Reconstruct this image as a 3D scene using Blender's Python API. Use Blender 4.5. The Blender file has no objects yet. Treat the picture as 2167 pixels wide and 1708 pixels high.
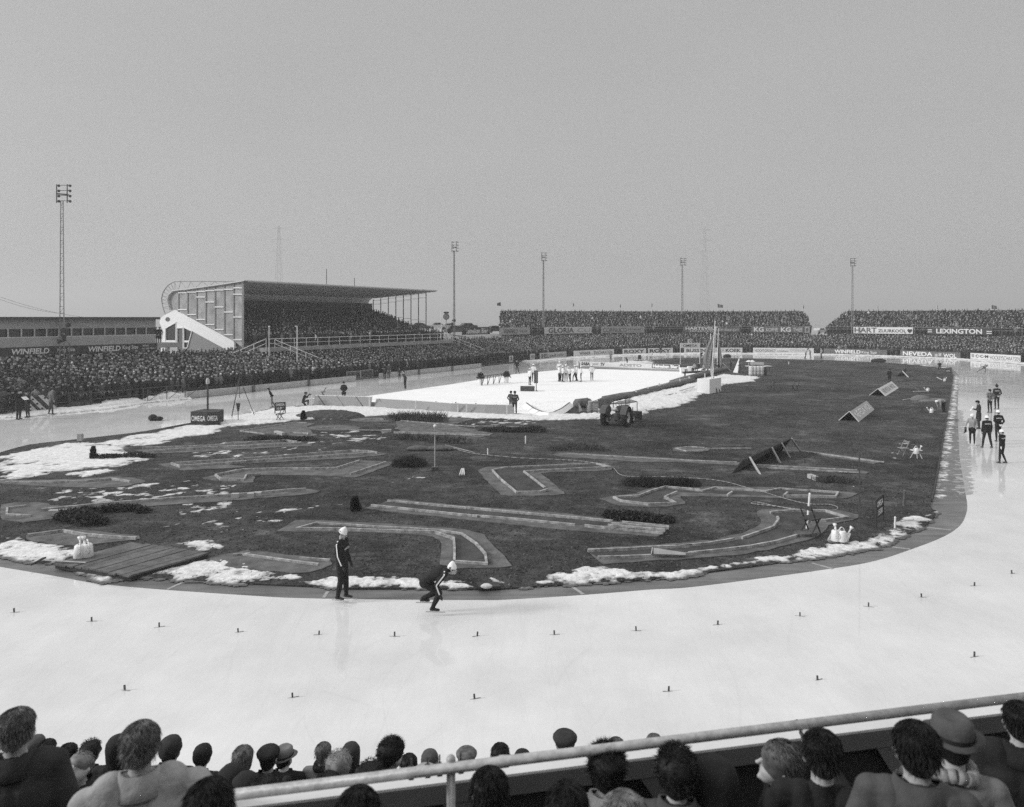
import bpy, bmesh, math, random
import numpy as np
from mathutils import Vector, Matrix, Euler
random.seed(7); RNG = np.random.default_rng(11)
S = bpy.context.scene; C = S.collection
R = math.radians
ORD = 'first second third fourth fifth sixth seventh eighth ninth tenth eleventh twelfth thirteenth fourteenth fifteenth sixteenth seventeenth eighteenth nineteenth twentieth twenty-first twenty-second twenty-third twenty-fourth'.split()
# ---------------------------------------------------------------- camera
H = 7.2; FL = 1530.0; CX = 1083.5; HY = 673.0       # eye height, focal length and horizon in 2167-px-wide picture units
cd = bpy.data.cameras.new('camera'); cam = bpy.data.objects.new('camera', cd); C.objects.link(cam); S.camera = cam
cam.location = (0, 0, H); cam.rotation_euler = (R(90), 0, 0)
cd.sensor_width = 36; cd.lens = 36*FL/2167; cd.shift_y = -(854-HY)/2167
cd.clip_start = .1; cd.clip_end = 6000
cd.dof.use_dof = True; cd.dof.focus_distance = 22; cd.dof.aperture_fstop = 2.4
# ---------------------------------------------------------------- sky, sun, exposure
SUN_AZ = R(-101); SUN_EL = R(24)                       # azimuth from +Y, towards +X
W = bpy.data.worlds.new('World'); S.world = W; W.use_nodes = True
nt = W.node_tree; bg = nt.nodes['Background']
sk = nt.nodes.new('ShaderNodeTexSky'); sk.sky_type = 'NISHITA'; sk.sun_disc = False
sk.sun_elevation = SUN_EL; sk.sun_rotation = SUN_AZ; sk.air_density = 1.0; sk.dust_density = 6.0; sk.ozone_density = 1.0
bw = nt.nodes.new('ShaderNodeRGBToBW')                 # black-and-white film: the sky's brightness without its hue
mrg = nt.nodes.new('ShaderNodeMapRange'); mrg.inputs['From Max'].default_value = 12.0; mrg.inputs['To Min'].default_value = 2.0; mrg.inputs['To Max'].default_value = 4.4
nt.links.new(sk.outputs[0], bw.inputs[0]); nt.links.new(bw.outputs[0], mrg.inputs['Value'])
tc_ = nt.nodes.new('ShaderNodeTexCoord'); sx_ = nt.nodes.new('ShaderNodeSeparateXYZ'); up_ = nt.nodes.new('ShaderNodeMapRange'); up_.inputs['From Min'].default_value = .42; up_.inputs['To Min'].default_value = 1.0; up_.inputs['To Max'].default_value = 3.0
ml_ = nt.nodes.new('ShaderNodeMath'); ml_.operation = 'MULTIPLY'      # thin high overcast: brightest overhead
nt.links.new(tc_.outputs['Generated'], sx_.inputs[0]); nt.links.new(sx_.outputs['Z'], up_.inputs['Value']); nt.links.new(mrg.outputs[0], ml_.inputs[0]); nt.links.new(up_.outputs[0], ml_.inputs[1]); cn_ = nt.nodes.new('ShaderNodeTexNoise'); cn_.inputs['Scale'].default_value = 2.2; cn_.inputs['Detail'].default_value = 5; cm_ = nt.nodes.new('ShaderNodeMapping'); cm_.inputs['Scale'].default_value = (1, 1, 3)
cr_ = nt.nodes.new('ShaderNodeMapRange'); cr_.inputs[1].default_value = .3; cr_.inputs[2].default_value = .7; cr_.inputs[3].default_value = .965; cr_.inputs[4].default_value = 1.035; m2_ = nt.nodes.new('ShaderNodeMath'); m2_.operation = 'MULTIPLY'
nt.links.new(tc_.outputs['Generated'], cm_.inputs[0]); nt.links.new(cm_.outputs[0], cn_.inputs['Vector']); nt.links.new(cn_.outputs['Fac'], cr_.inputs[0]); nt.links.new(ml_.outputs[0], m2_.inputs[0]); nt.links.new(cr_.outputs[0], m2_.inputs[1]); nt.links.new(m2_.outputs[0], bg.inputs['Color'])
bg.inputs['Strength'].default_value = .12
sl = bpy.data.lights.new('sun', 'SUN'); sl.energy = 1.6; sl.angle = R(9.0); sl.color = (1, 1, 1)
so = bpy.data.objects.new('sun', sl); C.objects.link(so)
so.rotation_euler = Vector((math.sin(SUN_AZ)*math.cos(SUN_EL), math.cos(SUN_AZ)*math.cos(SUN_EL), math.sin(SUN_EL))).to_track_quat('Z', 'Y').to_euler()
S.view_settings.view_transform = 'Standard'; S.view_settings.look = 'None'; S.view_settings.exposure = 0.62; S.view_settings.gamma = 1
S.cycles.max_bounces = 6; S.cycles.diffuse_bounces = 2; S.cycles.glossy_bounces = 2; S.cycles.volume_bounces = 0
S.cycles.use_denoising = False; S.cycles.volume_step_rate = 4
# ---------------------------------------------------------------- picture position -> place
_K = 1/1.8902
ZZ = {k: (a*_K, b*_K, c*_K) for k, (a, b, c) in dict(A=(0,1100,1000/2167), B=(900,1080,1000/2167), C=(1800,1180,1000/2167),
  E=(3300,1180,796/1888), F=(0,1600,1000/2135), G=(900,1600,1000/2135), H=(1800,1600,1000/2135), I=(2700,1600,800/1952),
  J=(3400,1500,696/1486), K=(0,2600,900/2167), L=(800,2700,900/2167), M=(1600,2700,900/2167), N=(2400,2700,900/2167),
  O=(3200,2700,896/2167), P=(1200,2050,800/2102), R=(2600,1180,900/2167), T=(2300,1560,350/2167), U=(2650,1280,500/2167),
  V=(3780,1500,316/1420), W=(600,1100,400/2135), X=(2100,1400,700/2167), Y=(0,1500,500/2167), Q=(1600,900,700/2167), D=(0,0,1.8902)).items()}
def px(k, x, y):
    a, b, c = ZZ[k]; return a+x*c, b+y*c
def g(k, x, y, z=0.):                                  # point of the picture that lies at height z
    u, v = px(k, x, y); Y = (H-z)*FL/(v-HY); return Vector(((u-CX)/FL*Y, Y, z))
def at(k, x, y, Y):                                    # point of the picture at distance Y
    u, v = px(k, x, y); return Vector(((u-CX)/FL*Y, Y, H-(v-HY)/FL*Y))
def poly(s, z=0.):                                     # 'F0,10 20,30 G5,6' -> ground points
    out = []; k = None
    for t in s.split():
        if t[0].isalpha(): k = t[0]; t = t[1:]
        x, y = t.split(','); out.append(g(k, float(x), float(y), z))
    return out
AX = Vector((.528, .849, 0)).normalized(); NX = Vector((AX.y, -AX.x, 0))   # along the straights, across them (to the right)
def st(s, t, z=0.): return NX*s + AX*t + Vector((0, 0, z))
def to_st(p): return p.dot(NX), p.dot(AX)
def on_s(u, s):                                        # where the sight line of column u meets the vertical plane s
    d = Vector(((u-CX)/FL, 1, 0)); return d*(s/d.dot(NX))
def on_t(u, t):
    d = Vector(((u-CX)/FL, 1, 0)); return d*(t/d.dot(AX))
def zz(v, Y): return H-(v-HY)/FL*Y
# ---------------------------------------------------------------- noise
_H = np.random.default_rng(5).random(65536).astype(np.float64)
def vnoise(x, y):
    xi = np.floor(x).astype(np.int64); yi = np.floor(y).astype(np.int64); fx = x-xi; fy = y-yi
    fx = fx*fx*(3-2*fx); fy = fy*fy*(3-2*fy)
    h = lambda a, b: _H[(a*73856093 ^ b*19349663) & 65535]
    return (h(xi, yi)*(1-fx)+h(xi+1, yi)*fx)*(1-fy)+(h(xi, yi+1)*(1-fx)+h(xi+1, yi+1)*fx)*fy
def fbm(x, y, sc, o=4, sy=1.0):
    x = x/sc; y = y/(sc*sy); t = 0; a = .5; n = 0
    for i in range(o): t = t+a*vnoise(x+17*i, y+31*i); n += a; a *= .55; x = x*2.03; y = y*2.03
    return t/n
# ---------------------------------------------------------------- materials (all greys: the photograph is black and white)
MM = {}
def mat(name, v, rough=.85, var=0., scale=6., bump=0., bscale=None, spec=.3, metal=0., stretch=None, v2=None, alpha=None, coat=0.):
    m = bpy.data.materials.new(name); m.use_nodes = True; n = m.node_tree; b = n.nodes['Principled BSDF']
    b.inputs['Base Color'].default_value = (v, v, v, 1); b.inputs['Roughness'].default_value = rough
    b.inputs['Specular IOR Level'].default_value = spec; b.inputs['Metallic'].default_value = metal
    if coat: b.inputs['Coat Weight'].default_value = coat
    if alpha is not None: b.inputs['Alpha'].default_value = alpha
    if var or bump:
        tc = n.nodes.new('ShaderNodeTexCoord'); mp = n.nodes.new('ShaderNodeMapping'); n.links.new(tc.outputs['Object'], mp.inputs[0])
        if stretch: mp.inputs['Scale'].default_value = stretch
    if var:
        nz = n.nodes.new('ShaderNodeTexNoise'); nz.inputs['Scale'].default_value = scale; nz.inputs['Detail'].default_value = 8; nz.inputs['Roughness'].default_value = .65
        n.links.new(mp.outputs[0], nz.inputs['Vector'])
        r = n.nodes.new('ShaderNodeValToRGB'); lo = max(v*(1-var), 0); hi = min(v*(1+var), .95) if v2 is None else v2
        r.color_ramp.elements[0].color = (lo, lo, lo, 1); r.color_ramp.elements[1].color = (hi, hi, hi, 1)
        r.color_ramp.elements[0].position = .3; r.color_ramp.elements[1].position = .7
        n.links.new(nz.outputs['Fac'], r.inputs[0]); n.links.new(r.outputs[0], b.inputs['Base Color'])
    if bump:
        nb = n.nodes.new('ShaderNodeTexNoise'); nb.inputs['Scale'].default_value = bscale or scale*2; nb.inputs['Detail'].default_value = 5
        n.links.new(mp.outputs[0], nb.inputs['Vector']); bp = n.nodes.new('ShaderNodeBump'); bp.inputs['Strength'].default_value = min(bump, 1); bp.inputs['Distance'].default_value = .05
        n.links.new(nb.outputs['Fac'], bp.inputs['Height']); n.links.new(bp.outputs[0], b.inputs['Normal'])
    MM[name] = m; return m
for nm_, v_, kw_ in [
 ('snow', .7, dict(rough=.95, var=.22, scale=5, bump=1., bscale=7.)), ('snow_dirty', .62, dict(rough=.9, var=.25, scale=3., bump=.6, bscale=8.)),
 ('slush', .34, dict(rough=.4, var=.3, scale=6.)), ('slab', .115, dict(var=.55, scale=1.6, bump=.2, bscale=30)), ('slab_in', .055, dict(var=.6, scale=1.1, bump=.3, bscale=20)), ('kerb', .34, dict(var=.6, scale=5.)),
 ('wood', .12, dict(var=.5, scale=3., stretch=(1, 1, 1))), ('wood_light', .42, dict(var=.25, scale=5.)), ('wood_dark', .05, dict(var=.5, scale=5.)),
 ('board', .42, dict(var=.2, scale=2.)), ('concrete', .33, dict(var=.25, scale=.8)), ('concrete_dark', .12, dict(var=.3, scale=1.5)),
 ('white', .82, dict(rough=.6, var=.05, scale=3.)), ('paint', .62, dict(rough=.6, var=.08, scale=2.)), ('steel', .3, dict(rough=.5, var=.3, scale=8., metal=.3)), ('steel_dark', .06, dict(rough=.5, var=.3, scale=8.)),
 ('galv', .38, dict(rough=.45, var=.3, scale=18., metal=.1, bump=.1)), ('black', .015, dict(rough=.6)), ('ink', .03, dict(rough=.7)), ('sign_dark', .055, dict(var=.15)), ('sign_grey', .13, dict(var=.15)),
 ('sign_white', .66, dict(var=.08)), ('sign_pale', .42, dict(var=.12)), ('letter', .78, {}), ('letter_grey', .3, {}), ('glass', .03, dict(rough=.08, spec=.6, var=.5, scale=.9)),
 ('screen', .42, dict(rough=.3, spec=.5, var=.35, scale=.8, alpha=.82)), ('rubber', .022, dict(rough=.8, var=.3)), ('tractor', .075, dict(rough=.5, var=.25)), ('soil', .07, dict(var=.4, bump=.6)),
 ('leaf', .045, dict(var=.5, scale=9.)), ('leaf_brown', .08, dict(var=.5, scale=9.)), ('sack', .1, dict(var=.3, bump=.4, bscale=30)), ('field', .32, dict(var=.4, scale=.03)),
 ('skin', .42, dict(rough=.55, var=.08)), ('skin_tan', .3, dict(rough=.55)), ('hair_brown', .09, dict(rough=.5, var=.6, scale=14.)), ('hair_dark', .009, dict(rough=.6, spec=.25, var=.8, scale=14.)), ('hair_grey', .1, dict(rough=.5, var=.7, scale=14.)), ('hair_fair', .19, dict(rough=.5, var=.5, scale=14.)),
 ('coat_black', .014, dict(var=.3, bump=.7, bscale=5)), ('coat_dark', .028, dict(var=.3, bump=.7, bscale=5)), ('coat_mid', .07, dict(var=.3, bump=.7, bscale=5)), ('coat_grey', .15, dict(var=.25, bump=.7, bscale=5)), ('coat_light', .29, dict(var=.2, bump=.9, bscale=5)), ('coat_white', .76, dict(var=.06)),
 ('trouser', .03, dict(var=.3)), ('track', .018, dict(var=.3, bump=.1)), ('glove', .035, {}), ('blade', .5, dict(metal=.6, rough=.3)), ('boot', .012, dict(rough=.4, spec=.5)), ('plaid', .1, dict(var=.8, scale=14)),
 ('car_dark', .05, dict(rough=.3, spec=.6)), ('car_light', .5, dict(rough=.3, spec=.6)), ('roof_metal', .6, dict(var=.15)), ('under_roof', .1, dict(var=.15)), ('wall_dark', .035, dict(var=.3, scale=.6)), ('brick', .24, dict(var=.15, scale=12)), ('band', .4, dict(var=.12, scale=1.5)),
 ('skin_a', .46, dict(var=.3, scale=3.)), ('skin_b', .2, dict(var=.3)), ('blade_grass', .085, dict(var=.4, scale=2.)), ('flag_a', .5, {}), ('flag_b', .2, {}), ('flag_c', .06, {}), ('stripe', .8, {}), ('tin', .5, dict(rough=.5, var=.25, scale=6)), ('plastic_white', .78, dict(rough=.35, spec=.5))]:
    mat(nm_, v_, **kw_)
def thin_edges(m):                                        # melting snow: thin rims show the wet ground through
    n = m.node_tree; b = n.nodes['Principled BSDF']; src = b.inputs['Base Color'].links[0].from_socket; at_ = n.nodes.new('ShaderNodeAttribute'); at_.attribute_name = 'thick'
    mx = n.nodes.new('ShaderNodeMix'); mx.data_type = 'RGBA'; mx.inputs[6].default_value = (.12, .12, .12, 1); n.links.new(at_.outputs['Fac'], mx.inputs[0]); n.links.new(src, mx.inputs[7]); n.links.new(mx.outputs[2], b.inputs['Base Color'])
thin_edges(MM['snow'])
# ---------------------------------------------------------------- objects
WO = {}
def tag(o, label=None, cat=None, group=None, kind=None):
    if label: o['label'] = label
    if cat: o['category'] = cat
    if group: o['group'] = group
    if kind: o['kind'] = kind
    return o
def thing(name, label, cat, loc=(0, 0, 0), group=None, rotz=0.):
    o = bpy.data.objects.new(name, None); o.empty_display_size = .1; C.objects.link(o); o.location = loc; o.rotation_euler = (0, 0, rotz)
    WO[o] = Vector(loc); return tag(o, label, cat, group)
def struct(o): o['kind'] = 'structure'; return o
def mesh_obj(name, verts, faces, mats, parent=None, mi=None, smooth=False, loc=None):
    """one mesh object; verts in world coordinates, re-based on the parent (or on loc)"""
    v = np.asarray(verts, dtype=float).reshape(-1, 3)
    base = WO.get(parent, Vector((0, 0, 0))) if parent is not None else Vector(loc or (0, 0, 0))
    if base.length > 0: v = v-np.array(base)
    me = bpy.data.meshes.new(name); me.from_pydata(v.tolist(), [], faces); me.update()
    for m in (mats if isinstance(mats, (list, tuple)) else [mats]): me.materials.append(MM[m] if isinstance(m, str) else m)
    if mi is not None: me.polygons.foreach_set('material_index', mi)
    if smooth: me.polygons.foreach_set('use_smooth', [True]*len(me.polygons))
    o = bpy.data.objects.new(name, me); C.objects.link(o)
    if parent is not None: o.parent = parent; WO[o] = base
    else: o.location = base; WO[o] = base
    return o
class MB:
    def __init__(s): s.v = []; s.f = []; s.m = []; s.k = 0
    def mat(s, k): s.k = k; return s
    def add(s, vs, fs):
        n = len(s.v); s.v += [tuple(p) for p in vs]; s.f += [[i+n for i in q] for q in fs]; s.m += [s.k]*len(fs); return s
    def hexa(s, p): return s.add(p, [(0, 3, 2, 1), (4, 5, 6, 7), (0, 1, 5, 4), (1, 2, 6, 5), (2, 3, 7, 6), (3, 0, 4, 7)])
    def box(s, c, size, rz=0., rx=0., ry=0.):
        M = Euler((rx, ry, rz)).to_matrix(); c = Vector(c); a, b, d = [q/2 for q in size]
        return s.hexa([c+M@Vector(q) for q in [(-a, -b, -d), (a, -b, -d), (a, b, -d), (-a, b, -d), (-a, -b, d), (a, -b, d), (a, b, d), (-a, b, d)]])
    def bar(s, p, q, w, h=None, up=(0, 0, 1)):          # rectangular bar from p to q
        p, q = Vector(p), Vector(q); d = (q-p).normalized(); h = h or w; up = Vector(up)
        if abs(d.dot(up)) > .99: up = Vector((1, 0, 0))
        x = d.cross(up).normalized()*w/2; y = x.cross(d).normalized()*h/2
        return s.hexa([p-x-y, p+x-y, p+x+y, p-x+y, q-x-y, q+x-y, q+x+y, q-x+y])
    def cyl(s, p, q, r, r2=None, n=8, caps=True):
        p, q = Vector(p), Vector(q); r2 = r if r2 is None else r2; d = (q-p).normalized(); up = Vector((0, 0, 1)) if abs(d.z) < .95 else Vector((1, 0, 0))
        x = d.cross(up).normalized(); y = d.cross(x); vs = []
        for c, rr in ((p, r), (q, r2)):
            for i in range(n): a = 2*math.pi*i/n; vs.append(c+x*rr*math.cos(a)+y*rr*math.sin(a))
        fs = [(i, (i+1) % n, n+(i+1) % n, n+i) for i in range(n)]
        if caps: fs += [tuple(range(n))[::-1], tuple(range(n, 2*n))]
        return s.add(vs, fs)
    def tube(s, pts, r, n=6):
        for a, b in zip(pts, pts[1:]): s.cyl(a, b, r, n=n)
        return s
    def ball(s, c, r, n=10, m=6, rot=None):
        if not isinstance(r, (tuple, list)): r = (r, r, r)
        c = Vector(c); vs = []; fs = []
        for j in range(m+1):
            t = math.pi*j/m
            for i in range(n):
                a = 2*math.pi*i/n; q = Vector((r[0]*math.sin(t)*math.cos(a), r[1]*math.sin(t)*math.sin(a), r[2]*math.cos(t)))
                vs.append(c+(rot@q if rot else q))
        for j in range(m):
            for i in range(n): fs.append((j*n+i, (j+1)*n+i, (j+1)*n+(i+1) % n, j*n+(i+1) % n))
        return s.add(vs, fs)
    def lathe(s, prof, c, n=16, ax='z'):
        vs = []; c = Vector(c)
        for r, z in prof:
            for i in range(n):
                a = 2*math.pi*i/n; q = (r*math.cos(a), r*math.sin(a), z)
                if ax == 'x': q = (z, r*math.cos(a), r*math.sin(a))
                if ax == 'y': q = (r*math.cos(a), z, r*math.sin(a))
                vs.append(c+Vector(q))
        fs = [(j*n+i, j*n+(i+1) % n, (j+1)*n+(i+1) % n, (j+1)*n+i) for j in range(len(prof)-1) for i in range(n)]
        return s.add(vs, fs)
    def prism(s, pts, h):                                # flat polygon raised by h (vector or number)
        h = Vector((0, 0, h)) if not isinstance(h, Vector) else h; pts = [Vector(p) for p in pts]; n = len(pts)
        vs = pts+[p+h for p in pts]
        return s.add(vs, [tuple(range(n))[::-1], tuple(range(n, 2*n))]+[(i, (i+1) % n, n+(i+1) % n, n+i) for i in range(n)])
    def wall(s, pts, w, h, closed=False, z=None):        # low kerb of width w, height h along a line, mitred
        P = [Vector(p) for p in pts]; n = len(P); L = []; Rr = []
        for i in range(n):
            a = P[(i-1) % n] if (closed or i > 0) else P[i]; b = P[(i+1) % n] if (closed or i < n-1) else P[i]
            d1 = (P[i]-a); d2 = (b-P[i]); d1 = d1.normalized() if d1.length else d2.normalized(); d2 = d2.normalized() if d2.length else d1
            d = (d1+d2); d = d.normalized() if d.length > .1 else d1; q = Vector((-d.y, d.x, 0)); k = 1/max(.45, q.dot(Vector((-d1.y, d1.x, 0))))
            L.append(P[i]+q*w/2*k); Rr.append(P[i]-q*w/2*k)
        u = Vector((0, 0, h)); vs = L+Rr+[p+u for p in L]+[p+u for p in Rr]; fs = []
        for i in range(n if closed else n-1):
            j = (i+1) % n; fs += [(2*n+i, 3*n+i, 3*n+j, 2*n+j), (i, 2*n+i, 2*n+j, j), (n+i, n+j, 3*n+j, 3*n+i)]
        if not closed: fs += [(0, n, 3*n, 2*n), (n-1, 3*n-1, 4*n-1, 2*n-1)]
        return s.add(vs, fs)
    def obj(s, name, mats, parent=None, smooth=False, loc=None):
        return mesh_obj(name, s.v, s.f, mats, parent, s.m, smooth, loc)
def part(name, m, parent, fn, smooth=False):
    b = MB(); fn(b); return b.obj(name, m, parent, smooth)
def ngon_fill(pts, z):                                   # triangulated concave polygon
    from mathutils.geometry import tessellate_polygon
    P = [Vector((p.x, p.y, z)) for p in pts]; return P, [t for t in tessellate_polygon([P])]
def smooth_line(pts, n=6, closed=False):
    P = [Vector(p) for p in pts]; out = []; m = len(P)
    for i in range(m if closed else m-1):
        p1, p2 = P[i], P[(i+1) % m]; p0 = P[i-1] if (closed or i > 0) else p1; p3 = P[(i+2) % m] if (closed or i < m-2) else p2
        for k in range(n):
            t = k/n; out.append(.5*((2*p1)+(p2-p0)*t+(2*p0-5*p1+4*p2-p3)*t*t+(3*p1-p0-3*p2+p3)*t*t*t))
    if not closed: out.append(P[-1])
    return out
def resample(pts, step):
    P = np.array([tuple(p) for p in pts]); d = np.r_[0, np.cumsum(np.linalg.norm(np.diff(P, axis=0), axis=1))]
    q = np.arange(0, d[-1], step); return np.c_[[np.interp(q, d, P[:, i]) for i in range(3)]].T
def offset_line(P, k):                                   # to the right of the walking direction
    T = np.gradient(P[:, :2], axis=0); T /= np.linalg.norm(T, axis=1)[:, None]+1e-9
    Q = P.copy(); Q[:, 0] += T[:, 1]*k; Q[:, 1] -= T[:, 0]*k; return Q
# lettering ------------------------------------------------------------------------------
_TC = {}
def text_arrays(s, bold=0., shear=0., spacing=1.):
    key = (s, bold, shear, spacing)
    if key not in _TC:
        cu = bpy.data.curves.new('t', 'FONT'); cu.body = s; cu.offset = bold; cu.shear = shear; cu.space_character = spacing; cu.resolution_u = 3; cu.fill_mode = 'BOTH'
        o = bpy.data.objects.new('t', cu); C.objects.link(o); dg = bpy.context.evaluated_depsgraph_get(); me = bpy.data.meshes.new_from_object(o.evaluated_get(dg))
        v = np.array([tuple(p.co) for p in me.vertices]); f = [tuple(p.vertices) for p in me.polygons]
        bpy.data.objects.remove(o); bpy.data.curves.remove(cu); bpy.data.meshes.remove(me)
        lo = v.min(0); hi = v.max(0); v = (v-lo)/np.maximum(hi-lo, 1e-6); _TC[key] = (v[:, :2], f)
    return _TC[key]
def letters(b, s, p0, ux, uz, n, bold=0., shear=0., spacing=1., eps=.012):
    """lettering filling the parallelogram p0, p0+ux, p0+uz, lifted eps along n"""
    v, f = text_arrays(s, bold, shear, spacing); p0, ux, uz, n = map(Vector, (p0, ux, uz, n))
    b.add([p0+ux*float(x)+uz*float(y)+n*eps for x, y in v], f)
def sign(name, label, A, B, h, base_mat, texts, thick=.05, group=None, cat='sign', posts=0, parent=None, frame=None):
    """upright board from A to B (bottom corners, seen left to right), height h; texts: (string, x0, x1, y0, y1, material, kw) in fractions"""
    A, B = Vector(A), Vector(B); d = B-A; up = Vector((0, 0, h)); n = d.cross(Vector((0, 0, 1))).normalized()
    t = parent or thing(name, label, cat, (A+B)/2*1.0, group)
    b = MB(); b.prism([A, B, B-n*thick, A-n*thick], up); o = b.obj('panel', base_mat, t)
    for m in sorted({q[5] for q in texts}):
        b = MB()
        for s, x0, x1, y0, y1, mm, *kw in texts:
            if mm != m: continue
            kw = kw[0] if kw else {}
            if s is None: b.add([A+d*x0+up*y0+n*.008, A+d*x1+up*y0+n*.008, A+d*x1+up*y1+n*.008, A+d*x0+up*y1+n*.008], [(0, 1, 2, 3)])
            elif callable(s): s(b, A+d*x0+up*y0+n*.012, d*(x1-x0), up*(y1-y0))
            else: letters(b, s, A+d*x0+up*y0, d*(x1-x0), up*(y1-y0), n, **kw)
        b.obj('lettering' if any(q[0] for q in texts if q[5] == m) else 'stripe', m, t)
    if posts:
        for i in range(posts+1):
            p = A+d*(i/posts)-n*(thick+.05); part('post', 'wood', t, lambda b: b.bar(Vector((p.x, p.y, 0)), p+up, .1))
    return t
# ================================================================= GROUND, ICE, INFIELD
def node_mat(name, build):
    m = bpy.data.materials.new(name); m.use_nodes = True; build(m.node_tree, m.node_tree.nodes['Principled BSDF']); MM[name] = m; return m
def _noise(n, sc, det=6, rough=.6, stretch=(1, 1, 1), rot=0.):
    tc = n.nodes.new('ShaderNodeTexCoord'); mp = n.nodes.new('ShaderNodeMapping'); mp.inputs['Scale'].default_value = stretch; mp.inputs['Rotation'].default_value = (0, 0, rot)
    n.links.new(tc.outputs['Object'], mp.inputs[0]); z = n.nodes.new('ShaderNodeTexNoise'); z.inputs['Scale'].default_value = sc; z.inputs['Detail'].default_value = det; z.inputs['Roughness'].default_value = rough
    n.links.new(mp.outputs[0], z.inputs['Vector']); return z
def _ramp(n, src, a, b, lo, hi):
    r = n.nodes.new('ShaderNodeMapRange'); r.inputs[1].default_value = a; r.inputs[2].default_value = b; r.inputs[3].default_value = lo; r.inputs[4].default_value = hi
    n.links.new(src.outputs[0], r.inputs[0]); return r
def _mul(n, a, b, op='MULTIPLY'):
    m = n.nodes.new('ShaderNodeMath'); m.operation = op
    for i, q in enumerate((a, b)):
        if isinstance(q, (int, float)): m.inputs[i].default_value = q
        else: n.links.new(q.outputs[0], m.inputs[i])
    return m
def b_ice(n, b):
    base = _ramp(n, _noise(n, .3, 7, .65), .32, .68, .62, .76)
    scratch = _ramp(n, _noise(n, 1.2, 5, .7, (1, .3, 1), R(32)), .35, .65, .98, 1.02)
    scr2 = _ramp(n, _noise(n, 9, 4, .7, (1, .2, 1), R(-25)), .3, .7, .98, 1.02)
    tc = n.nodes.new('ShaderNodeTexCoord'); cuts = None                 # skate cuts: long thin curved scratches
    for sc, rt, wd, dist in ((.22, 20, .006, .5), (.3, -28, .006, .7), (.17, 55, .005, .6), (.4, 70, .005, .5)):
        mp = n.nodes.new('ShaderNodeMapping'); mp.inputs['Rotation'].default_value = (0, 0, R(rt)); mp.inputs['Scale'].default_value = (1, .12, 1); n.links.new(tc.outputs['Object'], mp.inputs[0])
        nz = _noise(n, .05, 3); ad = n.nodes.new('ShaderNodeVectorMath'); ad.operation = 'MULTIPLY_ADD'; ad.inputs[1].default_value = (dist*3, dist*3, 0); n.links.new(nz.outputs['Color'], ad.inputs[0]); n.links.new(mp.outputs[0], ad.inputs[2])
        vo = n.nodes.new('ShaderNodeTexVoronoi'); vo.feature = 'DISTANCE_TO_EDGE'; vo.inputs['Scale'].default_value = sc*4; n.links.new(ad.outputs[0], vo.inputs['Vector']); c = _ramp(n, vo, 0, wd, .955, 1.0); cuts = c if cuts is None else _mul(n, cuts, c)
    n.links.new(_mul(n, _mul(n, _mul(n, base, scratch), scr2), cuts).outputs[0], b.inputs['Base Color'])
    n.links.new(_ramp(n, _noise(n, .5, 5, .65), .35, .65, .03, .12).outputs[0], b.inputs['Roughness'])
    b.inputs['IOR'].default_value = 1.5; b.inputs['Specular IOR Level'].default_value = .5
    bp = n.nodes.new('ShaderNodeBump'); bp.inputs['Strength'].default_value = .25; bp.inputs['Distance'].default_value = .004
    n.links.new(_noise(n, 2.2, 5).outputs[0], bp.inputs['Height']); n.links.new(bp.outputs[0], b.inputs['Normal'])
node_mat('ice', b_ice)
def b_rink(n, b):
    n.links.new(_ramp(n, _noise(n, .4, 5), .3, .7, .86, .93).outputs[0], b.inputs['Base Color']); b.inputs['Roughness'].default_value = .7; b.inputs['Specular IOR Level'].default_value = .2
node_mat('rink_snow_ice', b_rink)
def b_grass(n, b):
    big = _ramp(n, _noise(n, .16, 6, .65), .32, .68, .5, 1.5); mid = _ramp(n, _noise(n, 1.6, 6, .7), .3, .7, .55, 1.45)
    fine = _ramp(n, _noise(n, 14, 4, .7), .3, .7, .55, 1.5)
    mud = _ramp(n, _noise(n, .33, 7, .72, (1, 1.6, 1), R(25)), .54, .66, 1., 2.1); dk = _ramp(n, _noise(n, .55, 7, .75), .3, .46, .45, 1.)
    n.links.new(_mul(n, _mul(n, _mul(n, _mul(n, _mul(n, big, mid), fine), mud), dk), .056).outputs[0], b.inputs['Base Color']); b.inputs['Roughness'].default_value = .95; b.inputs['Specular IOR Level'].default_value = .1
    bp = n.nodes.new('ShaderNodeBump'); bp.inputs['Strength'].default_value = 1; bp.inputs['Distance'].default_value = .06
    n.links.new(_noise(n, 9, 6, .7).outputs[0], bp.inputs['Height']); n.links.new(bp.outputs[0], b.inputs['Normal'])
node_mat('turf', b_grass)
def b_band(n, b):                                        # frozen concrete border of the track
    a = _ramp(n, _noise(n, .5, 5, .6), .3, .7, .1, .18); st_ = _ramp(n, _noise(n, 3.5, 4, .6, (.12, 1, 1)), .3, .7, .7, 1.3)
    n.links.new(_mul(n, a, st_).outputs[0], b.inputs['Base Color']); b.inputs['Roughness'].default_value = .5
node_mat('border', b_band)
struct(mesh_obj('ground', [(-2500, -200, -.05), (2500, -200, -.05), (2500, 4500, -.05), (-2500, 4500, -.05)], [(0, 1, 2, 3)], 'field'))
_w = [(-58.4,2),(-58.4,20),(-58.4,45),(-58.6,70),(-58.9,85),(-59.6,97),(-59.9,108),(-58.6,119),(-55.3,129),(-50,137.5),(-42,144.5),(-33,149.5),(-24,152),(-14,151.5),(-4,148.8),(3.5,143.5),(9.5,136.5),(14,128),(16.8,118)]
WALL = resample(smooth_line([st(*q) for q in _w], 8), .5)    # outer edge of the ice
icep = [Vector(p) for p in WALL[::6]]+[Vector(WALL[-1]), Vector((60, 60, 0)), Vector((50, 12, 0)), Vector((30, 4, 0)), Vector((-30, 4, 0))]
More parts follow.
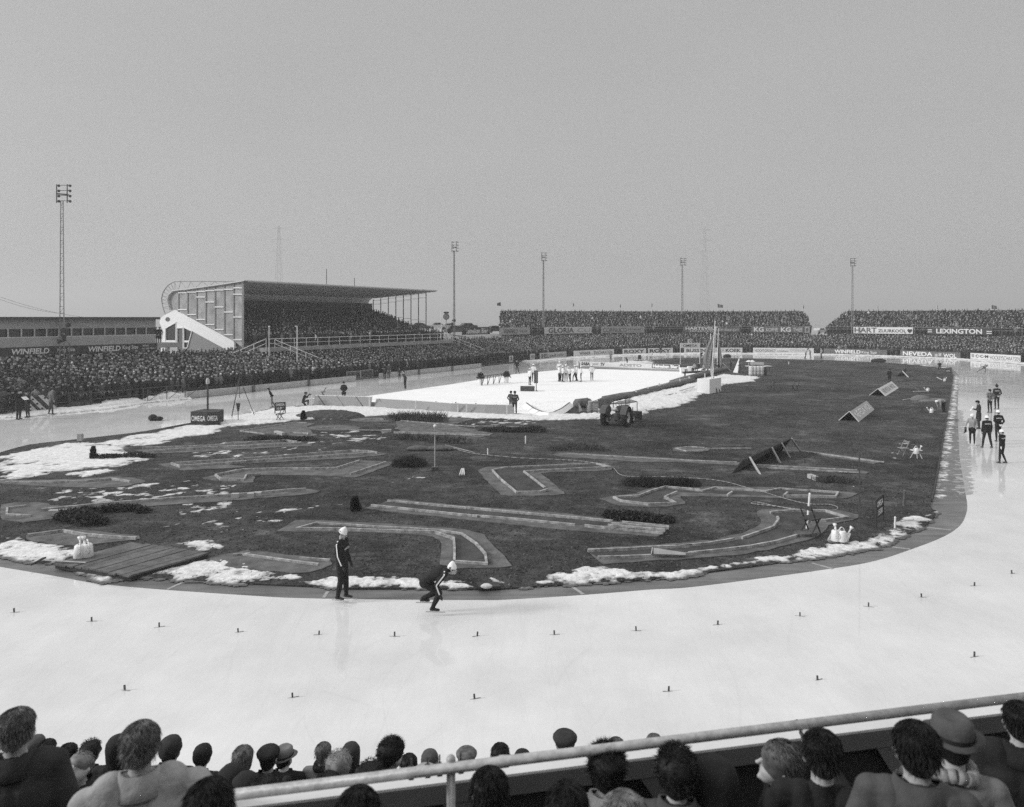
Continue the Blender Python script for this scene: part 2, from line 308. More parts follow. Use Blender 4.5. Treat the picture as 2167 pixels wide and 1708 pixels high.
v_, f_ = ngon_fill(icep, 0); struct(mesh_obj('ice', v_, f_, 'ice'))
BAND_O = 'F0,1425 450,1500 850,1570 1400,1620 2135,1670 P0,900 1000,915 1900,920 H480,1705 1140,1665 1700,1620 2135,1590 I1500,1650 1952,1570 J520,1490 800,1380 940,1285 990,1190 1000,1100 975,950 935,700'
LEFT_IN = 'B420,1200 0,1290 F1630,200 1250,270 850,320 560,352 250,388 0,455'
GRASS_N = 'F0,1340 250,1392 480,1410 1000,1480 1500,1545 2135,1580 G900,1610 P500,815 1250,815 1880,820 H500,1620 1040,1585 1700,1545 2135,1490 I1000,1600 1500,1520 1952,1440 J280,1460 460,1380 640,1300 740,1180 690,1080 775,640 878,0'
FAR_IN = 'E1200,690 900,665 450,640 0,620 R1500,625 900,612 100,612 C2167,545 1620,570 1250,600'
left_ext = poly('D-160,1003 -260,1060 -260,1120 -120,1160')
lf = poly('C1172,640')
band_pts = smooth_line(poly(BAND_O), 4)
outer = left_ext[-1:]+band_pts+[g('J', 918, 300), g('J', 928, 0)]+smooth_line(poly(FAR_IN), 4)+[g('C', 1090, 660), g('C', 560, 690), g('C', 0, 780), g('B', 1120, 1115), g('B', 700, 1180)]+smooth_line(poly(LEFT_IN), 3)+left_ext[:3]
v_, f_ = ngon_fill(outer, .004); struct(mesh_obj('track_border', v_, f_, 'border'))
gpts = [left_ext[-1]+Vector((0, .6, 0))]+smooth_line(poly(GRASS_N), 4)+smooth_line(poly(FAR_IN), 4)+[g('C', 1090, 660), g('C', 560, 690), g('C', 0, 780), g('B', 1120, 1115), g('B', 700, 1180)]+smooth_line(poly(LEFT_IN), 3)+left_ext[:3]
b = MB(); v_, f_ = ngon_fill(gpts, .05); b.add(v_, f_); n_ = len(gpts)
b.add([(p.x, p.y, .05) for p in gpts]+[(p.x, p.y, 0) for p in gpts], [(i, (i+1) % n_, n_+(i+1) % n_, n_+i) for i in range(n_)])
struct(b.obj('infield', 'turf'))
GZ = .05
rink_pts = poly('B700,1120 1265,1150 2167,1215 C300,1000 550,1030 850,1055 1080,960 1500,880 2000,770 R450,780 600,735 R560,700 R290,745 C1990,665 1090,640 C560,690 0,780 B1120,1115')
v_, f_ = ngon_fill(rink_pts, .058); struct(mesh_obj('rink_ice', v_, f_, 'rink_snow_ice'))
# ---------------------------------------------------------------- snow as a height field that rises through the ground
def inside_dist(X, Y, pts):
    d = np.full(X.shape, 1e9); ins = np.zeros(X.shape, bool); n = len(pts)
    for i in range(n):
        x1, y1 = pts[i].x, pts[i].y; x2, y2 = pts[(i+1) % n].x, pts[(i+1) % n].y; dx, dy = x2-x1, y2-y1
        t = np.clip(((X-x1)*dx+(Y-y1)*dy)/(dx*dx+dy*dy+1e-9), 0, 1); d = np.minimum(d, np.hypot(X-x1-t*dx, Y-y1-t*dy))
        c = ((y1 > Y) != (y2 > Y)); xi = (x2-x1)*(Y-y1)/(y2-y1+1e-12)+x1; ins ^= c & (X < xi)
    return np.where(ins, d, -d)
def snow(s, cover=.5, top=.08, edge=1., res=.12, nsc=1.2, base=None, m='snow', amp=1., sy=1., rough=.03):
    pts = poly(s) if isinstance(s, str) else s; z0 = GZ if base is None else base
    xs = [p.x for p in pts]; ys = [p.y for p in pts]; x0, x1, y0, y1 = min(xs)-edge, max(xs)+edge, min(ys)-edge, max(ys)+edge
    nx = int((x1-x0)/res)+2; ny = int((y1-y0)/res)+2; X, Y = np.meshgrid(np.linspace(x0, x1, nx), np.linspace(y0, y1, ny))
    sd = np.clip(inside_dist(X, Y, pts)/edge, -1, 1)
    h = (np.where(sd < 0, sd*1.6, sd*.5)+cover-.5)+((fbm(X, Y, nsc*.75, 6, sy)-.5)*1.5+(fbm(X+5, Y, .17, 4, sy)-.5)*.85)*amp; Z = np.minimum(h, .25+.3*h)*top*1.7
    Z = z0+np.where(Z > 0, Z+(fbm(X+9, Y, .3, 4)-.5)*(rough+.035)*np.minimum(1, Z/.03), Z)
    keep = (Z > z0-.015); q = keep[:-1, :-1] | keep[1:, :-1] | keep[:-1, 1:] | keep[1:, 1:]
    jj, ii = np.nonzero(q); a = jj*nx+ii; F = np.c_[a, a+1, a+nx+1, a+nx]; used = np.unique(F); mp = np.full(nx*ny, -1); mp[used] = np.arange(len(used))
    V = np.c_[X.ravel()[used], Y.ravel()[used], np.maximum(Z.ravel()[used], z0-.03)]; o = mesh_obj('snow', V, mp[F].tolist(), m, smooth=True); o['kind'] = 'stuff'
    tk = np.clip((Z.ravel()[used]-z0+.002)/min(.022, top*.5), 0, 1); a_ = o.data.attributes.new('thick', 'FLOAT', 'POINT'); a_.data.foreach_set('value', tk.astype(np.float32)); return o
# ================================================================= PEOPLE
HT = 1.78
BASE = dict(pelvis=(0,0,.95), waist=(0,0,1.08), chest=(0,.0,1.3), neck=(0,-.01,1.48), head=(0,.02,1.62),
  sL=(-.185,0,1.42), sR=(.185,0,1.42), eL=(-.235,-.01,1.14), eR=(.235,-.01,1.14), wL=(-.245,.05,.88), wR=(.245,.05,.88),
  hL=(-.09,0,.93), hR=(.09,0,.93), kL=(-.1,.02,.5), kR=(.1,.02,.5), aL=(-.105,-.02,.09), aR=(.105,-.02,.09))
POSES = dict(
 stand={}, wide=dict(kL=(-.17,.02,.5), kR=(.17,.02,.5), aL=(-.24,-.02,.09), aR=(.24,-.02,.09), hL=(-.1,0,.93), hR=(.1,0,.93)),
 walk=dict(kL=(-.1,.2,.52), aL=(-.1,.22,.1), kR=(.1,-.02,.49), aR=(.1,-.28,.14), eL=(-.24,-.1,1.15), wL=(-.24,-.12,.9), eR=(.24,.08,1.15), wR=(.22,.22,.93)),
 back=dict(eL=(-.27,-.08,1.16), eR=(.27,-.08,1.16), wL=(-.06,-.19,.98), wR=(.06,-.19,.98)),
 pockets=dict(eL=(-.3,-.05,1.16), eR=(.3,-.05,1.16), wL=(-.19,.07,.95), wR=(.19,.07,.95)),
 folded=dict(eL=(-.26,.07,1.16), eR=(.26,.07,1.16), wL=(.05,.25,1.18), wR=(-.05,.25,1.14)),
 hips=dict(eL=(-.36,-.04,1.2), eR=(.36,-.04,1.2), wL=(-.18,.1,1.02), wR=(.18,.1,1.02)),
 look_down=dict(head=(0,.1,1.6), neck=(0,.02,1.48)),
 reading=dict(eL=(-.25,.05,1.15), eR=(.25,.05,1.15), wL=(-.1,.3,1.2), wR=(.1,.3,1.2), head=(0,.08,1.6)),
 rail=dict(eL=(-.28,.2,1.18), eR=(.28,.2,1.18), wL=(-.2,.42,1.1), wR=(.2,.42,1.1)),
 crouch=dict(pelvis=(0,-.2,.7), waist=(0,-.04,.85), chest=(0,.17,.94), neck=(0,.35,.98), head=(0,.46,1.0), sL=(-.17,.29,.95), sR=(.17,.3,.95),
   hL=(-.09,-.19,.7), hR=(.09,-.19,.7), kR=(.1,.17,.47), aR=(.09,-.0,.12), kL=(-.1,.12,.44), aL=(-.08,-.27,.27), eR=(.24,.12,.72), wR=(.2,.2,.46), eL=(-.26,.02,.8), wL=(-.16,-.2,.66)),
 race=dict(pelvis=(0,-.05,.62), waist=(0,.08,.72), chest=(0,.26,.8), neck=(0,.44,.87), head=(0,.55,.93), sL=(-.17,.36,.86), sR=(.17,.36,.86), hL=(-.1,-.05,.62), hR=(.1,-.05,.62),
   kL=(-.12,.28,.45), aL=(-.1,.06,.1), kR=(.4,.0,.4), aR=(.78,-.05,.12), eR=(.45,.3,.72), wR=(.62,.42,.62), eL=(-.3,.05,.95), wL=(-.28,-.25,1.02)),
 lean=dict(chest=(0,.12,1.27), neck=(0,.2,1.44), head=(0,.29,1.56), sL=(-.18,.16,1.39), sR=(.18,.16,1.39), waist=(0,.03,1.07), eL=(-.26,.02,1.15), eR=(.26,.02,1.15), wL=(-.05,-.14,1.03), wR=(.05,-.14,1.03), kR=(.1,-.05,.5), aR=(.1,-.25,.14)),
 bend=dict(pelvis=(0,-.12,.9), waist=(0,.03,.98), chest=(0,.25,.98), neck=(0,.42,.95), head=(0,.53,.86), sL=(-.17,.34,.95), sR=(.17,.34,.95), hL=(-.09,-.12,.88), hR=(.09,-.12,.88), kL=(-.1,-.03,.48), kR=(.1,-.03,.48), aL=(-.1,-.1,.09), aR=(.1,-.1,.09),
   eL=(-.2,.34,.66), eR=(.2,.34,.66), wL=(-.12,.32,.38), wR=(.12,.32,.38)),
 kneel=dict(pelvis=(0,-.12,.42), waist=(0,-.1,.55), chest=(0,-.02,.76), neck=(0,.03,.94), head=(0,.1,1.07), sL=(-.18,0,.89), sR=(.18,0,.89), hL=(-.1,-.12,.42), hR=(.1,-.12,.42), kL=(-.16,.3,.5), aL=(-.14,.25,.09), kR=(.14,.12,.08), aR=(.12,-.28,.1),
   eL=(-.24,.18,.76), eR=(.24,.18,.76), wL=(-.08,.32,.98), wR=(.08,.32,.98)),
 sit=dict(pelvis=(0,0,.5), waist=(0,.0,.63), chest=(0,.02,.87), neck=(0,.02,1.05), head=(0,.06,1.19), sL=(-.18,0,.99), sR=(.18,0,.99), hL=(-.1,0,.5), hR=(.1,0,.5), kL=(-.13,.42,.5), kR=(.13,.42,.5), aL=(-.13,.42,.09), aR=(.13,.42,.09),
   eL=(-.24,.06,.74), eR=(.24,.06,.74), wL=(-.12,.3,.66), wR=(.12,.3,.66)),
)
def _head_frame(J, hyaw, hpitch):
    f = Vector((0, 1, 0)); M = Euler((-hpitch, 0, hyaw)).to_matrix(); return M
def remesh(V, Fc, voxel, it=3):
    me = bpy.data.meshes.new('tmp'); me.from_pydata([tuple(q) for q in V], [], Fc); o = bpy.data.objects.new('tmp', me); C.objects.link(o)
    m = o.modifiers.new('r', 'REMESH'); m.mode = 'VOXEL'; m.voxel_size = voxel; s = o.modifiers.new('s', 'SMOOTH'); s.iterations = it; s.factor = .5
    dg = bpy.context.evaluated_depsgraph_get(); r = bpy.data.meshes.new_from_object(o.evaluated_get(dg)); bpy.data.objects.remove(o); bpy.data.meshes.remove(me)
    return r
def figure(pose='stand', top='coat_dark', legs='trouser', shoe='boot', hand='skin', skin='skin', neck=None, coat=0., voxel=.022, hyaw=0., hpitch=0., over=None, bulk=1., fingers=False, name='person', stripe=False, collar=None, boots=True, sleeve=None):
    """one continuous body: tapered limbs fused into a single skin, coloured by region; faces +Y"""
    J = {k: Vector(v) for k, v in {**BASE, **POSES[pose], **(over or {})}.items()}; prim = []  # (p,q,rp,rq,mat)
    def cap(p, q, r1, r2, m): prim.append((Vector(p), Vector(q), r1, r2, m))
    P = J; bk = bulk; lat = (P['sR']-P['sL']).normalized(); hl = (P['hR']-P['hL']).normalized(); sl_ = sleeve or top
    for s in (-1, 0, 1):
        cap(P['chest']+lat*.075*s*bk, P['waist']+hl*.055*s*bk, .118*bk, .1*bk, top); cap(P['waist']+hl*.055*s, P['pelvis']+hl*.06*s, .1*bk, .112*bk, top if not legs.startswith('!') else legs[1:])
        cap((P['neck']*.3+P['chest']*.7)+lat*.1*s*bk+(P['neck']-P['chest'])*.35, P['chest']+lat*.075*s, .08*bk, .118*bk, top)
    legs = legs.lstrip('!')
    cap(P['sL'], P['sR'], .066*bk, .066*bk, top); cap(P['neck']*.75+P['chest']*.25, P['sL'], .06, .055, top); cap(P['neck']*.75+P['chest']*.25, P['sR'], .06, .055, top)
    for a, e, w in (('sL', 'eL', 'wL'), ('sR', 'eR', 'wR')):
        cap(P[a], P[e], .062*bk, .05*bk, sl_); d = P[w]-P[e]; cap(P[e], P[e]+d*.92, .05*bk, .037*bk, sl_)
        d.normalize(); side = -1 if a == 'sL' else 1; tip = P[w]+d*.09; inw = lat*(-side)
        if not fingers: cap(P[w]-d*.01, tip, .03, .034, hand); cap(tip, tip+d*.06+inw*.015, .03, .014, hand); cap(P[w]+d*.02, P[w]+d*.075-inw*.0+Vector((0, .045, 0)), .014, .011, hand)
    for h, k, a in (('hL', 'kL', 'aL'), ('hR', 'kR', 'aR')):
        cap(P[h], P[k], .092*bk, .06*bk, legs); cap(P[k], P[k]*.55+P[a]*.45, .06*bk, .058*bk, legs); cap(P[k]*.55+P[a]*.45, P[a], .058*bk, .04*bk, legs)
        if boots: cap(P[a]+Vector((0, -.035, -.04)), P[a]+Vector((0, .15, -.055)), .042, .032, shoe); cap(P[a], P[a]+Vector((0, 0, -.03)), .042, .045, shoe)
    if coat:                                                # long coat: a skirt round both thighs
        kk = (P['kL']+P['kR'])/2; lo = P['pelvis'].lerp(kk, coat)
        for s in (-1, -.35, .35, 1):
            cap(P['pelvis']+hl*.06*s, lo+hl*.115*s, .115*bk, .1*bk, top); cap(P['pelvis']+hl*.05*s+Vector((0, .03, 0)), lo+hl*.1*s+Vector((0, .05, 0)), .1, .085, top)
            cap(P['pelvis']+hl*.05*s+Vector((0, -.03, 0)), lo+hl*.1*s+Vector((0, -.05, 0)), .1, .085, top)
    hd = P['head']; M = Euler((hpitch, 0, hyaw)).to_matrix(); hp = lambda x, y, z: hd+M@Vector((x, y, z))
    cap(P['neck'], hp(0, -.02, -.06), .056, .054, neck or skin)
    cap(P['neck']-(P['neck']-P['chest'])*.25, P['neck'], .078, .064, collar or top)
    for a in (-.008, .008): cap(hp(a, -.022, .045), hp(a, .0, .02), .076, .072, skin); cap(hp(0, -.04, .04), hp(0, .02, .05), .07, .068, skin)
    cap(hp(0, .01, -.02), hp(0, .04, -.075), .068, .04, skin); cap(hp(-.025, .02, -.03), hp(.025, .02, -.03), .055, .055, skin)
    cap(hp(0, .082, .02), hp(0, .112, -.018), .011, .015, skin)   # nose
    cap(hp(-.022, .076, -.052), hp(.022, .076, -.052), .013, .013, skin); cap(hp(0, .074, -.086), hp(0, .076, -.09), .018, .018, skin)
    for s in (-1, 1): cap(hp(.083*s, -.012, .005), hp(.078*s, -.005, -.03), .017, .012, skin); cap(hp(.035*s, .078, .035), hp(.02*s, .084, .036), .009, .009, skin)
    b = MB()
    for p, q, r1, r2, m in prim:
        n = 12; b.ball(p, r1, n, 8)
        if (q-p).length > 1e-4: b.cyl(p, q, r1, r2, n=n); b.ball(q, r2, n, 8)
    if fingers:
        for e, w, sd in (('eL', 'wL', -1), ('eR', 'wR', 1)):
            d = (P[w]-P[e]).normalized(); lt = Vector((1, 0, 0)); dn = Vector((0, 0, -1))
            pal = P[w]+d*.085; q_ = [(P[w], P[w]+d*.02, .026, .03)]
            for i in range(4):
                o_ = lt*(i-1.5)*.021; L_ = (.9, 1.05, 1., .8)[i]*.036; k0 = pal+o_; q_.append((P[w]+d*.01+o_*.6, k0, .017, .0125))
                k1 = k0+(d*.8+dn*.5).normalized()*L_; k2 = k1+(dn-d*.1).normalized()*L_*.8; k3 = k2+(dn*.6-d).normalized()*L_*.7
                q_ += [(k0, k1, .0115, .0105), (k1, k2, .0105, .0095), (k2, k3, .0095, .0085)]
            t0 = P[w]+d*.025-lt*sd*.02; t1 = t0-lt*sd*.03+d*.025+dn*.02; q_ += [(t0, t1, .014, .012), (t1, t1+dn*.03+d*.015, .012, .01)]
            for p, q, r1, r2 in q_:
                prim.append((p, q, r1, r2, hand)); b.ball(p, r1, 8, 6); b.cyl(p, q, r1, r2, n=8); b.ball(q, r2, 8, 6)
    me = remesh(b.v, b.f, voxel); me.name = name
    mats = []; [mats.append(x[4]) for x in prim if x[4] not in mats]
    n = len(me.polygons); cen = np.zeros(n*3); me.polygons.foreach_get('center', cen); cen = cen.reshape(-1, 3); best = np.full(n, 1e9); idx = np.zeros(n, np.int32)
    for p, q, r1, r2, m in prim:
        p_, q_ = np.array(p), np.array(q); d = q_-p_; L = d@d+1e-12; t = np.clip(((cen-p_)@d)/L, 0, 1); dist = np.linalg.norm(cen-p_-t[:, None]*d, axis=1)-(r1+(r2-r1)*t)
        u = dist < best-1e-4; best[u] = dist[u]; idx[u] = mats.index(m)
    me.materials.clear(); [me.materials.append(MM[m]) for m in mats]; me.polygons.foreach_set('material_index', idx); me.polygons.foreach_set('use_smooth', [True]*n)
    me['_'] = 0
    return me, dict(J=P, hd=hd, M=M, bulk=bk)
def kid(name, b, m, parent, smooth=True):
    me = bpy.data.meshes.new(name); me.from_pydata([tuple(q) for q in b.v], [], b.f); ms = m if isinstance(m, (list, tuple)) else [m]
    for q in ms: me.materials.append(MM[q])
    me.polygons.foreach_set('material_index', b.m); me.polygons.foreach_set('use_smooth', [smooth]*len(me.polygons))
    o = bpy.data.objects.new(name, me); C.objects.link(o); o.parent = parent; return o
def shell(F, prof, wob=0., seed=0, n=18, tilt=0., cy=-.012, cz=.03, fn=None, sq=1.18, face=False):
    """headgear or hair: rings (half width, height above the eye line) in the head's frame"""
    b = MB(); vs = []; rr = random.Random(seed); T = Euler((tilt, 0, 0)).to_matrix()
    for j, (r, z) in enumerate(prof):
        for i in range(n):
            a = 2*math.pi*i/n; k = 1+wob*(rr.random()-.5); z_ = z
            if fn: z_ = fn(a, r, z)
            vs.append(F['hd']+F['M']@(T@Vector((r*k*math.cos(a), r*k*math.sin(a)*sq+cy, z_))))
    m = len(prof); fs = [(j*n+i, j*n+(i+1) % n, (j+1)*n+(i+1) % n, (j+1)*n+i) for j in range(m-1) for i in range(n)]
    fs.append(tuple(range((m-1)*n, m*n))); b.add(vs, fs); return b
def hair_low(a, r, z): return z-(.05*max(0, -math.sin(a)) if z < .03 else 0)+(.03*max(0, math.sin(a)) if z < .03 else 0)
def wear(o, F, kind, m='coat_black', strands=0, seed=0):
    bb = None
    if kind in ('hair', 'curly', 'bob'):
        k = {'hair': 1., 'curly': 1.15, 'bob': 1.1}[kind]; low = -.01 if kind != 'bob' else -.05
        b = shell(F, [(.08*k, low), (.09*k, .03), (.093*k, .055), (.088*k, .085), (.07*k, .108*(.5+.5*k)), (.045*k, .121*(.5+.5*k)), (.015, .126*(.5+.5*k))], wob=.07 if kind != 'curly' else .2, seed=seed, fn=hair_low, n=22, face=True, sq=1.12)
        if strands:
            rr = random.Random(seed+1); L0 = .034 if kind != 'curly' else .021
            for _ in range(strands):
                a = rr.uniform(0, 2*math.pi); zt = rr.random()**.7; r = .0905*k*math.sqrt(max(0, 1-zt**2.6*.97)); z = .02+zt*.117*k
                if math.sin(a) < 0: z -= .055*(-math.sin(a))*(1-zt)
                elif z < .075: continue
                p = Vector((r*math.cos(a), r*math.sin(a)*1.18-.012, z)); out = Vector((math.cos(a), math.sin(a), .6-.9*(1-zt))).normalized()
                fl = Vector((rr.uniform(-.4, .4)+math.cos(a)*.3, -.6+.3*math.sin(a), -1.2*(1-zt)-.1)).normalized(); L = L0*rr.uniform(.5, 1.3)
                if kind == 'curly': fl = Vector((rr.uniform(-1, 1), rr.uniform(-1, 1), rr.uniform(-1, 1))).normalized()
                w = Vector((rr.uniform(-1, 1), rr.uniform(-1, 1), rr.uniform(-1, 1))).cross(fl).normalized()*.0016
                q = p+out*.005+fl*L*.5; e = q+fl*L*.5+out*(.001 if kind != 'curly' else .01)-Vector((0, 0, .004)); mp = lambda v: F['hd']+F['M']@v
                b.add([mp(p-w), mp(p+w), mp(q+w), mp(q-w), mp(e)], [(0, 1, 2, 3), (3, 2, 4)])
        return kid('hair', b, m, o)
    if kind == 'beanie': b = shell(F, [(.1, .02), (.103, .045), (.1, .05), (.098, .085), (.08, .12), (.045, .143), (.012, .15)], wob=.02, fn=lambda a, r, z: z-(.03*max(0, -math.sin(a)) if z < .048 else 0))
    elif kind == 'pompom':
        b = shell(F, [(.1, .02), (.104, .05), (.1, .055), (.098, .09), (.075, .13), (.03, .152)], wob=.02); b.ball(F['hd']+F['M']@Vector((0, -.01, .185)), .04, 10, 7)
    elif kind == 'cone': b = shell(F, [(.094, .035), (.095, .055), (.088, .09), (.066, .14), (.036, .185), (.012, .21)], wob=.02, tilt=-.12, sq=1.2)
    elif kind == 'balaclava': b = shell(F, [(.085, -.13), (.098, -.07), (.102, .0), (.103, .05), (.098, .09), (.075, .128), (.035, .145), (.01, .149)], wob=.03, n=20)
    elif kind == 'helmet':
        b = shell(F, [(.118, .03), (.108, .036), (.106, .06), (.1, .1), (.075, .135), (.03, .152)], fn=lambda a, r, z: z)
    elif kind == 'cap':
        b = shell(F, [(.096, .03), (.1, .05), (.118, .075), (.12, .095), (.1, .118), (.05, .13), (.01, .133)], wob=.03, sq=1.15)
        b.add([F['hd']+F['M']@Vector(q) for q in [(-.07, .085, .045), (.07, .085, .045), (.05, .15, .03), (-.05, .15, .03), (-.07, .085, .052), (.07, .085, .052), (.05, .15, .037), (-.05, .15, .037)]], [(0, 1, 2, 3), (7, 6, 5, 4), (2, 3, 7, 6), (1, 2, 6, 5), (3, 0, 4, 7)])
    elif kind == 'fedora':
        b = shell(F, [(.098, .035), (.142, .04), (.144, .046), (.1, .052), (.1, .075), (.093, .12), (.07, .145), (.04, .135), (.01, .13)], wob=.015, fn=lambda a, r, z: z+(.02*abs(math.cos(a)) if r > .13 else 0)-(.02*max(0, math.sin(a)) if r > .13 else 0)); kid('hat', b, m, o)
        b = shell(F, [(.1035, .053), (.1025, .074)], sq=1.18); b.f.pop(); b.m.pop(); return kid('hat_band', b, 'black', o)
    elif kind == 'scarf':
        b = MB(); nk = F['J']['neck']
        for q in range(16):
            a = q*math.pi/8; a2 = a+math.pi/8; p = [nk+Vector((.085*math.cos(t), .085*math.sin(t), .02+.015*math.sin(3*t))) for t in (a, a2)]; b.cyl(p[0], p[1], .034, n=8)
        return kid('scarf', b, m, o)
    elif kind == 'collar':
        b = MB(); nk = F['J']['neck']; n = 24; vs = []
        for j, (r, z) in enumerate(((.078, .05), (.088, .055), (.105, -.01), (.125, -.055), (.118, -.062))):
            for i in range(n): a = 2*math.pi*i/n; vs.append(nk+Vector((r*math.cos(a)*1.08, r*math.sin(a)-.005, z-(.05*max(0, math.sin(a))))))
        b.add(vs, [(j*n+i, j*n+(i+1) % n, (j+1)*n+(i+1) % n, (j+1)*n+i) for j in range(4) for i in range(n)]); return kid('collar', b, m, o)
    elif kind == 'hood': b = shell(F, [(.1, -.15), (.125, -.09), (.125, .0), (.12, .06), (.105, .11), (.07, .145), (.02, .155)], wob=.05, cy=-.03, sq=1.1, n=20)
    return kid({'cone': 'pointed_cap', 'balaclava': 'knitted_hood', 'pompom': 'bobble_hat', 'fedora': 'hat'}.get(kind, kind), b, m, o)
def skates(o, F):
    for a in ('aL', 'aR'):
        p = F['J'][a]; b = MB(); z = -.105
        b.bar(p+Vector((0, -.16, z)), p+Vector((0, .3, z)), .012, .02)
        for y in (-.05, .1): b.cyl(p+Vector((0, y, z)), p+Vector((0, y, z+.045)), .01, n=6)
        kid('skate', b, 'blade', o, False)
def back_text(o, F, s, w=.26, h=.055, front=False, z=1.33, m='letter', x0=None, bend=.02):
    """lettering sewn on the jacket, following the chest"""
    b = MB(); v, f = text_arrays(s, .02); sg = 1 if front else -1; ch = F['J']['chest']; zc = ch.z+(z-1.3); bk = F['bulk']; vs = []
    for x, y in v:
        X = (x-.5)*w*(sg if front else 1); X = X if not front else -X
        yy = math.sqrt(max(0, 1-(X/(.2*bk))**2))*.125*bk+.006; vs.append((ch.x+X, ch.y+sg*yy, zc+(y-.5)*h-bend*(X/w*2)**2))
    b.add(vs, f); return kid('lettering', b, m, o, False)
def sleeve_stripe(o, F, sides=('L', 'R'), w=.03, m='stripe'):
    J = F['J']
    for s in sides:
        out = (J['s'+s]-J['s'+('L' if s == 'R' else 'R')]).normalized(); b = MB(); k = F['bulk']; pts = [J['neck']+out*.06, J['s'+s]+out*.025+Vector((0, 0, .07*k)), J['s'+s]+out*.074*k, J['s'+s].lerp(J['e'+s], .5)+out*.064*k, J['e'+s]+out*.056*k, J['e'+s].lerp(J['w'+s], .9)+out*.044*k]
        for p, q in zip(pts, pts[1:]):
            d = (q-p).normalized(); n_ = out; x = d.cross(n_).normalized()*w/2; b.add([p-x+n_*.003, p+x+n_*.003, q+x+n_*.003, q-x+n_*.003], [(0, 1, 2, 3)])
        kid('sleeve_stripe', b, m, o, False)
def put(me, F, loc, rot, label, group=None, scale=1., cat='person'):
    o = bpy.data.objects.new('person', me); C.objects.link(o); o.location = loc; o.rotation_euler = (0, 0, rot); o.scale = (scale,)*3; return tag(o, label, cat, group)
def face_dir(dx, dy): return math.atan2(-dx, dy)          # rotation so that +Y looks along (dx, dy)
def person(loc, face, label, hgt=None, hat=None, hatm='coat_black', hair='hair_dark', sk=False, group=None, extra=None, strands=0, hairk='hair', seed=None, **kw):
    """face: direction the body looks in, in picture terms (dx, dy); hgt: real height"""
    me, F = figure(**kw); sc = (hgt or HT)/HT
    if sk: sc_z = .115
    o = put(me, F, Vector(loc)+Vector((0, 0, (.09 if sk else .0)*sc)), face_dir(*face), label, group, sc)
    sd = seed if seed is not None else int(abs(loc[0]*131+loc[1]*17)) % 9999
    if hat not in ('balaclava', 'hood'): wear(o, F, hairk, hair, strands, sd)
    if hat: wear(o, F, hat, hatm)
    if sk: skates(o, F)
    if extra: extra(o, F)
    return o
def at_feet(k, x, y, top_y=None, z=0.):
    """standing point from the feet in the picture and, from the head, the height in metres"""
    p = g(k, x, y, z); c = ZZ[k][2]
    return p, (y-top_y)*c*p.y/FL if top_y is not None else None
# ================================================================= TERRACES AND CROWD
def index_at(line, u):                                   # index where the line crosses picture column u
    U = CX+line[:, 0]/line[:, 1]*FL; return int(np.argmin(np.abs(U-u)))
def terrace(name, label, k0, k1, z0, z1, rows, i0, i1, m='concrete_dark', skirt=True):
    ls = [offset_line(WALL, -k)[i0:i1:4] for k in np.linspace(k0, k1, rows+1)]; zs = np.linspace(z0, z1, rows); V = []; Fc = []; n = len(ls[0])
    for r in range(rows):
        a, c = ls[r], ls[r+1]; lo = zs[r-1] if r else -.05
        for L, z in ((a, lo), (a, zs[r]), (c, zs[r])): V += [(x, y, z) for x, y in L[:, :2]]
        o = 3*r*n
        for q in range(2):
            for i in range(n-1): Fc.append((o+q*n+i, o+(q+1)*n+i, o+(q+1)*n+i+1, o+q*n+i+1))
    # ends and back
    V += [(x, y, -.05) for x, y in ls[-1][:, :2]]; o = 3*rows*n
    for i in range(n-1): Fc.append(((3*rows-1)*n+i, o+i, o+i+1, (3*rows-1)*n+i+1))
    for e in (0, n-1): Fc.append(tuple(j*n+e for j in range(3*rows+1)))
    t = mesh_obj(name, V, Fc, m); tag(t, label, 'terrace'); return t
def slots(k0, k1, z0, z1, rows, i0, i1, step=.52, drop=.06, jit=.1):
    out = []
    for r in range(rows):
        k = k0+(k1-k0)*(r+.45)/rows; z = z0+(z1-z0)*r/max(1, rows-1); L = offset_line(WALL, -k)[i0:i1]; L = resample(L, step*(.93+.14*random.random())); T = np.gradient(L[:, :2], axis=0)
        for p, t in zip(L, T):
            if random.random() < drop+max(0, .5-2.2*float(fbm(np.array([p[0]]), np.array([p[1]]), 2.2, 2)[0])): continue
            out.append((p[0]+random.uniform(-jit, jit), p[1]+random.uniform(-jit, jit), z, face_dir(t[1], -t[0])+random.gauss(0, .35)))
    return out
CT = ['coat_black', 'coat_dark', 'coat_mid', 'coat_grey', 'coat_light', 'coat_white', 'skin_a', 'skin_b', 'hair_dark', 'hair_grey', 'hair_fair', 'trouser', 'glove', 'sack', 'plastic_white']
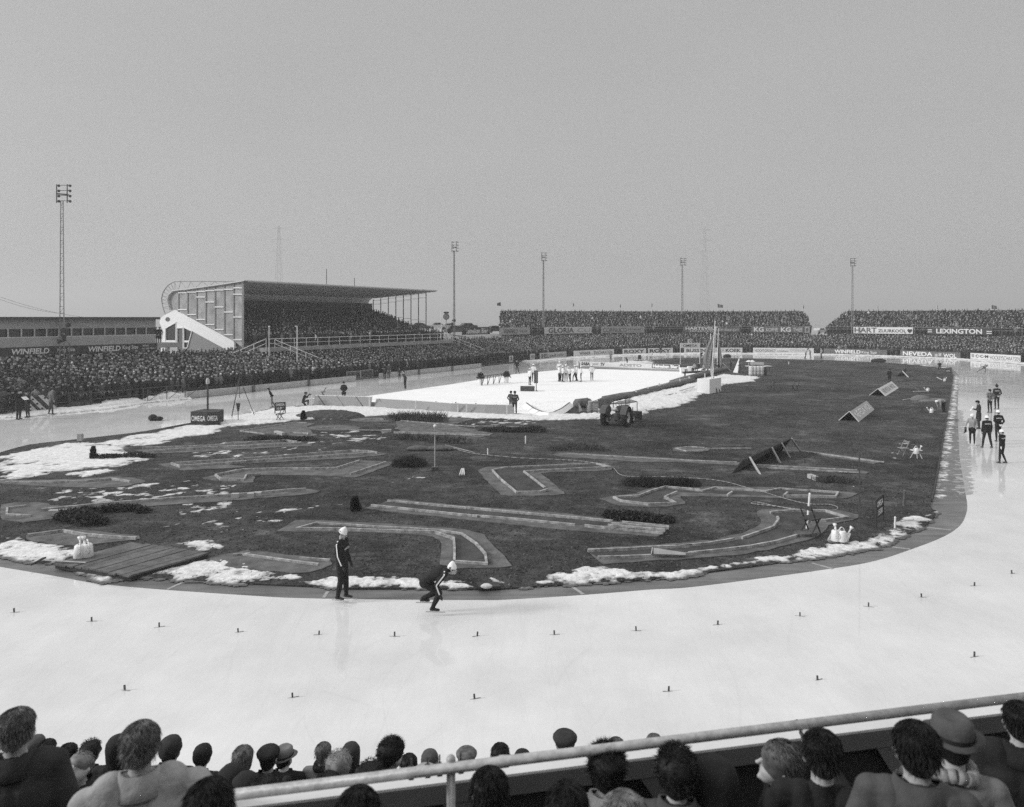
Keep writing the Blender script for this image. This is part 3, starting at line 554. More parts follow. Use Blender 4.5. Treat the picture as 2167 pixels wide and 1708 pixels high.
def lp_person(hat):
    b = MB(); b.k = 0
    prof = [(.12, .0), (.13, .45), (.2, .75), (.185, 1.05), (.22, 1.38), (.1, 1.47), (.06, 1.54)]
    n = 8; vs = []
    for r, z in prof:
        for i in range(n): a = 2*math.pi*i/n; vs.append((r*math.cos(a)*1.12, r*math.sin(a)*.72, z))
    b.add(vs, [(j*n+i, j*n+(i+1) % n, (j+1)*n+(i+1) % n, (j+1)*n+i) for j in range(6) for i in range(n)])
    b.m = [1 if i < n*2 else 0 for i in range(n*6)]; vs = []; m = 6
    for j in range(m+1):
        t = math.pi*j/m; k = 1.12 if (hat and j <= 2) else 1
        for i in range(n): a = 2*math.pi*(i+.5)/n; vs.append((.094*k*math.sin(t)*math.cos(a), .112*k*math.sin(t)*math.sin(a)+.01, 1.64+.135*math.cos(t)*(1.1 if j < 2 else 1)))
    b.k = 2; f = []; mm = []
    for j in range(m):
        for i in range(n):
            f.append((j*n+i, (j+1)*n+i, (j+1)*n+(i+1) % n, j*n+(i+1) % n)); front = math.sin(2*math.pi*(i+1)/n) > -.1
            mm.append(3 if (j < 2 or not front) else 2)
    b.add(vs, f); b.m[-len(mm):] = mm
    for s in (-1, 1):                                    # arms
        b.k = 0; b.cyl((.22*s, 0, 1.4), (.27*s, .0, 1.15), .06, .055, n=5, caps=False); b.cyl((.27*s, 0, 1.15), (.17*s, .2, 1.02), .055, .045, n=5, caps=False)
    return np.array(b.v), b.f, np.array(b.m)
LP = [lp_person(False), lp_person(True)]
def crowd_mesh(name, label, S_, dark=.0):
    """everyone past the 300 who show largest, as one mass"""
    VV, FF, MI = [], [], []; off = 0; rnd = np.random.default_rng(3)
    for x, y, z, rz in S_:
        V, Fc, m = LP[1 if rnd.random() < .45 else 0]; h = rnd.normal(.975, .045); c, s = math.cos(rz), math.sin(rz)
        Q = np.c_[(V[:, 0]*c-V[:, 1]*s)*h*1.03+x, (V[:, 0]*s+V[:, 1]*c)*h*1.03+y, V[:, 2]*h+z]; VV.append(Q)
        FF += [tuple(i+off for i in q) for q in Fc]; off += len(V)
        co = rnd.choice([0, 1, 2, 3, 4, 5], p=[.42, .36, .13, .06, .025, .005]); le = rnd.choice([11, 0, 1, 2]); sk_ = rnd.choice([6, 7]); ha = rnd.choice([8, 0, 9, 10, 1, 2, 5], p=[.36, .22, .1, .07, .15, .08, .02])
        MI.append(np.array([co, le, sk_, ha])[m])
    o = mesh_obj(name, np.concatenate(VV), FF, CT, mi=np.concatenate(MI).astype(np.int32), smooth=True); tag(o, label, 'crowd'); o['kind'] = 'stuff'; return o
# ================================================================= SNOW
snow('F0,480 300,430 560,380 700,372 860,390 1010,405 1060,450 1290,480 1300,520 1000,575 700,600 500,620 400,640 200,680 0,715', .58, .06, .9, .1, 1.1)
snow('F800,375 1000,340 1250,290 1630,222 1950,225 1850,290 1540,330 1350,385 900,420', .5, .05, .8, .12, 1.)
snow('F0,1170 200,1190 400,1230 650,1285 700,1330 480,1400 250,1390 0,1335', .5, .04, .5, .06, .8)
snow('F690,1490 850,1450 1000,1485 1120,1515 1500,1400 1900,1360 2135,1440 G200,1470 600,1500 620,1530 300,1560 0,1580 F2135,1590 1500,1550 1200,1525 900,1570', .5, .04, .5, .05, .8)
snow('G620,1570 900,1530 1100,1530 1500,1525 1700,1560 2135,1570 H0,1560 200,1610 0,1625 G2135,1615 900,1612', .7, .045, .3, .045, .6)
snow('H350,1545 700,1590 900,1500 1250,1425 1560,1490 1900,1500 2135,1470 2135,1515 1700,1545 1000,1592 500,1615', .5, .045, .45, .05, .7)
snow('I0,1700 400,1640 700,1570 1000,1540 1440,1430 1600,1410 1952,1395 1952,1455 1500,1530 1000,1600 500,1650', .48, .04, .45, .05, .7)
snow('J0,1500 200,1420 300,1350 500,1220 740,1180 640,1300 460,1380 280,1460 0,1530', .55, .035, .5, .06, .8)
snow('F1500,1240 1750,1190 1960,1280 1700,1300', .3, .04, .4, .06, .6)
snow('F520,640 900,600 1000,610 720,670', .5, .05, .4, .08, .6)
snow('F1050,1030 2135,960 G700,960 900,1150 500,1180 F1700,1180 1300,1120', -.2, .02, 1.2, .1, .5)
snow('G100,950 900,860 1300,880 700,1000 500,1010 0,1130', -.2, .02, 1., .1, .5)
snow('G1300,700 2000,440 H500,480 300,520 0,480 G1900,690 900,820 820,880', -.2, .02, 1.2, .12, .6)
snow('F0,700 2135,620 G700,900 F1500,1100 0,900', -.14, .02, 2, .12, .5)
snow('F1300,400 2135,300 G1200,230 2100,150 H900,170 900,240 G2000,260 G500,560 F1300,560', -.2, .02, 2, .16, .7)
snow('B0,1290 420,1215 720,1185 1250,1195 2167,1250 C300,1040 550,1045 1290,1055 1280,1080 760,1088 0,1062 B1450,1262 1000,1290 700,1300 400,1330 0,1370', .78, .13, 1., .14, 1.3)
snow('C600,1060 1280,1040 1290,1000 1620,890 2167,765 2167,860 1980,960 1700,1010 1600,1062 1290,1072', .8, .2, 1.3, .16, 1.6, rough=.12)
snow('R0,950 440,862 690,770 1060,795 980,838 700,868 400,985 200,1020 280,1070 0,1120', .62, .16, 1.2, .2, 2., rough=.08)
snow('J700,1090 760,640 870,200 890,0 925,0 905,300 850,640 790,1090', .47, .03, .7, .07, .6, base=.005, sy=.8)
snow('J870,1090 890,640 910,300 950,300 1010,640 1045,1000', .62, .006, .5, .08, .55, base=.0, sy=.5, m='slush')
snow('C1500,575 1750,568 1760,595 1300,630 1180,600', .5, .06, 2., .25, 1.2)
snow('E700,645 1180,692 1130,698 700,652', .35, .05, 1., .2, 1.2)
snow('I2000,700 I1300,950 J300,1150 J650,600 J600,200 I1952,400', -.08, .02, 2, .14, .6)
# banks shovelled up along the outer edge
snow('A230,1232 480,1205 900,1168 1280,1107 1640,1078 1600,1050 1450,1060 1280,1080 1000,1108 500,1160 120,1190 0,1225 0,1240', .95, .2, 1.0, .14, 1.6, base=0, rough=.1)
snow('A880,1160 1200,1118 1180,1095 900,1120', 1., .42, 1.1, .12, 1.4, base=0, rough=.1)
snow('A1290,1100 1600,1070 1580,1045 1350,1060', 1., .62, 1.3, .12, 1.4, base=0, rough=.1)
i_l = index_at(WALL, 1123); i_r = len(WALL)-1
far_in = [Vector((p[0], p[1], 0)) for p in offset_line(WALL, 1.0)[i_l:i_r:6]]; far_out = [Vector((p[0], p[1], 0)) for p in offset_line(WALL, -1.6)[i_l:i_r:6]]
snow(far_in+far_out[::-1], 1., .22, .9, .35, 3., base=0, rough=.15)
for k, a_, c_ in (('F', (1430, 1618), (1560, 1558)), ('P', (250, 898), (292, 830)), ('H', (1040, 1592), (1140, 1660)), ('I', (1340, 1592), (1540, 1648)), ('J', (290, 1460), (515, 1488)), ('J', (650, 1300), (860, 1325)), ('F', (870, 1565), (1000, 1505))):
    b = MB(); b.bar(g(k, *a_, .006), g(k, *c_, .006), .09, .01); struct(b.obj('path_joint', 'slush'))
# ================================================================= MINIATURE GOLF LANES
LN = 'concrete lanes of the miniature golf course'
def lane(label, slab, kerbs=(), inner=None, kh=.09, z=GZ, ell=(), closed=(), kw=.07):
    pts = smooth_line(poly(slab, z), 1) if isinstance(slab, str) else slab
    pts = [Vector((q[0]+random.uniform(-.035, .035), q[1]+random.uniform(-.05, .05), z)) for q in resample(list(pts)+([pts[0]] if (pts[0]-pts[-1]).length > .3 else []), .45)]
    c = sum(pts, Vector())/len(pts); t = thing('minigolf_lane', label, 'golf lane', (c.x, c.y, z), LN)
    b = MB(); v, f = ngon_fill(pts, z+.03); b.add(v, f); n = len(pts)
    b.add([(p.x, p.y, z+.03) for p in pts]+[(p.x, p.y, z-.02) for p in pts], [(i, (i+1) % n, n+(i+1) % n, n+i) for i in range(n)]); b.obj('slab', 'slab', t)
    if inner:
        b = MB(); v, f = ngon_fill(poly(inner, z), z+.036); b.add(v, f); b.obj('playing_surface', 'slab_in', t)
    for i, k in enumerate(kerbs):
        q = poly(k, z+.03) if isinstance(k, str) else k
        q = [Vector(v) for v in resample(list(q)+([q[0]] if i in closed else []), 1.1)]+[q[0] if i in closed else q[-1]]; b = MB(); sg = []
        for v in q:                                          # worn kerbs: chipped, slightly out of line, a few lengths missing
            sg.append(v+Vector((random.uniform(-.012, .012), random.uniform(-.02, .02), 0)))
            if len(sg) > 3 and random.random() < .16: b.wall(sg, kw, kh*random.uniform(.75, 1.05)); sg = [sg[-1]+(sg[-1]-sg[-2])*random.choice([.02, .03, .3])]
        if len(sg) > 1: b.wall(sg, kw, kh)
        b.obj('kerb', 'kerb', t)
    return t
def ell(k, x, y, rx, ry, n=20, z=GZ): return [g(k, x+rx*math.cos(2*math.pi*i/n), y+ry*math.sin(2*math.pi*i/n), z) for i in range(n)]
lane('arrow-tipped concrete golf lane at the left edge beside the snow field', 'F0,690 30,688 200,690 700,678 960,655 1130,668 1270,700 1080,740 900,755 600,750 300,738 0,718', ['F40,712 400,712 700,705 940,680 1115,705'])
lane('long golf lane ending in a round bowl at the left edge', 'F0,900 100,885 200,880 320,882 400,890 470,915 1000,868 1600,830 2135,795 G650,755 830,782 760,805 400,835 0,865 F2135,855 1230,915 560,985 480,1012 400,1030 200,1050 0,1030',
     [ell('F', 180, 962, 148, 48)[3:-3], 'F355,948 1000,885 1600,842 2135,812 G400,785 690,770', 'F425,965 620,955'])
lane('cracked concrete golf lane behind the two watering cans at the left', 'F230,1162 620,1105 1230,1172 1180,1195 700,1250 560,1255 230,1200', ['F240,1166 520,1130', 'F530,1128 700,1160 1160,1195'])
lane('low slab lane between the wooden platform and the standing skater', 'F1760,1360 2000,1310 2135,1285 G150,1288 400,1310 900,1370 910,1420 760,1470 620,1490 0,1430 F1900,1395', ['F1990,1330 2135,1318', 'G150,1325 570,1385 800,1412', 'G640,1355 900,1375'], kh=.06)
lane('large dog-leg golf lane behind the two Soviet skaters', 'G445,1125 620,1022 1300,1060 2050,1108 H150,1125 280,1148 340,1210 430,1310 545,1435 0,1447 G1845,1447 1842,1200 1760,1165 1300,1140 1000,1135',
     ['G610,1108 700,1055 1200,1085 1900,1125 2050,1145 H100,1150 180,1190 230,1245 370,1408 45,1410 30,1165 G1930,1153 1850,1142 1000,1115'], inner='G640,1104 710,1062 1900,1132 2050,1150 H100,1160 175,1195 225,1250 355,1400 55,1402 40,1165 G1935,1148 1850,1135', closed=(0,))
lane('longest straight golf lane, with parallel rails at its right end', 'G1180,935 1460,848 H0,900 700,950 1300,1010 1890,1085 1780,1172 900,1108 0,1012 G1200,937',
     ['G1390,870 1790,905 H0,920 600,975 1000,1010 1870,1095', 'G1250,910 2135,1000 H0,975 900,1060 1250,1095 1820,1145', 'H1375,1065 1870,1105', 'H1350,1082 1840,1125', 'H1310,1100 1815,1142'], inner='G1400,874 1790,910 H0,925 600,980 1000,1015 1860,1097 1820,1140 1250,1090 900,1055 0,970 G1270,908')
lane('boot-shaped golf lane with a wide foot in the middle of the infield', 'H230,605 320,575 500,570 1250,545 1400,570 1380,605 850,622 780,630 880,715 990,808 850,820 450,827 330,705',
     ['H570,797 440,690 355,602 430,585 800,570 1280,550 1370,580 860,606 625,613 740,705 855,792'], inner='H578,792 445,685 370,604 440,590 1280,554 1355,578 850,602 612,612 730,705 842,789', closed=(0,))
lane('zigzag golf lane with offset gates left of the leaning hose', 'H1270,845 1400,828 1590,800 1780,735 2135,765 I0,850 420,850 940,858 1790,910 1700,968 1600,972 1050,962 500,950 30,945 H2030,885 1850,918 1480,912',
     ['H1395,842 1600,835 1815,748 2135,775', 'I0,868 330,902 400,858 875,905 930,865 1640,918 1600,957 1410,945 1060,950', 'I1100,915 1060,950', 'I560,910 510,942', 'I20,908 H1930,795 1805,852 1930,890 1700,900 1480,880 1395,842'], inner='H1405,842 1605,838 1820,752 2135,779 I0,872 875,908 930,870 1620,920 1590,950 1060,945 0,905 H1930,800 1810,850 1920,886 1700,896 1480,876')
lane('broad curving golf lane leading to a round bowl beside the blue-collar chair' if False else 'broad curving golf lane leading to a rounded bowl below the fallen fence', 'H1175,1275 2135,1218 I0,1400 400,1370 700,1290 800,1245 840,1210 840,1160 790,1110 860,1070 1150,1068 1400,1070 1600,1080 1800,1130 1795,1170 1520,1220 1480,1262 1390,1345 1300,1370 1150,1410 1000,1450 700,1510 400,1540 0,1565 H1320,1407 1190,1310',
     ['H1180,1300 2135,1255 I0,1445 400,1410 700,1345 900,1280 1040,1215 1000,1155', 'H1265,1358 1700,1345 2135,1320 I0,1525 500,1475 900,1420 1190,1335', 'I930,1112 1000,1095 1300,1088 1550,1100 1690,1160 1600,1190 1330,1185'],
     inner='H1190,1306 2135,1262 I0,1452 400,1418 700,1355 900,1290 1050,1218 1010,1160 935,1115 1000,1100 1300,1094 1550,1106 1680,1160 1600,1184 1330,1190 1230,1300 1180,1332 900,1412 500,1468 0,1518 H2135,1316 1700,1340 1265,1353')
lane('narrow raised golf lane topmost of the left group by the snow', 'F1150,430 1700,395 2135,368 G0,368 580,343 760,396 600,400 0,432 F1800,445 1280,462', ['F1215,418 1700,405 2135,375', 'F1270,448 1800,415 2135,405', 'G0,380 580,352 645,378', 'G10,410 640,380'], kh=.12)
lane('long straight golf lane with twin kerbs and a pale paved tip', 'F1340,550 2135,500 G0,508 1170,428 1410,468 1100,500 0,555 F2135,575 1560,606', ['F1460,552 2135,510 G0,522 1170,436 1300,460', 'F1540,575 2135,535 G0,545 1280,462', 'F1460,552 1540,578'], kh=.11)
lane('bent golf lane with a rectangular green in front of the dark bush', 'F1730,670 2000,607 2135,596 G150,598 900,590 1140,520 1480,537 1120,667 900,652 260,642 240,712 0,708 F2135,708 1900,702', ['G165,690 F2080,690 1880,685 1815,655 2050,605 G0,640 150,605 540,592 920,600 1150,528', 'G1375,538 1070,640', 'G165,690 145,655 300,642'], kh=.1)
lane('golf lane with a looped rim near the checkered race board' if False else 'golf lane with a looped rim behind the low hedge', 'G130,262 620,188 780,205 700,225 750,290 810,300 700,318 460,300 130,278', ['G130,268 620,192 700,200', 'G130,270 340,296', 'G420,292 600,282 720,292 700,305'], kh=.08)
lane('round golf bowl with a long thin run-up pointing to the rink', ell('G', 930, 240, 225, 24)+[], ['G810,242 870,234 940,238', 'G1060,258 1340,264', 'G1440,276 2135,293', 'G1440,286 2135,306'], kh=.06)
lane('round golf bowl nearest the soil heap', ell('G', 1290, 172, 225, 19), ['G1160,172 1230,164 1380,168', 'G1500,178 2135,232'], kh=.05)
lane('long weathered golf lane running past the fallen fence', 'H870,470 1000,452 2135,515 I650,615 1900,700 1870,725 900,675 650,645 0,605 H1700,535 950,490', ['H1000,460 2135,524 I600,612', 'I800,640 1780,690', 'I900,665 1800,715'], kh=.05)
lane('oval golf bowl with a rim left of the stone blocks', ell('H', 2060, 425, 160, 24), [ell('H', 2060, 425, 140, 20)[2:-1], 'I300,482 740,478'], kh=.07)
lane('pale golf lane at the right under the hose end', 'I1230,495 1500,525 1952,590 J0,712 300,745 200,765 I1952,625 1500,560', ['I1250,505 1952,600', 'J0,715 290,748'], kh=.05)
lane('short dark golf lane at the top left of the infield by the dirt', 'G1430,128 2135,165 H0,215 380,290 260,325 0,300 G1500,290 ', ['H0,290 340,302', 'H0,222 700,232'], kh=.04)
# ================================================================= TERRACES
i20 = 40; i_end = len(WALL)-1
iG0 = int(np.argmin(np.abs(WALL[:, :2]@np.array([AX.x, AX.y])-55))); iG1 = int(np.argmin(np.abs((WALL[:, :2]@np.array([AX.x, AX.y]))[:260]-91)))
terrace('terrace', 'low concrete standing terrace along the left straight', 1.6, 13.6, .15, 2.1, 20, 20, iG0+2)
terrace('terrace', 'low concrete standing terrace in front of the covered grandstand', 1.6, 10.2, .15, 1.5, 14, iG0+2, iG1)
terrace('terrace', 'curved concrete standing terrace round the far bend', 1.6, 13.6, .15, 2.2, 20, iG1, i_end)
A_ = slots(1.7, 13.4, .15, 2.1, 20, 20, iG0+2, .53)
A2 = slots(1.7, 10.0, .15, 1.5, 14, iG0+2, iG1, .5)
A3 = slots(1.7, 13.4, .15, 2.2, 17, iG1, i_end, .62)
FARC = []
def idx2(k, u):
    L = offset_line(WALL, -k)[iG1:]; U = CX+L[:, 0]/L[:, 1]*FL; return iG1+float(np.interp(u, U, np.arange(len(L))))
def upper_stand(label, u0, u1, ub0, ub1, rows=15):
    i0, i1 = int(idx2(14.5, u0)), min(int(idx2(14.5, u1)), i_end)
    t = thing('open_grandstand', label, 'grandstand', tuple(offset_line(WALL, -14.5)[(i0+i1)//2][:2])+(0,), 'open stands above the far bend')
    ks = np.linspace(14.5, 26, rows+1); zs = np.linspace(3.9, 7.3, rows); n = len(range(i0, i1, 4)); V, Fc = [], []
    s0 = [idx2(ks[r], u0+(ub0-u0)*r/rows) for r in range(rows+1)]; s1 = [min(i_end, idx2(ks[r], u1+(ub1-u1)*r/rows)) for r in range(rows+1)]
    def line(r, z):
        L = offset_line(WALL, -ks[r]); q = np.linspace(s0[r], s1[r], n); return [(np.interp(x, np.arange(len(L)), L[:, 0]), np.interp(x, np.arange(len(L)), L[:, 1]), z) for x in q]
    for r in range(rows): V += line(r, zs[r-1] if r else 0)+line(r, zs[r])+line(r+1, zs[r])
    V += line(rows, 0)
    for j in range(3*rows):
        if j % 3 == 2 and j < 3*rows-1: continue
        for i in range(n-1): Fc.append((j*n+i, (j+1)*n+i, (j+1)*n+i+1, j*n+i+1))
    mesh_obj('tiers', V, Fc, 'wall_dark', t)
    for e in (0, n-1):                       # end cheeks
        lo = [line(r, 0)[e] for r in range(rows+1)]; hi = [line(r, zs[max(0, r-1)]+.75)[e] for r in range(rows+1)]; V = lo+hi; m = rows+1
        mesh_obj('side_wall', V, [(i, i+1, m+i+1, m+i) for i in range(rows)], 'wall_dark', t)
    lo = line(rows, zs[-1]); hi = line(rows, 8.75); bk = [(x*1.002, y*1.002, z) for x, y, z in hi]; bl = [(x*1.002, y*1.002, 0) for x, y, z in lo]
    mesh_obj('back_wall', lo+hi+bk+bl, [(q*n+i, q*n+i+1, (q+1)*n+i+1, (q+1)*n+i) for q in range(3) for i in range(n-1)], 'wall_dark', t)
    b = MB(); L = line(0, 0); L = [Vector((x, y, 0)) for x, y, z in L]                 # front rail
    for z in (4.85, 5.35):
        for p, q in zip(L, L[1:]): b.cyl(p+Vector((0, 0, z)), q+Vector((0, 0, z)), .025, n=5)
    for p in L[::2]: b.cyl(p+Vector((0, 0, 0)), p+Vector((0, 0, 5.35)), .03, n=5)
    b.obj('railing', 'galv', t)
    for r in range(rows):
        L = np.array(line(r, zs[r])); 
        if len(L) < 3: continue
        fine = resample(L, .6); T = np.gradient(fine[:, :2], axis=0)
        for p, d in zip(fine, T):
            if random.random() < .13: continue
            d = d/np.linalg.norm(d); FARC.append((p[0]-d[1]*.35+random.uniform(-.22, .22), p[1]+d[0]*.35+random.uniform(-.15, .15), zs[r], face_dir(d[1], -d[0])+random.gauss(0, .35)))
    return i0, i1
upper_stand('dark open stand packed with spectators at the far end, left of the gap', 1062, 1716, 1064, 1700)
upper_stand('dark open stand packed with spectators at the far right, right of the gap', 1750, 2300, 1793, 2300)
# ================================================================= COVERED GRANDSTAND
T0, T1 = 55.0, 90.0
def gw(x, y, t=T0, dx=0.):
    u, v = px('W', x, y); p = on_t(u, t); p.z = zz(v, p.y); return p
def sz(x, y):
    p = gw(x, y); return p.dot(NX), p.z
gs = thing('covered_grandstand', 'covered grandstand with cantilever roof and glazed end screen beside the left straight', 'grandstand', st(-76, 72))
roofp = [sz(*q) for q in [(2050, 128), (1985, 145), (1590, 207), (1195, 262), (805, 317), (610, 335), (520, 352), (440, 430), (413, 540), (430, 650), (455, 745)]]
def ext(b, prof, ta, tb, th=.12, close=True):
    n = len(prof); P = [st(s, ta, z) for s, z in prof]+[st(s, tb, z) for s, z in prof]; Q = [p+Vector((0, 0, th)) for p in P]
    f = [(i, i+1, n+i+1, n+i) for i in range(n-1)]; b.add(P+Q, f+[tuple(i+2*n for i in q)[::-1] for q in f]+[(0, n, 3*n, 2*n), (n-1, 2*n-1, 4*n-1, 3*n-1)]+[(i, i+1, 2*n+i+1, 2*n+i) for i in range(n-1)]+[(n+i, n+i+1, 3*n+i+1, 3*n+i) for i in range(n-1)])
part('roof', 'roof_metal', gs, lambda b: ext(b, roofp, T0-.3, T1+1.2))
def ribs(b):
    for i in range(22):
        f = i/21; j = f*5; k = int(min(4, j)); q = j-k; s = roofp[k][0]*(1-q)+roofp[k+1][0]*q; z = roofp[k][1]*(1-q)+roofp[k+1][1]*q
        b.bar(st(s, T0+.2, z-.07), st(s, T1+.8, z-.07), .09, .13)
part('purlins', 'steel', gs, ribs)
bs, bz = sz(455, 745)
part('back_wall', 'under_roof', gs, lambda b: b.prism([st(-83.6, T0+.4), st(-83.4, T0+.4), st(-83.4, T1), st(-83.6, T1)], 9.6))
def tiers(b):
    n = 15
    for i in range(n): b.prism([st(-70.2-i*.86, T0+.35), st(-70.2-i*.86, T1), st(-71.1-i*.86, T1), st(-71.1-i*.86, T0+.35)], 3.7+i*.27+.003*i)
part('seating_tiers', 'concrete_dark', gs, tiers)
part('walkway', 'concrete', gs, lambda b: b.prism([st(-68.5, T0+1.2, 3.25), st(-68.5, T1+2.5, 3.25), st(-70.2, T1+2.5, 3.25), st(-70.2, T0+1.2, 3.25)], .45))
part('lower_wall', 'concrete_dark', gs, lambda b: b.prism([st(-69.2, T0+1.2), st(-69.2, T1+2), st(-69.6, T1+2), st(-69.6, T0+1.2)], 3.25))
# end wall, with its opening
th = AX*.25
def endwall(b):
    for q in [[(540, 745), (1795, 1420), (1795, 1600), (1640, 1600), (720, 1105), (560, 1000)], [(540, 745), (560, 1000), (320, 1135), (200, 1010), (245, 900), (320, 850)], [(320, 1135), (320, 1720), (235, 1720), (245, 1450), (290, 1220), (200, 1010)]]: b.prism([gw(*p) for p in q], th)
part('end_wall', 'white', gs, endwall)
part('brick_infill', 'brick', gs, lambda b: b.prism([gw(*p)+AX*.05 for p in [(900, 1197), (1640, 1600), (1640, 1750), (740, 1750)]], th*.6))
part('porthole', 'sign_grey', gs, lambda b: b.prism([gw(380+48*math.cos(a*math.pi/10), 947+48*math.sin(a*math.pi/10))-AX*.03 for a in range(20)], AX*.05))
def win(nm, pts, fr, m='glass', w=.1):
    o = part(nm, m, gs, lambda b: b.prism([gw(*p)+AX*.1 for p in pts], AX*.03)); 
    if fr:
        b = MB(); [b.bar(gw(*p)-AX*.02, gw(*q)-AX*.02, w) for p, q in zip(pts, pts[1:]+pts[:1])]; b.obj('frame', 'white', o)
win('window', [(335, 1140), (556, 1015), (556, 1420), (335, 1420)], True); win('door', [(580, 1128), (712, 1128), (712, 1700), (580, 1700)], True, 'sign_grey', .14); win('window', [(728, 1118), (898, 1200), (800, 1560), (728, 1560)], True)
part('lintel', 'white', gs, lambda b: b.prism([gw(*p) for p in [(560, 1005), (722, 1108), (722, 1130), (560, 1130)]], th)); part('sill', 'white', gs, lambda b: [b.prism([gw(*p)-AX*.03 for p in q], AX*.1) for q in ([(335, 1395), (560, 1395), (560, 1440), (335, 1440)], [(722, 1400), (835, 1400), (820, 1438), (722, 1438)])])
# glass screens at both ends
pxs = [610, 805, 1000, 1195, 1392, 1590, 1788, 1985]; tops = [338, 318, 290, 262, 236, 208, 182, 148]; bots = [785, 885, 985, 1085, 1190, 1300, 1415, 1560]
barsy = [[382, 740], [367, 846], [351, 472, 951], [336, 578, 1058], [322, 684, 1166], [307, 792, 1276], [276, 412, 899, 1384]]
for k, (x0, x1) in enumerate(zip(pxs, pxs[1:])):
    a, b_ = gw(x0, tops[k]), gw(x1, tops[k+1]); c_, d_ = gw(x1, bots[k+1]), gw(x0, bots[k]); sh = AX*.06
    o = mesh_obj('glass_panel', [a+sh, b_+sh, c_+sh, d_+sh], [(0, 1, 2, 3)], 'screen', gs)
    b = MB(); [b.bar(gw(x0+5, y)-AX*.06, gw(x1-5, y)-AX*.06, .1, .12) for y in barsy[k]]; b.obj('crossbar', 'white', o)
arc = [(610, 338), (520, 352), (470, 390), (440, 430), (418, 490), (413, 540), (418, 600), (430, 650), (455, 745), (540, 745), (610, 785)]
mesh_obj('glass_panel', [gw(*p)+AX*.05 for p in arc], [tuple(range(len(arc)))], 'screen', gs)
for k, x in enumerate(pxs): part('screen_post', 'galv', gs, lambda b: b.bar(gw(x, tops[k]), gw(x, bots[k]), .11 if k < 7 else .2))
for k, x in enumerate([1285+q*65.4 for q in range(8)]):
    u, _ = px('B', x, 0); p = on_t(u, T1); s = p.dot(NX); f = min(1, max(0, (s+71.4)/-12.6)); zt = 11.4-f*1.2; zb = 3.7+f*3.9
    o = part('screen_post', 'steel_dark', gs, lambda b: b.bar(Vector((p.x, p.y, zb)), Vector((p.x, p.y, zt)), .13))
    if k:
        b = MB()
        for h in (.3, .95, 2.2+.35*k, 4.6+.25*k):
            if zt-h > zb: b.bar(Vector((p.x, p.y, zt-h)), Vector((p0_.x, p0_.y, zt-h)), .05)
        b.obj('crossbar', 'steel', o)
    p0_ = p
# lattice trusses over the roof
def truss(b, t):
    out = [sz(*q) for q in [(310, 850), (262, 700), (240, 600), (232, 520), (245, 440), (275, 360), (320, 290), (370, 232), (435, 185), (510, 152), (640, 142), (860, 142), (1095, 143), (1365, 144), (1600, 144), (1760, 144), (1980, 144)]]
    inn = [sz(*q) for q in [(455, 745), (430, 650), (415, 590), (413, 540), (418, 490), (440, 430), (465, 390), (495, 365), (525, 350), (590, 337), (775, 310), (940, 285), (1245, 243), (1480, 215), (1660, 195), (1800, 178), (1980, 150)]]
    for L, w in ((out, .14), (inn, .09)):
        for p, q in zip(L, L[1:]): b.cyl(st(p[0], t, p[1]+.05), st(q[0], t, q[1]+.05), w/2, n=5)
    for i in range(len(out)):
        b.cyl(st(out[i][0], t, out[i][1]), st(inn[i][0], t, inn[i][1]), .03, n=4)
        if i < len(out)-1: b.cyl(st(inn[i][0], t, inn[i][1]), st(out[i+1][0], t, out[i+1][1]), .03, n=4)
for t in (T0+.1, 66.6, 78.3, T1): part('roof_truss', 'steel', gs, lambda b: truss(b, t))
for u, h in ((691, 1.9), (750, .9)): p = on_s(u, -76); part('mast', 'steel_dark', gs, lambda b: b.cyl((p.x, p.y, 11), (p.x, p.y, 12.2+h), .05, n=6))
SEATED = []
for i in range(14):
    t = T0+.9
    while t < T1-.3:
        t += .52*random.uniform(.9, 1.15)
        if random.random() > .05: SEATED.append((*st(-70.75-i*.86+random.uniform(-.1, .1), t)[:2], 3.7+i*.27-.35*(i > 0), face_dir(NX.x, NX.y)+random.gauss(0, .3)))
for i in range(60): SEATED.append((*st(-69.4, T0+2+34*random.random())[:2], 3.7, random.uniform(-3, 3)))
# walkway railing and the stairs down
def tube_rail(name, label, pts, posts, h=1.05, m='white', r=.03, mid=.5, grp=None, cat='railing'):
    t = thing(name, label, cat, pts[0], grp)
    b = MB(); up = Vector((0, 0, h)); [b.cyl(p+up, q+up, r, n=6) for p, q in zip(pts, pts[1:])]; b.obj('top_rail', m, t)
    if mid: b = MB(); um = Vector((0, 0, h*mid)); [b.cyl(p+um, q+um, r*.8, n=6) for p, q in zip(pts, pts[1:])]; b.obj('middle_rail', m, t)
    for p in posts: part('post', m, t, lambda b: b.cyl(p, p+up, r, n=6))
    return t
a, b_ = st(-68.55, T0+1.6, 3.7), st(-68.55, T1+2.3, 3.7); n = 19
tube_rail('railing', 'white tubular railing along the walkway of the covered grandstand', [a, b_], [a.lerp(b_, i/n) for i in range(n+1)], r=.038)
for t_, lb in ((T0+2.4, 'white stair railing going down from the near end of the grandstand walkway'), (T1+1, 'white stair railing going down from the far end of the grandstand walkway')):
    a, b_ = st(-68.5, t_, 3.7), st(-62.5, t_+4, .7); tube_rail('stair_railing', lb, [a, b_], [a.lerp(b_, i/4) for i in range(5)], h=.95, r=.035)
a, b_ = st(-69.3, T0+1.8, 3.7), st(-69.3, T0-3.4, 2.0); tube_rail('stair_railing', 'white stair railing beside the sloping end wall of the covered grandstand', [a, b_], [a.lerp(b_, i/3) for i in range(4)], r=.04)
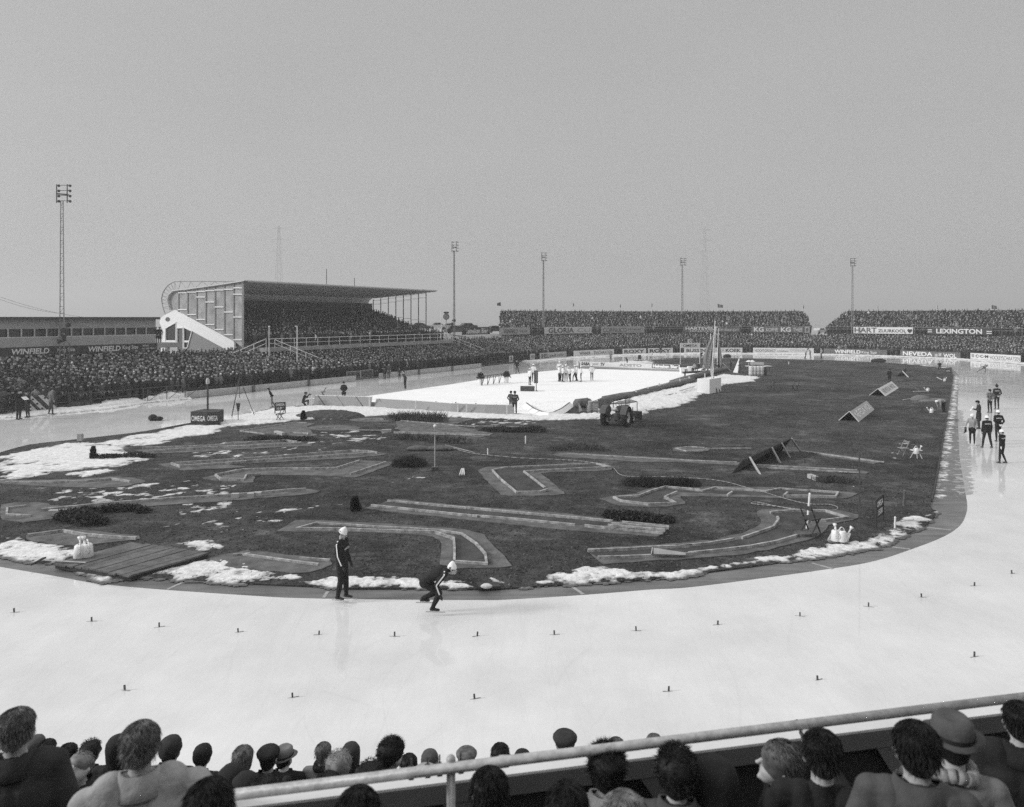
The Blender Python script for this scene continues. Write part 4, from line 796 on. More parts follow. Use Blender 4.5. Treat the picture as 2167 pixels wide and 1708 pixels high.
# ================================================================= LOW BUILDING AT THE LEFT
SB = -74.6
def fw(x, y, ds=0., z=None):
    u, v = px('A', x, y); p = on_s(u, SB+ds); p.z = zz(v, p.y) if z is None else z; return p
zr = lambda y: fw(1340, y).z
lb = thing('clubhouse', 'long low building with a ribbon of windows above the left crowd', 'building', fw(600, 700, 0, 0))
xl = fw(-330, 0, 0, 0); xr = fw(1350, 0, 0, 0); back = -NX*8
Zs = [zr(y) for y in (365, 378, 385, 455, 520, 588)]
part('wall', 'band', lb, lambda b: (b.prism([xl, xr, xr+back, xl+back], Zs[4]), b.prism([xl+Vector((0, 0, Zs[3])), xr+Vector((0, 0, Zs[3])), xr+back+Vector((0, 0, Zs[3])), xl+back+Vector((0, 0, Zs[3]))], Zs[2]-Zs[3]), b.prism([p+back*.9+Vector((0, 0, Zs[4])) for p in (xl, xr, xr+back*.1, xl+back*.1)], Zs[3]-Zs[4])))
part('roof', 'steel_dark', lb, lambda b: b.prism([p+Vector((0, 0, Zs[2])) for p in (xl+NX*.5, xr+NX*.5+AX*.2, xr+back+AX*.2, xl+back)], Zs[0]-Zs[2]))
xs = [-330, -220, -110, -40, 62, 178, 292, 397, 503, 612, 708, 802, 900, 992, 1083, 1172, 1260, 1345]
for x0, x1 in zip(xs, xs[1:]):
    a, b_ = fw(x0, 0, -.2, Zs[4]), fw(x1, 0, -.2, Zs[4]); up = Vector((0, 0, Zs[3]-Zs[4]))
    o = mesh_obj('window', [a, b_, b_+up, a+up], [(0, 1, 2, 3)], 'glass', lb); b = MB(); n_ = NX*.16
    b.bar(a+n_, a+n_+up, .09); b.bar(a+n_+Vector((0, 0, .04)), b_+n_+Vector((0, 0, .04)), .07, .08); b.obj('frame', 'paint', o)
for x in range(60, 1340, 118):
    a = fw(x, 0, .06, .4); b_ = fw(x+86, 0, .06, .4); up = Vector((0, 0, zr(655)-.45)); o = mesh_obj('window', [a, b_, b_+up, a+up], [(0, 1, 2, 3)], 'glass', lb); b = MB(); b.bar(b_+NX*.05, b_+NX*.05+up, .14); b.obj('frame', 'white', o)
sb = thing('advertising_banner', 'long dark cigarette banner across the front of the low building', 'sign', fw(600, 640, .25, zr(655)))
zb, zt = zr(655), zr(590); a = fw(-330, 0, .14, zb); b_ = fw(1362, 0, .14, zb); dU = Vector((0, 0, zt-zb))
part('panel', 'sign_dark', sb, lambda b: b.prism([a, b_, b_+NX*.08, a+NX*.08], zt-zb)); bb = MB(); p_ = lambda x: fw(x, 0, .235, zb)
for s, x0, x1, y0, y1, kw in [('WINFIELD', 100, 428, .18, .82, dict(bold=.028, shear=.15)), ('King Size', 497, 650, .2, .78, dict(bold=.01)), ('WINFIELD', 765, 1045, .16, .82, dict(bold=.028, shear=.15)), ('King Size', 1062, 1197, .18, .82, dict(bold=.01)), ('tabak', 1235, 1290, .6, .9, {}), ('op zijn best!', 1230, 1350, .14, .5, {})]:
    letters(bb, s, p_(x0)+dU*y0, p_(x1)-p_(x0), dU*(y1-y0), NX, **kw)
bb.obj('lettering', 'letter', sb)
lr = thing('flat_roofed_annex', 'small flat roof beside the grandstand where two men stand', 'building', fw(1460, 640, 0, 0))
za = zr(592); part('roof', 'band', lr, lambda b: b.prism([p+Vector((0, 0, za-.5)) for p in (fw(1366, 0, .4, 0), fw(1560, 0, .4, 0), fw(1560, 0, .4, 0)-NX*4, fw(1366, 0, .4, 0)-NX*4)], .5)); part('wall', 'paint', lr, lambda b: [b.box(fw(x, 0, .2, (za-.5)/2), (.2, .2, za-.5)) for x in (1380, 1460, 1550)])
# ================================================================= CROWD
ALL = A_+A2+A3+FARC+SEATED; POOL = []
def vis(q, mh=1.7):
    x, y, z, _ = q; 
    if y < 1: return False
    u = CX+x/y*FL; return -60 < u < 2230
POOL = [q for q in ALL if vis(q)]
POOL = [q for q in POOL if not (SB-.5 > Vector(q[:3]).dot(NX) and Vector(q[:3]).dot(AX) < 50)]
# ================================================================= BOARDS ROUND THE FAR BEND
OB = offset_line(WALL, -.9); OS = offset_line(WALL, -14.2)
def on_line(L, k, x, y=0):
    u, _ = px(k, x, y); i = index_at(L, u); q = L[i]; d = Vector(((u-CX)/FL, 1, 0)); return d*q[1]
def far_board(label, k, x0, x1, base, texts, z0=.22, h=1.0, L=None, k2=None, group='advertising boards round the ice'):
    A = on_line(OB if L is None else L, k, x0); B = on_line(OB if L is None else L, k2 or k, x1); A.z = B.z = z0
    tx = [(s, (a-x0)/(x1-x0) if k2 is None else a, (c-x0)/(x1-x0) if k2 is None else c, y0, y1, m, *kw) for s, a, c, y0, y1, m, *kw in texts]
    return sign('advertising_board', label, A, B, h, base, tx, .06, group)
BD = dict(bold=.03); BB = dict(bold=.02)
far_board('small pale board with letters TSEN at the left end of the far boards', 'C', 695, 736, 'sign_pale', [('TSEN', 700, 732, .25, .75, 'ink')])
far_board('tiny pale board with numeral 3 where the left crowd fence ends', 'C', 515, 548, 'sign_pale', [('3', 522, 538, .25, .8, 'ink', BD)])
far_board('grey petrol slogan board at the start of the far bend', 'C', 780, 1010, 'sign_pale', [('SHELL', 790, 855, .12, .82, 'sign_dark', BD), ('biedt méér !', 862, 1000, .2, .78, 'ink')])
far_board('white figure-skate board with long lettering on the far bend', 'C', 1072, 1422, 'sign_white', [('WINNER', 1120, 1213, .2, .75, 'sign_dark', BB), ('ENSCHAATSEN', 1243, 1405, .2, .78, 'sign_dark')])
far_board('white board with bold four-letter serif word, left one of the pair', 'C', 1497, 1700, 'sign_white', [('ROXY', 1510, 1685, .12, .8, 'sign_dark', dict(bold=.04))])
far_board('white board with bold four-letter serif word, right one of the pair', 'C', 1718, 1932, 'sign_white', [('ROXY', 1730, 1915, .12, .8, 'sign_dark', dict(bold=.04))])
far_board('long white gingerbread board behind the limp flags', 'R', 330, 890, 'sign_white', [('BUSSINK', 350, 580, .12, .78, 'sign_dark', BD), ('DEVENTER', 590, 715, .25, .68, 'letter_grey'), ('KOEK', 728, 875, .1, .78, 'sign_dark', BD)])
far_board('long white skate maker board left of the gap between the stands', 'R', 993, 1578, 'sign_white', [('NOOITGEDAGT', 1010, 1215, .18, .7, 'ink'), ('schaatsen', 1228, 1338, .22, .62, 'sign_grey'), ('OTTERSHOEK', 1355, 1500, .3, .75, 'letter_grey')])
far_board('dark cigarette board below the gap between the two open stands', 'E', -12, 590, 'sign_grey', [('WINFIELD', 95, 345, .14, .82, 'letter', BD), ('King Size', 355, 495, .05, .7, 'letter')])
far_board('dark wool board with pale letters right of the cigarette board', 'E', 715, 1285, 'sign_grey', [('NEVEDA', 740, 1030, .12, .85, 'letter', BB), ('WOL', 1130, 1250, .05, .72, 'letter', BB), (None, 1050, 1078, .1, .6, 'sign_pale'), (None, 1086, 1112, .2, .75, 'sign_pale')])
far_board('white hockey skate board at the far right of the bend', 'E', 1380, 1855, 'sign_white', [('C·C·M·', 1432, 1570, .28, .78, 'ink', BD), ('HOCKEYSCHAATSEN', 1576, 1848, .1, .75, 'sign_dark'), (None, 1392, 1418, .3, .85, 'letter_grey')])
HZ = dict(z0=4.0, h=1.32, L=OS, group='advertising boards on the open stands')
far_board('pale cigarette board at the left end of the open stand', 'C', 433, 693, 'sign_pale', [('WINFIELD', 462, 585, .18, .8, 'sign_dark', BB), ('King Size', 602, 668, .2, .72, 'sign_dark')], **HZ)
far_board('white board with tall dark letters on the left part of the open stand', 'C', 820, 1228, 'sign_white', [('GLORIA', 852, 1070, .12, .9, 'sign_dark', dict(bold=.03)), ('CU', 1100, 1215, .2, .8, 'letter_grey')], **HZ)
far_board('pale grey board with bold grey letters on the middle of the open stand', 'C', 1310, 1685, 'sign_pale', [('CORNUCO', 1325, 1530, .12, .85, 'sign_grey', BD), ("iedereen eet 't", 1537, 1672, .4, .85, 'sign_dark'), ('na de wedstrijd', 1560, 1655, .1, .3, 'sign_grey')], **HZ)
far_board('grey gin board on the open stand behind the flagpoles', 'R', 320, 868, 'sign_grey', [('HARTEVELT', 342, 655, .45, .95, 'letter', BD), ('JENEVER', 378, 612, .05, .38, 'letter'), ('Een klasse apart', 665, 857, .12, .82, 'letter', dict(shear=.35))], **HZ)
far_board('dark coffee and tea board on the open stand', 'R', 975, 1482, 'sign_grey', [('KG', 1000, 1098, .15, .9, 'letter', BD), ('KOFFIE', 1120, 1235, .2, .8, 'letter'), ('KG', 1262, 1358, .15, .9, 'letter', BD), ('THEE', 1378, 1468, .2, .8, 'letter')], **HZ)
far_board('small pale panel with a round emblem next to the coffee board', 'R', 1490, 1537, 'sign_pale', [(lambda b, p, ux, uz: b.add([p+ux*.5+uz*.5+ux*.5*math.cos(a*math.pi/9)+uz*.5*math.sin(a*math.pi/9) for a in range(18)], [tuple(range(18))]), 1500, 1527, .15, .85, 'sign_grey')], **HZ)
far_board('bright sauerkraut board on the right open stand', 'E', 270, 833, 'white', [('HART', 280, 498, .12, .92, 'sign_grey', BD), ('ZUURKOOL', 510, 772, .2, .68, 'ink', BB), ('♥', 783, 828, .1, .75, 'sign_dark')], **HZ)
far_board('dark board with white capitals between double bars on the right open stand', 'E', 970, 1588, 'sign_dark', [('LEXINGTON', 1060, 1495, .15, .85, 'letter', BD), (None, 975, 1018, .3, .42, 'letter'), (None, 975, 1018, .6, .72, 'letter'), (None, 1535, 1582, .2, .32, 'letter'), (None, 1535, 1582, .48, .6, 'letter')], **HZ)
p = at('C', 105, 344, 128); q = at('C', 346, 340, 134); p.z = q.z = 4.2
sign('advertising_board', 'dark beer board on posts left of the open stands', p, q, 1.35, 'sign_dark', [('Heineken Bier', .08, .93, .15, .85, 'letter', dict(bold=.02))], .06)
for w, l_ in ((p, 'left'), (q, 'right'), ((p+q)/2, 'middle')): part('post', 'paint', thing('sign_post', l_+' one of the thin pale posts carrying the beer board' , 'post', (w.x, w.y+.15, 0), 'posts under the beer board'), lambda b: b.cyl((w.x, w.y+.15, 0), (w.x, w.y+.15, 5.5), .06, n=6))
# ---------------------------------------------------------------- wall and fences along the left straight
def straight_wall(label, k0, x0, k1, x1, h=.62, th=.22, m='board'):
    a = on_line(offset_line(WALL, -.15), k0, x0); c = on_line(offset_line(WALL, -.15), k1, x1); t = thing('barrier_wall', label, 'wall', (a+c)/2, 'low walls along the left straight')
    part('panel', m, t, lambda b: b.prism([a, c, c-NX*th, a-NX*th], h)); n = max(1, int((c-a).length/6))
    for i in range(1, n): q = a.lerp(c, i/n); part('pier', 'concrete_dark', t, lambda b: b.box((q.x+NX.x*.04, q.y+NX.y*.04, h/2), (.25, .25, h+.1), rz=-R(31.9)))
straight_wall('low pale boarded wall with chairs behind it below the snow heap', 'A', 1625, 'B', 1135); straight_wall('low pale wall between the stewards and the far bend', 'B', 1345, 'C', 272)
def fence(label, pts, h, mid=(.5,), step=2.2, m='steel_dark', grp='crowd barriers along the ice', r=.03):
    t = thing('fence', label, 'fence', pts[0], grp); b = MB()
    for z in (h,)+tuple(h*q for q in mid): [b.cyl(p+Vector((0, 0, z)), q+Vector((0, 0, z)), r, n=5) for p, q in zip(pts, pts[1:])]
    b.obj('rails', m, t); L = sum((q-p).length for p, q in zip(pts, pts[1:])); P = resample(pts, step)
    for q in P: q = Vector(q); part('post', m, t, lambda b: b.bar(q, q+Vector((0, 0, h)), .1))
    return t
oF = offset_line(WALL, -1.35)
fence('dark rail fence at the left edge behind the provincial flag board', [on_line(oF, 'A', x) for x in (-60, 590)], 1.15)
fence('dark rail fence behind the shovelled snow heaps', [on_line(oF, 'A', x) for x in (790, 1250, 1640)], 1.15, (.55,))
fence('thin rail fence before the crowd at the start of the far bend', [Vector(q) for q in oF[iG1:index_at(oF, 1200):6]], 1.2, (.5,))
fence('thin rail fence behind the boards of the far bend', [Vector(q) for q in oF[index_at(oF, 1205):-2:8]], 1.3, ())
def gate(label, a, c, h=1.25, n=14, solid=.45, m='steel_dark'):
    t = thing('gate', label, 'gate', (a+c)/2)
    for q in (a, c): part('gate_post', m, t, lambda b: b.bar(q, q+Vector((0, 0, h+.1)), .16))
    part('bars', m, t, lambda b: ([b.cyl(a.lerp(c, i/n), a.lerp(c, i/n)+Vector((0, 0, h)), .018, n=5) for i in range(1, n)], b.bar(a+Vector((0, 0, h)), c+Vector((0, 0, h)), .05)))
    if solid: part('kick_board', m, t, lambda b: b.prism([a+NX*.03, c+NX*.03, c-NX*.03, a-NX*.03], h*solid))
gate('dark double gate with upright bars behind the snow bank', on_line(oF, 'A', 600), on_line(oF, 'A', 785))
for i, (x0, x1) in enumerate(((1055, 1175), (1178, 1282))):
    a, c = on_line(offset_line(WALL, -.5), 'B', x0), on_line(offset_line(WALL, -.5), 'B', x1); t = thing('crowd_barrier', ['left', 'right'][i]+' tubular crowd barrier closing the gap in the low wall', 'barrier', (a+c)/2)
    part('frame', 'galv', t, lambda b: b.tube([a+Vector((0, 0, .1)), a+Vector((0, 0, 1.1)), c+Vector((0, 0, 1.1)), c+Vector((0, 0, .1))], .025)); part('bars', 'galv', t, lambda b: [b.cyl(a.lerp(c, j/11)+Vector((0, 0, .1)), a.lerp(c, j/11)+Vector((0, 0, 1.1)), .012, n=4) for j in range(12)])
# frame of scaffold tubes standing in the snow heap
t = thing('scaffold_frame', 'leaning frame of thin tubes standing in the snow heap by the fence', 'frame', g('A', 1430, 1100)); b = MB()
a, c, d = g('A', 1280, 1106), g('A', 1605, 1078), NX*-1.2
for q in (a, a.lerp(c, .5), c): b.cyl(q, q+Vector((0, 0, 1.25)), .03, n=5); b.cyl(q+Vector((0, 0, .05)), q.lerp(q+AX*2, .9)+Vector((0, 0, 1.2)), .022, n=5)
b.cyl(a+Vector((0, 0, 1.25)), c+Vector((0, 0, 1.25)), .03, n=5); b.cyl(a+Vector((0, 0, .08)), c+Vector((0, 0, .08)), .03, n=5); b.obj('tubes', 'steel_dark', t)
# flag board, AT board
pos = g('Y', 330, 655); A0, B0 = g('Y', 560, 665), g('Y', 830, 640)
t = thing('flag_board', 'tilted striped provincial flag board with small hearts leaning at the fence', 'flag', g('Y', 690, 660)); d = (B0-A0).normalized(); up = Vector((0, 0, 1)); pA = A0-d*.35
nrm = d.cross(up).normalized()
part('panel', 'sign_dark', t, lambda b: b.prism([pA, pA+d*2.0, pA+d*2.0+up*1.35, pA+up*1.35], -nrm*.04))
def flagst(b):
    n = nrm*.006
    for q in ([(.02, 1.33), (.32, 1.33), (1.45, .02), (1.1, .02)], [(.72, 1.33), (1.08, 1.33), (1.98, .32), (1.98, .02), (1.82, .02)], [(.02, .98), (.02, .55), (.45, .02), (.8, .02)]): b.add([pA+d*x+up*z+n for x, z in q], [tuple(range(len(q)))])
part('stripe', 'flag_a', t, flagst)
def hearts(b):
    n = nrm*.012
    for x, z in ((.38, 1.05), (.68, .7), (1.02, .3), (1.2, 1.1), (1.55, .7), (.22, .5)): b.add([pA+d*(x+.085*math.cos(a*math.pi/6))+up*(z+.085*math.sin(a*math.pi/6)*(1 if a > 6 else .75))+n for a in range(12)], [tuple(range(12))])
part('heart', 'ink', t, hearts)
a, c = g('Y', -60, 625), g('Y', 252, 600); sign('advertising_board', 'white board ending in letters AT at the left edge', a, c, 1.0, 'sign_white', [('PLAAT', -.35+.35, .96, .2, .8, 'ink', BD)], .06)
# ================================================================= MASTS, POLES, PYLONS
def light_mast(label, x, ytop, Y, w=.5, hs=.68):
    u = x; X = (u-CX)/FL*Y; z1 = zz(ytop, Y); t = thing('floodlight_mast', label, 'floodlight mast', (X, Y, 0), 'floodlight masts round the track'); b = MB(); zt = z1-1.6; wt = w*.45
    L = [(-1, 0, 0), (1, 0, 0), (0, 1.6, 0)]
    for sx, sy, _ in L: b.cyl((X+sx*w/2, Y+sy*w/2, 0), (X+sx*wt/2, Y+sy*wt/2, zt), .05 if Y < 100 else .055, n=5)
    n = int(zt/.62)
    for i in range(n):
        z = zt*i/n; f = z/zt; ww = w*(1-f)+wt*f; b.cyl((X-ww/2, Y, z), (X+ww/2, Y, z), .026, n=4)
        if i % 2 == 0: b.cyl((X-ww/2, Y, z), (X, Y+ww*.8, z+.6), .016, n=4); b.cyl((X+ww/2, Y, z), (X, Y+ww*.8, z+.6), .016, n=4)
    b.obj('lattice_tower', 'steel', t)
    b = MB(); b.cyl((X-.75*hs, Y, zt-.2), (X-.75*hs, Y, z1), .05, n=6); b.cyl((X+.75*hs, Y, zt-.2), (X+.75*hs, Y, z1), .05, n=6)
    for k in range(4): b.cyl((X-.85*hs, Y, zt+k*.5), (X+1.1*hs, Y, zt+k*.5), .028, n=5)
    b.bar((X-.8*hs, Y+.1, zt+.7), (X+.8*hs, Y+.1, zt+.6), .2, .12); b.obj('head_frame', 'steel_dark', t)
    for k in range(4):
        for sx in (-.7*hs, .9*hs):
            z = zt+k*.5; part('floodlight', 'steel_dark', t, lambda b: b.cyl((X+sx, Y-.05, z+.02), (X+sx+.5*hs, Y-.35*hs, z-.14*hs), .05*hs+.01, .2*hs, n=8))
    return t, X, Y
t, X, Y = light_mast('tallest lattice floodlight mast, rising from the left crowd', 131, 390, 70.); M1 = t
light_mast('lattice floodlight mast right of the covered grandstand', 961, 511, 122., .36, .5); light_mast('lattice floodlight mast in front of the left end of the open stand', 1150, 534, 146., .42, .5)
light_mast('lattice floodlight mast behind the middle of the open stand', 1444, 546, 168., .5, .6); light_mast('lattice floodlight mast by the right open stand', 1804, 546, 150., .45, .5)
def horns(label, k, xs, Y):
    p0 = at(k, *xs[0], Y); p1 = at(k, *xs[-1], Y); t = thing('loudspeaker_cluster', label, 'loudspeakers', p1); part('bracket', 'steel_dark', t, lambda b: b.cyl(p1, p0, .03, n=5))
    for i, q in enumerate(xs): p = at(k, *q, Y); s = 1 if i % 2 == 0 else -1; part('horn', 'steel_dark', t, lambda b: b.cyl(p, p+Vector((.5*s if i in (0, len(xs)-1) else .05, -.45, -.1)), .07, .24, n=10))
horns('dark horn loudspeakers on the mast before the low building', 'A', [(572, 425), (572, 470), (572, 530), (572, 565)], 69.3)
horns('dark horn loudspeakers low on the mast beside the covered grandstand', 'C', [(18, 218), (18, 245), (18, 270), (18, 292)], 121)
def pylon(label, x, ytop, Y):
    X = (x-CX)/FL*Y; z1 = zz(ytop, Y); t = thing('electricity_pylon', label, 'pylon', (X, Y, 0), 'far pylons in the haze'); b = MB(); w0, w1 = 8., 1.2
    for sx in (-1, 1):
        for sy in (-1, 1): b.cyl((X+sx*w0/2, Y+sy*w0/2, 0), (X+sx*w1/2, Y+sy*w1/2, z1), .13, n=4)
    n = 12
    for i in range(n):
        f, h = i/n, (i+1)/n; a, c = w0*(1-f)+w1*f, w0*(1-h)+w1*h
        for sy in (-1, 1): b.cyl((X-a/2, Y+sy*a/2, z1*f), (X+c/2, Y+sy*c/2, z1*h), .06, n=4); b.cyl((X+a/2, Y+sy*a/2, z1*f), (X-c/2, Y+sy*c/2, z1*h), .06, n=4)
    b.obj('tower', 'steel', t)
    for f, w in ((.97, 5), (.86, 7), (.75, 6)): part('crossarm', 'steel', t, lambda b: (b.cyl((X-w, Y, z1*f), (X+w, Y, z1*f), .1, n=4), b.cyl((X-w, Y, z1*f), (X, Y, z1*f+1.8), .06, n=4), b.cyl((X+w, Y, z1*f), (X, Y, z1*f+1.8), .06, n=4)))
pylon('faint pylon in the haze above the covered grandstand', 590, 478, 640); pylon('faint pylon in the haze above the open stand', 1491, 480, 640)
for i, (a, c) in enumerate((((0, 190), (720, 365)), ((0, 212), (560, 335)))): 
    p, q = at('A', *a, 80), at('A', *c, 95); t = thing('overhead_cable', ['upper', 'lower'][i]+' sagging cable in the sky at the left edge', 'cable', p); part('wire', 'steel', t, lambda b: b.tube([p.lerp(q, j/8)-Vector((0, 0, 1.2*(j/8)*(1-j/8))) for j in range(9)], .02, 4))
def pole(name, label, p, h, r, cat='pole', m='white', top=None, grp=None):
    t = thing(name, label, cat, p, grp); part('pole', m, t, lambda b: b.cyl(p, p+Vector((0, 0, h)), r, r*.8, n=8)); 
    if top: top(t, p+Vector((0, 0, h)))
    return t
p = on_s(px('B', 625, 0)[0], -64.5); pole('lamp_post', 'thin white lamp post rising from the crowd before the grandstand', p+Vector((0, 0, 1)), zz(px('B', 0, 487)[1], p.y)-1, .06, 'lamp post', top=lambda t, q: part('lamp_arm', 'white', t, lambda b: b.bar(q, q+Vector((-.25, -.1, 0)), .1)))
p = on_s(px('B', 382, 0)[0], -66.5); pole('lamp_post', 'thin pale post at the near end of the grandstand walkway', p+Vector((0, 0, 1.5)), zz(px('B', 0, 492)[1], p.y)-1.5, .05, 'lamp post', top=lambda t, q: part('lamp', 'white', t, lambda b: b.ball(q, .1)))
p = on_s(px('A', 603, 0)[0], -62.5); pole('pole', 'thin dark pole in the left crowd near the tall mast', p, zz(px('A', 0, 590)[1], p.y), .05, m='steel_dark')
p = at('C', 0, 0, 125); p = Vector(((px('B', 1918, 0)[0]-CX)/FL*118, 118, 0))
def clock(t, q):
    part('dial', 'sign_pale', t, lambda b: b.cyl(q+Vector((0, -.1, .1)), q+Vector((0, .1, .1)), .42, n=24)); part('rim', 'steel_dark', t, lambda b: b.lathe([(.42, -.14), (.5, -.14), (.5, .14), (.42, .14)], q+Vector((0, 0, .1)), 24, 'y'))
    part('hands', 'ink', t, lambda b: (b.bar(q+Vector((0, -.16, .1)), q+Vector((.16, -.16, .38)), .05), b.bar(q+Vector((0, -.16, .1)), q+Vector((-.15, -.16, -.1)), .06))); part('cap_sign', 'sign_dark', t, lambda b: b.prism([q+Vector(v) for v in [(-.5, -.1, .8), (-.3, -.1, .6), (.3, -.1, .6), (.5, -.1, .8), (.25, -.1, .92), (-.25, -.1, .92)]], Vector((0, .15, 0))))
pole('clock', 'round clock on a pole with a dark crest, right of the covered grandstand', p, zz(px('B', 0, 400)[1], 118)-.2, .09, 'clock', 'paint', clock)
p = Vector(((px('B', 1875, 0)[0]-CX)/FL*125, 125, 0)); pole('pole', 'bare white pole left of the clock', p, zz(px('B', 0, 340)[1], 125), .07)
def flagpole(label, k, x, y0, y1, Y, fw_=.9, m='flag_b'):
    p = at(k, x, y0, Y); q = at(k, x, y1, Y); t = thing('flagpole', label, 'flagpole', p, 'flags along the top of the open stands'); part('pole', 'paint', t, lambda b: b.cyl(p, q, .05, n=6))
    b = MB(); n = 6; vs = [q+Vector((fw_*i/n, .12*math.sin(i*1.5), -.25*i/n*abs(fw_)-(.9-.05*i)*j)) for j in (0, 1) for i in range(n+1)]; b.add(vs, [(i, i+1, n+2+i, n+1+i) for i in range(n)]); b.obj('flag', m, t)
for lb_, k, x, y0, y1, f, m in (('leftmost flag, at the left corner of the open stand', 'C', 441, 130, 62, -.9, 'flag_c'), ('narrow chequered flag near the left end of the open stand', 'C', 1064, 130, 70, .3, 'flag_b'), ('small flag above the left half of the open stand', 'C', 1472, 130, 82, .25, 'flag_b'), ('flag on a taller pole at the stair gap of the open stand', 'C', 1747, 240, 75, .2, 'flag_c'),
   ('wide striped flag in the middle of the open stand', 'R', 650, 155, 85, 1.3, 'flag_b'), ('drooping flag at the right corner of the left open stand', 'R', 1473, 155, 100, .25, 'flag_c'), ('short flag near the left corner of the right open stand', 'E', 497, 160, 100, .2, 'flag_b'), ('limp flag above the middle of the right open stand', 'E', 1062, 165, 98, .2, 'flag_b'), ('waving striped flag at the far right stand', 'E', 1578, 168, 92, 1.2, 'flag_b')):
    flagpole(lb_, k, x, y0, y1, 168 if k != 'E' else 150, f, m)
# parked cars behind the stands
def car(label, k, x, yb, Y, m, rz=0., kind=0):
    p = at(k, x, yb, Y); t = thing('parked_car', label, 'car', p, 'cars parked behind the stands'); Mr = Matrix.Rotation(rz, 3, 'Z')
    prof = [(-2, .35), (-2.05, .75), (-1.5, .95), (-1.1, 1.42), (-.3, 1.5), (.5, 1.38), (1.0, .98), (1.8, .85), (2.05, .6), (2.0, .35)] if kind else [(-2, .35), (-2.05, .85), (-1.3, .98), (-.9, 1.4), (.6, 1.42), (1.1, 1.0), (2.0, .9), (2.1, .35)]
    P = [p+Mr@Vector((x_, -.8, z)) for x_, z in prof]; part('body', m, t, lambda b: b.prism(P, Mr@Vector((0, 1.6, 0))))
    part('window', 'glass', t, lambda b: b.prism([p+Mr@Vector((x_, -.81, z)) for x_, z in [(-1.0, 1.0), (-.75, 1.32), (.45, 1.33), (.9, 1.0)]], Mr@Vector((0, -.01, 0))))
    for sx in (-1.25, 1.3): part('wheel', 'rubber', t, lambda b: b.cyl(p+Mr@Vector((sx, -.82, .33)), p+Mr@Vector((sx, -.6, .33)), .33, n=14))
for i, (k, x, y, Y, m, kd, lb_) in enumerate((('B', 1700, 523, 140, 'car_dark', 1, 'dim parked car just right of the grandstand roof posts'), ('B', 1850, 515, 150, 'car_light', 0, 'white parked car left of the clock pole'), ('B', 1945, 520, 150, 'car_light', 0, 'white parked car just right of the clock pole'), ('B', 2000, 555, 128, 'car_dark', 1, 'dark round-backed parked car left of the beer board'), ('C', 395, 328, 150, 'car_dark', 1, 'dark parked car between the beer board and the open stand'), ('C', 150, 302, 150, 'car_dark', 0, 'dark car half hidden behind the beer board'), ('R', 1633, 375, 175, 'car_light', 0, 'pale car in the gap between the two open stands'))): car(lb_, k, x, y, Y, m, .1*i, kd)
struct(mesh_obj('embankment', [Vector(q) for q in [tuple(at('B', 1640, 560, 117)), tuple(at('B', 2160, 600, 128)), tuple(at('C', 520, 345, 150)), tuple(at('B', 1640, 525, 158))]], [(0, 1, 2, 3)], 'field'))
# ================================================================= RINK BOARDS
def lean_board(label, pts, h, lean, m='board', posts=(), strut=True, cap='white'):
    P = [Vector(p) for p in pts]; t = thing('rink_board', label, 'rink boards', sum(P, Vector())/len(P)); n = len(P); Q = []
    for i, p in enumerate(P):
        d = (P[min(i+1, n-1)]-P[max(i-1, 0)]).normalized(); q = Vector((-d.y, d.x, 0)); Q.append(p+q*lean+Vector((0, 0, h)))
    off = Vector((0, 0, .0)); back = [(q-p).cross(P[-1]-P[0]).normalized()*-.04 for p, q in zip(P, Q)]
    mesh_obj('panel', P+Q+[p+b_ for p, b_ in zip(P, back)]+[q+b_ for q, b_ in zip(Q, back)], [(i, i+1, n+i+1, n+i) for i in range(n-1)]+[(2*n+i+1, 2*n+i, 3*n+i, 3*n+i+1) for i in range(n-1)]+[(n+i, n+i+1, 3*n+i+1, 3*n+i) for i in range(n-1)]+[(0, n, 3*n, 2*n), (n-1, 3*n-1, 4*n-1, 2*n-1)], m, t)
    b = MB(); [b.bar(p, q, .09, .05) for p, q in zip(Q, Q[1:])]; b.obj('top_rail', cap, t)
    if strut:
        b = MB(); L = (P[-1]-P[0]).length; k = max(2, int(L/1.5))
        for i in range(k):
            f = (i+.15)/k; a = P[0].lerp(P[-1], min(1, f+.75/L*1.2)); c = Q[0].lerp(Q[-1], f); nn = (P[-1]-P[0]).cross(Vector((0, 0, 1))).normalized()*.04; b.bar(a+nn, c+nn, .06)
        b.obj('strut', 'steel_dark', t)
    for q in posts: part('post', 'paint', t, lambda b: b.bar(q, q+Vector((0, 0, h+.08)), .1))
    return t
lean_board('left half of the leaning rink boards nearest the camera', [g('B', 765, 1182), g('B', 1000, 1190), g('B', 1262, 1198)], .86, .35, m='letter_grey', posts=[g('B', 752, 1190), g('B', 1252, 1200)])
lean_board('right half of the leaning rink boards, ending at the two French team men', [g('B', 1292, 1200), g('B', 1700, 1226), g('C', 0, 1030), g('C', 300, 1043), g('C', 552, 1048)], .75, .35, m='letter_grey', posts=[g('B', 1652, 1232), g('B', 2018, 1250), g('B', 2094, 1255), g('C', 492, 1055)])
lean_board('loose curved corner section of rink boards lying open', [g('C', 615, 968), g('C', 680, 1018), g('C', 750, 1050), g('C', 850, 1062), g('C', 945, 1054), g('C', 1015, 1020), g('C', 1085, 965)], .3, .45, m='white', strut=False, cap='wood')
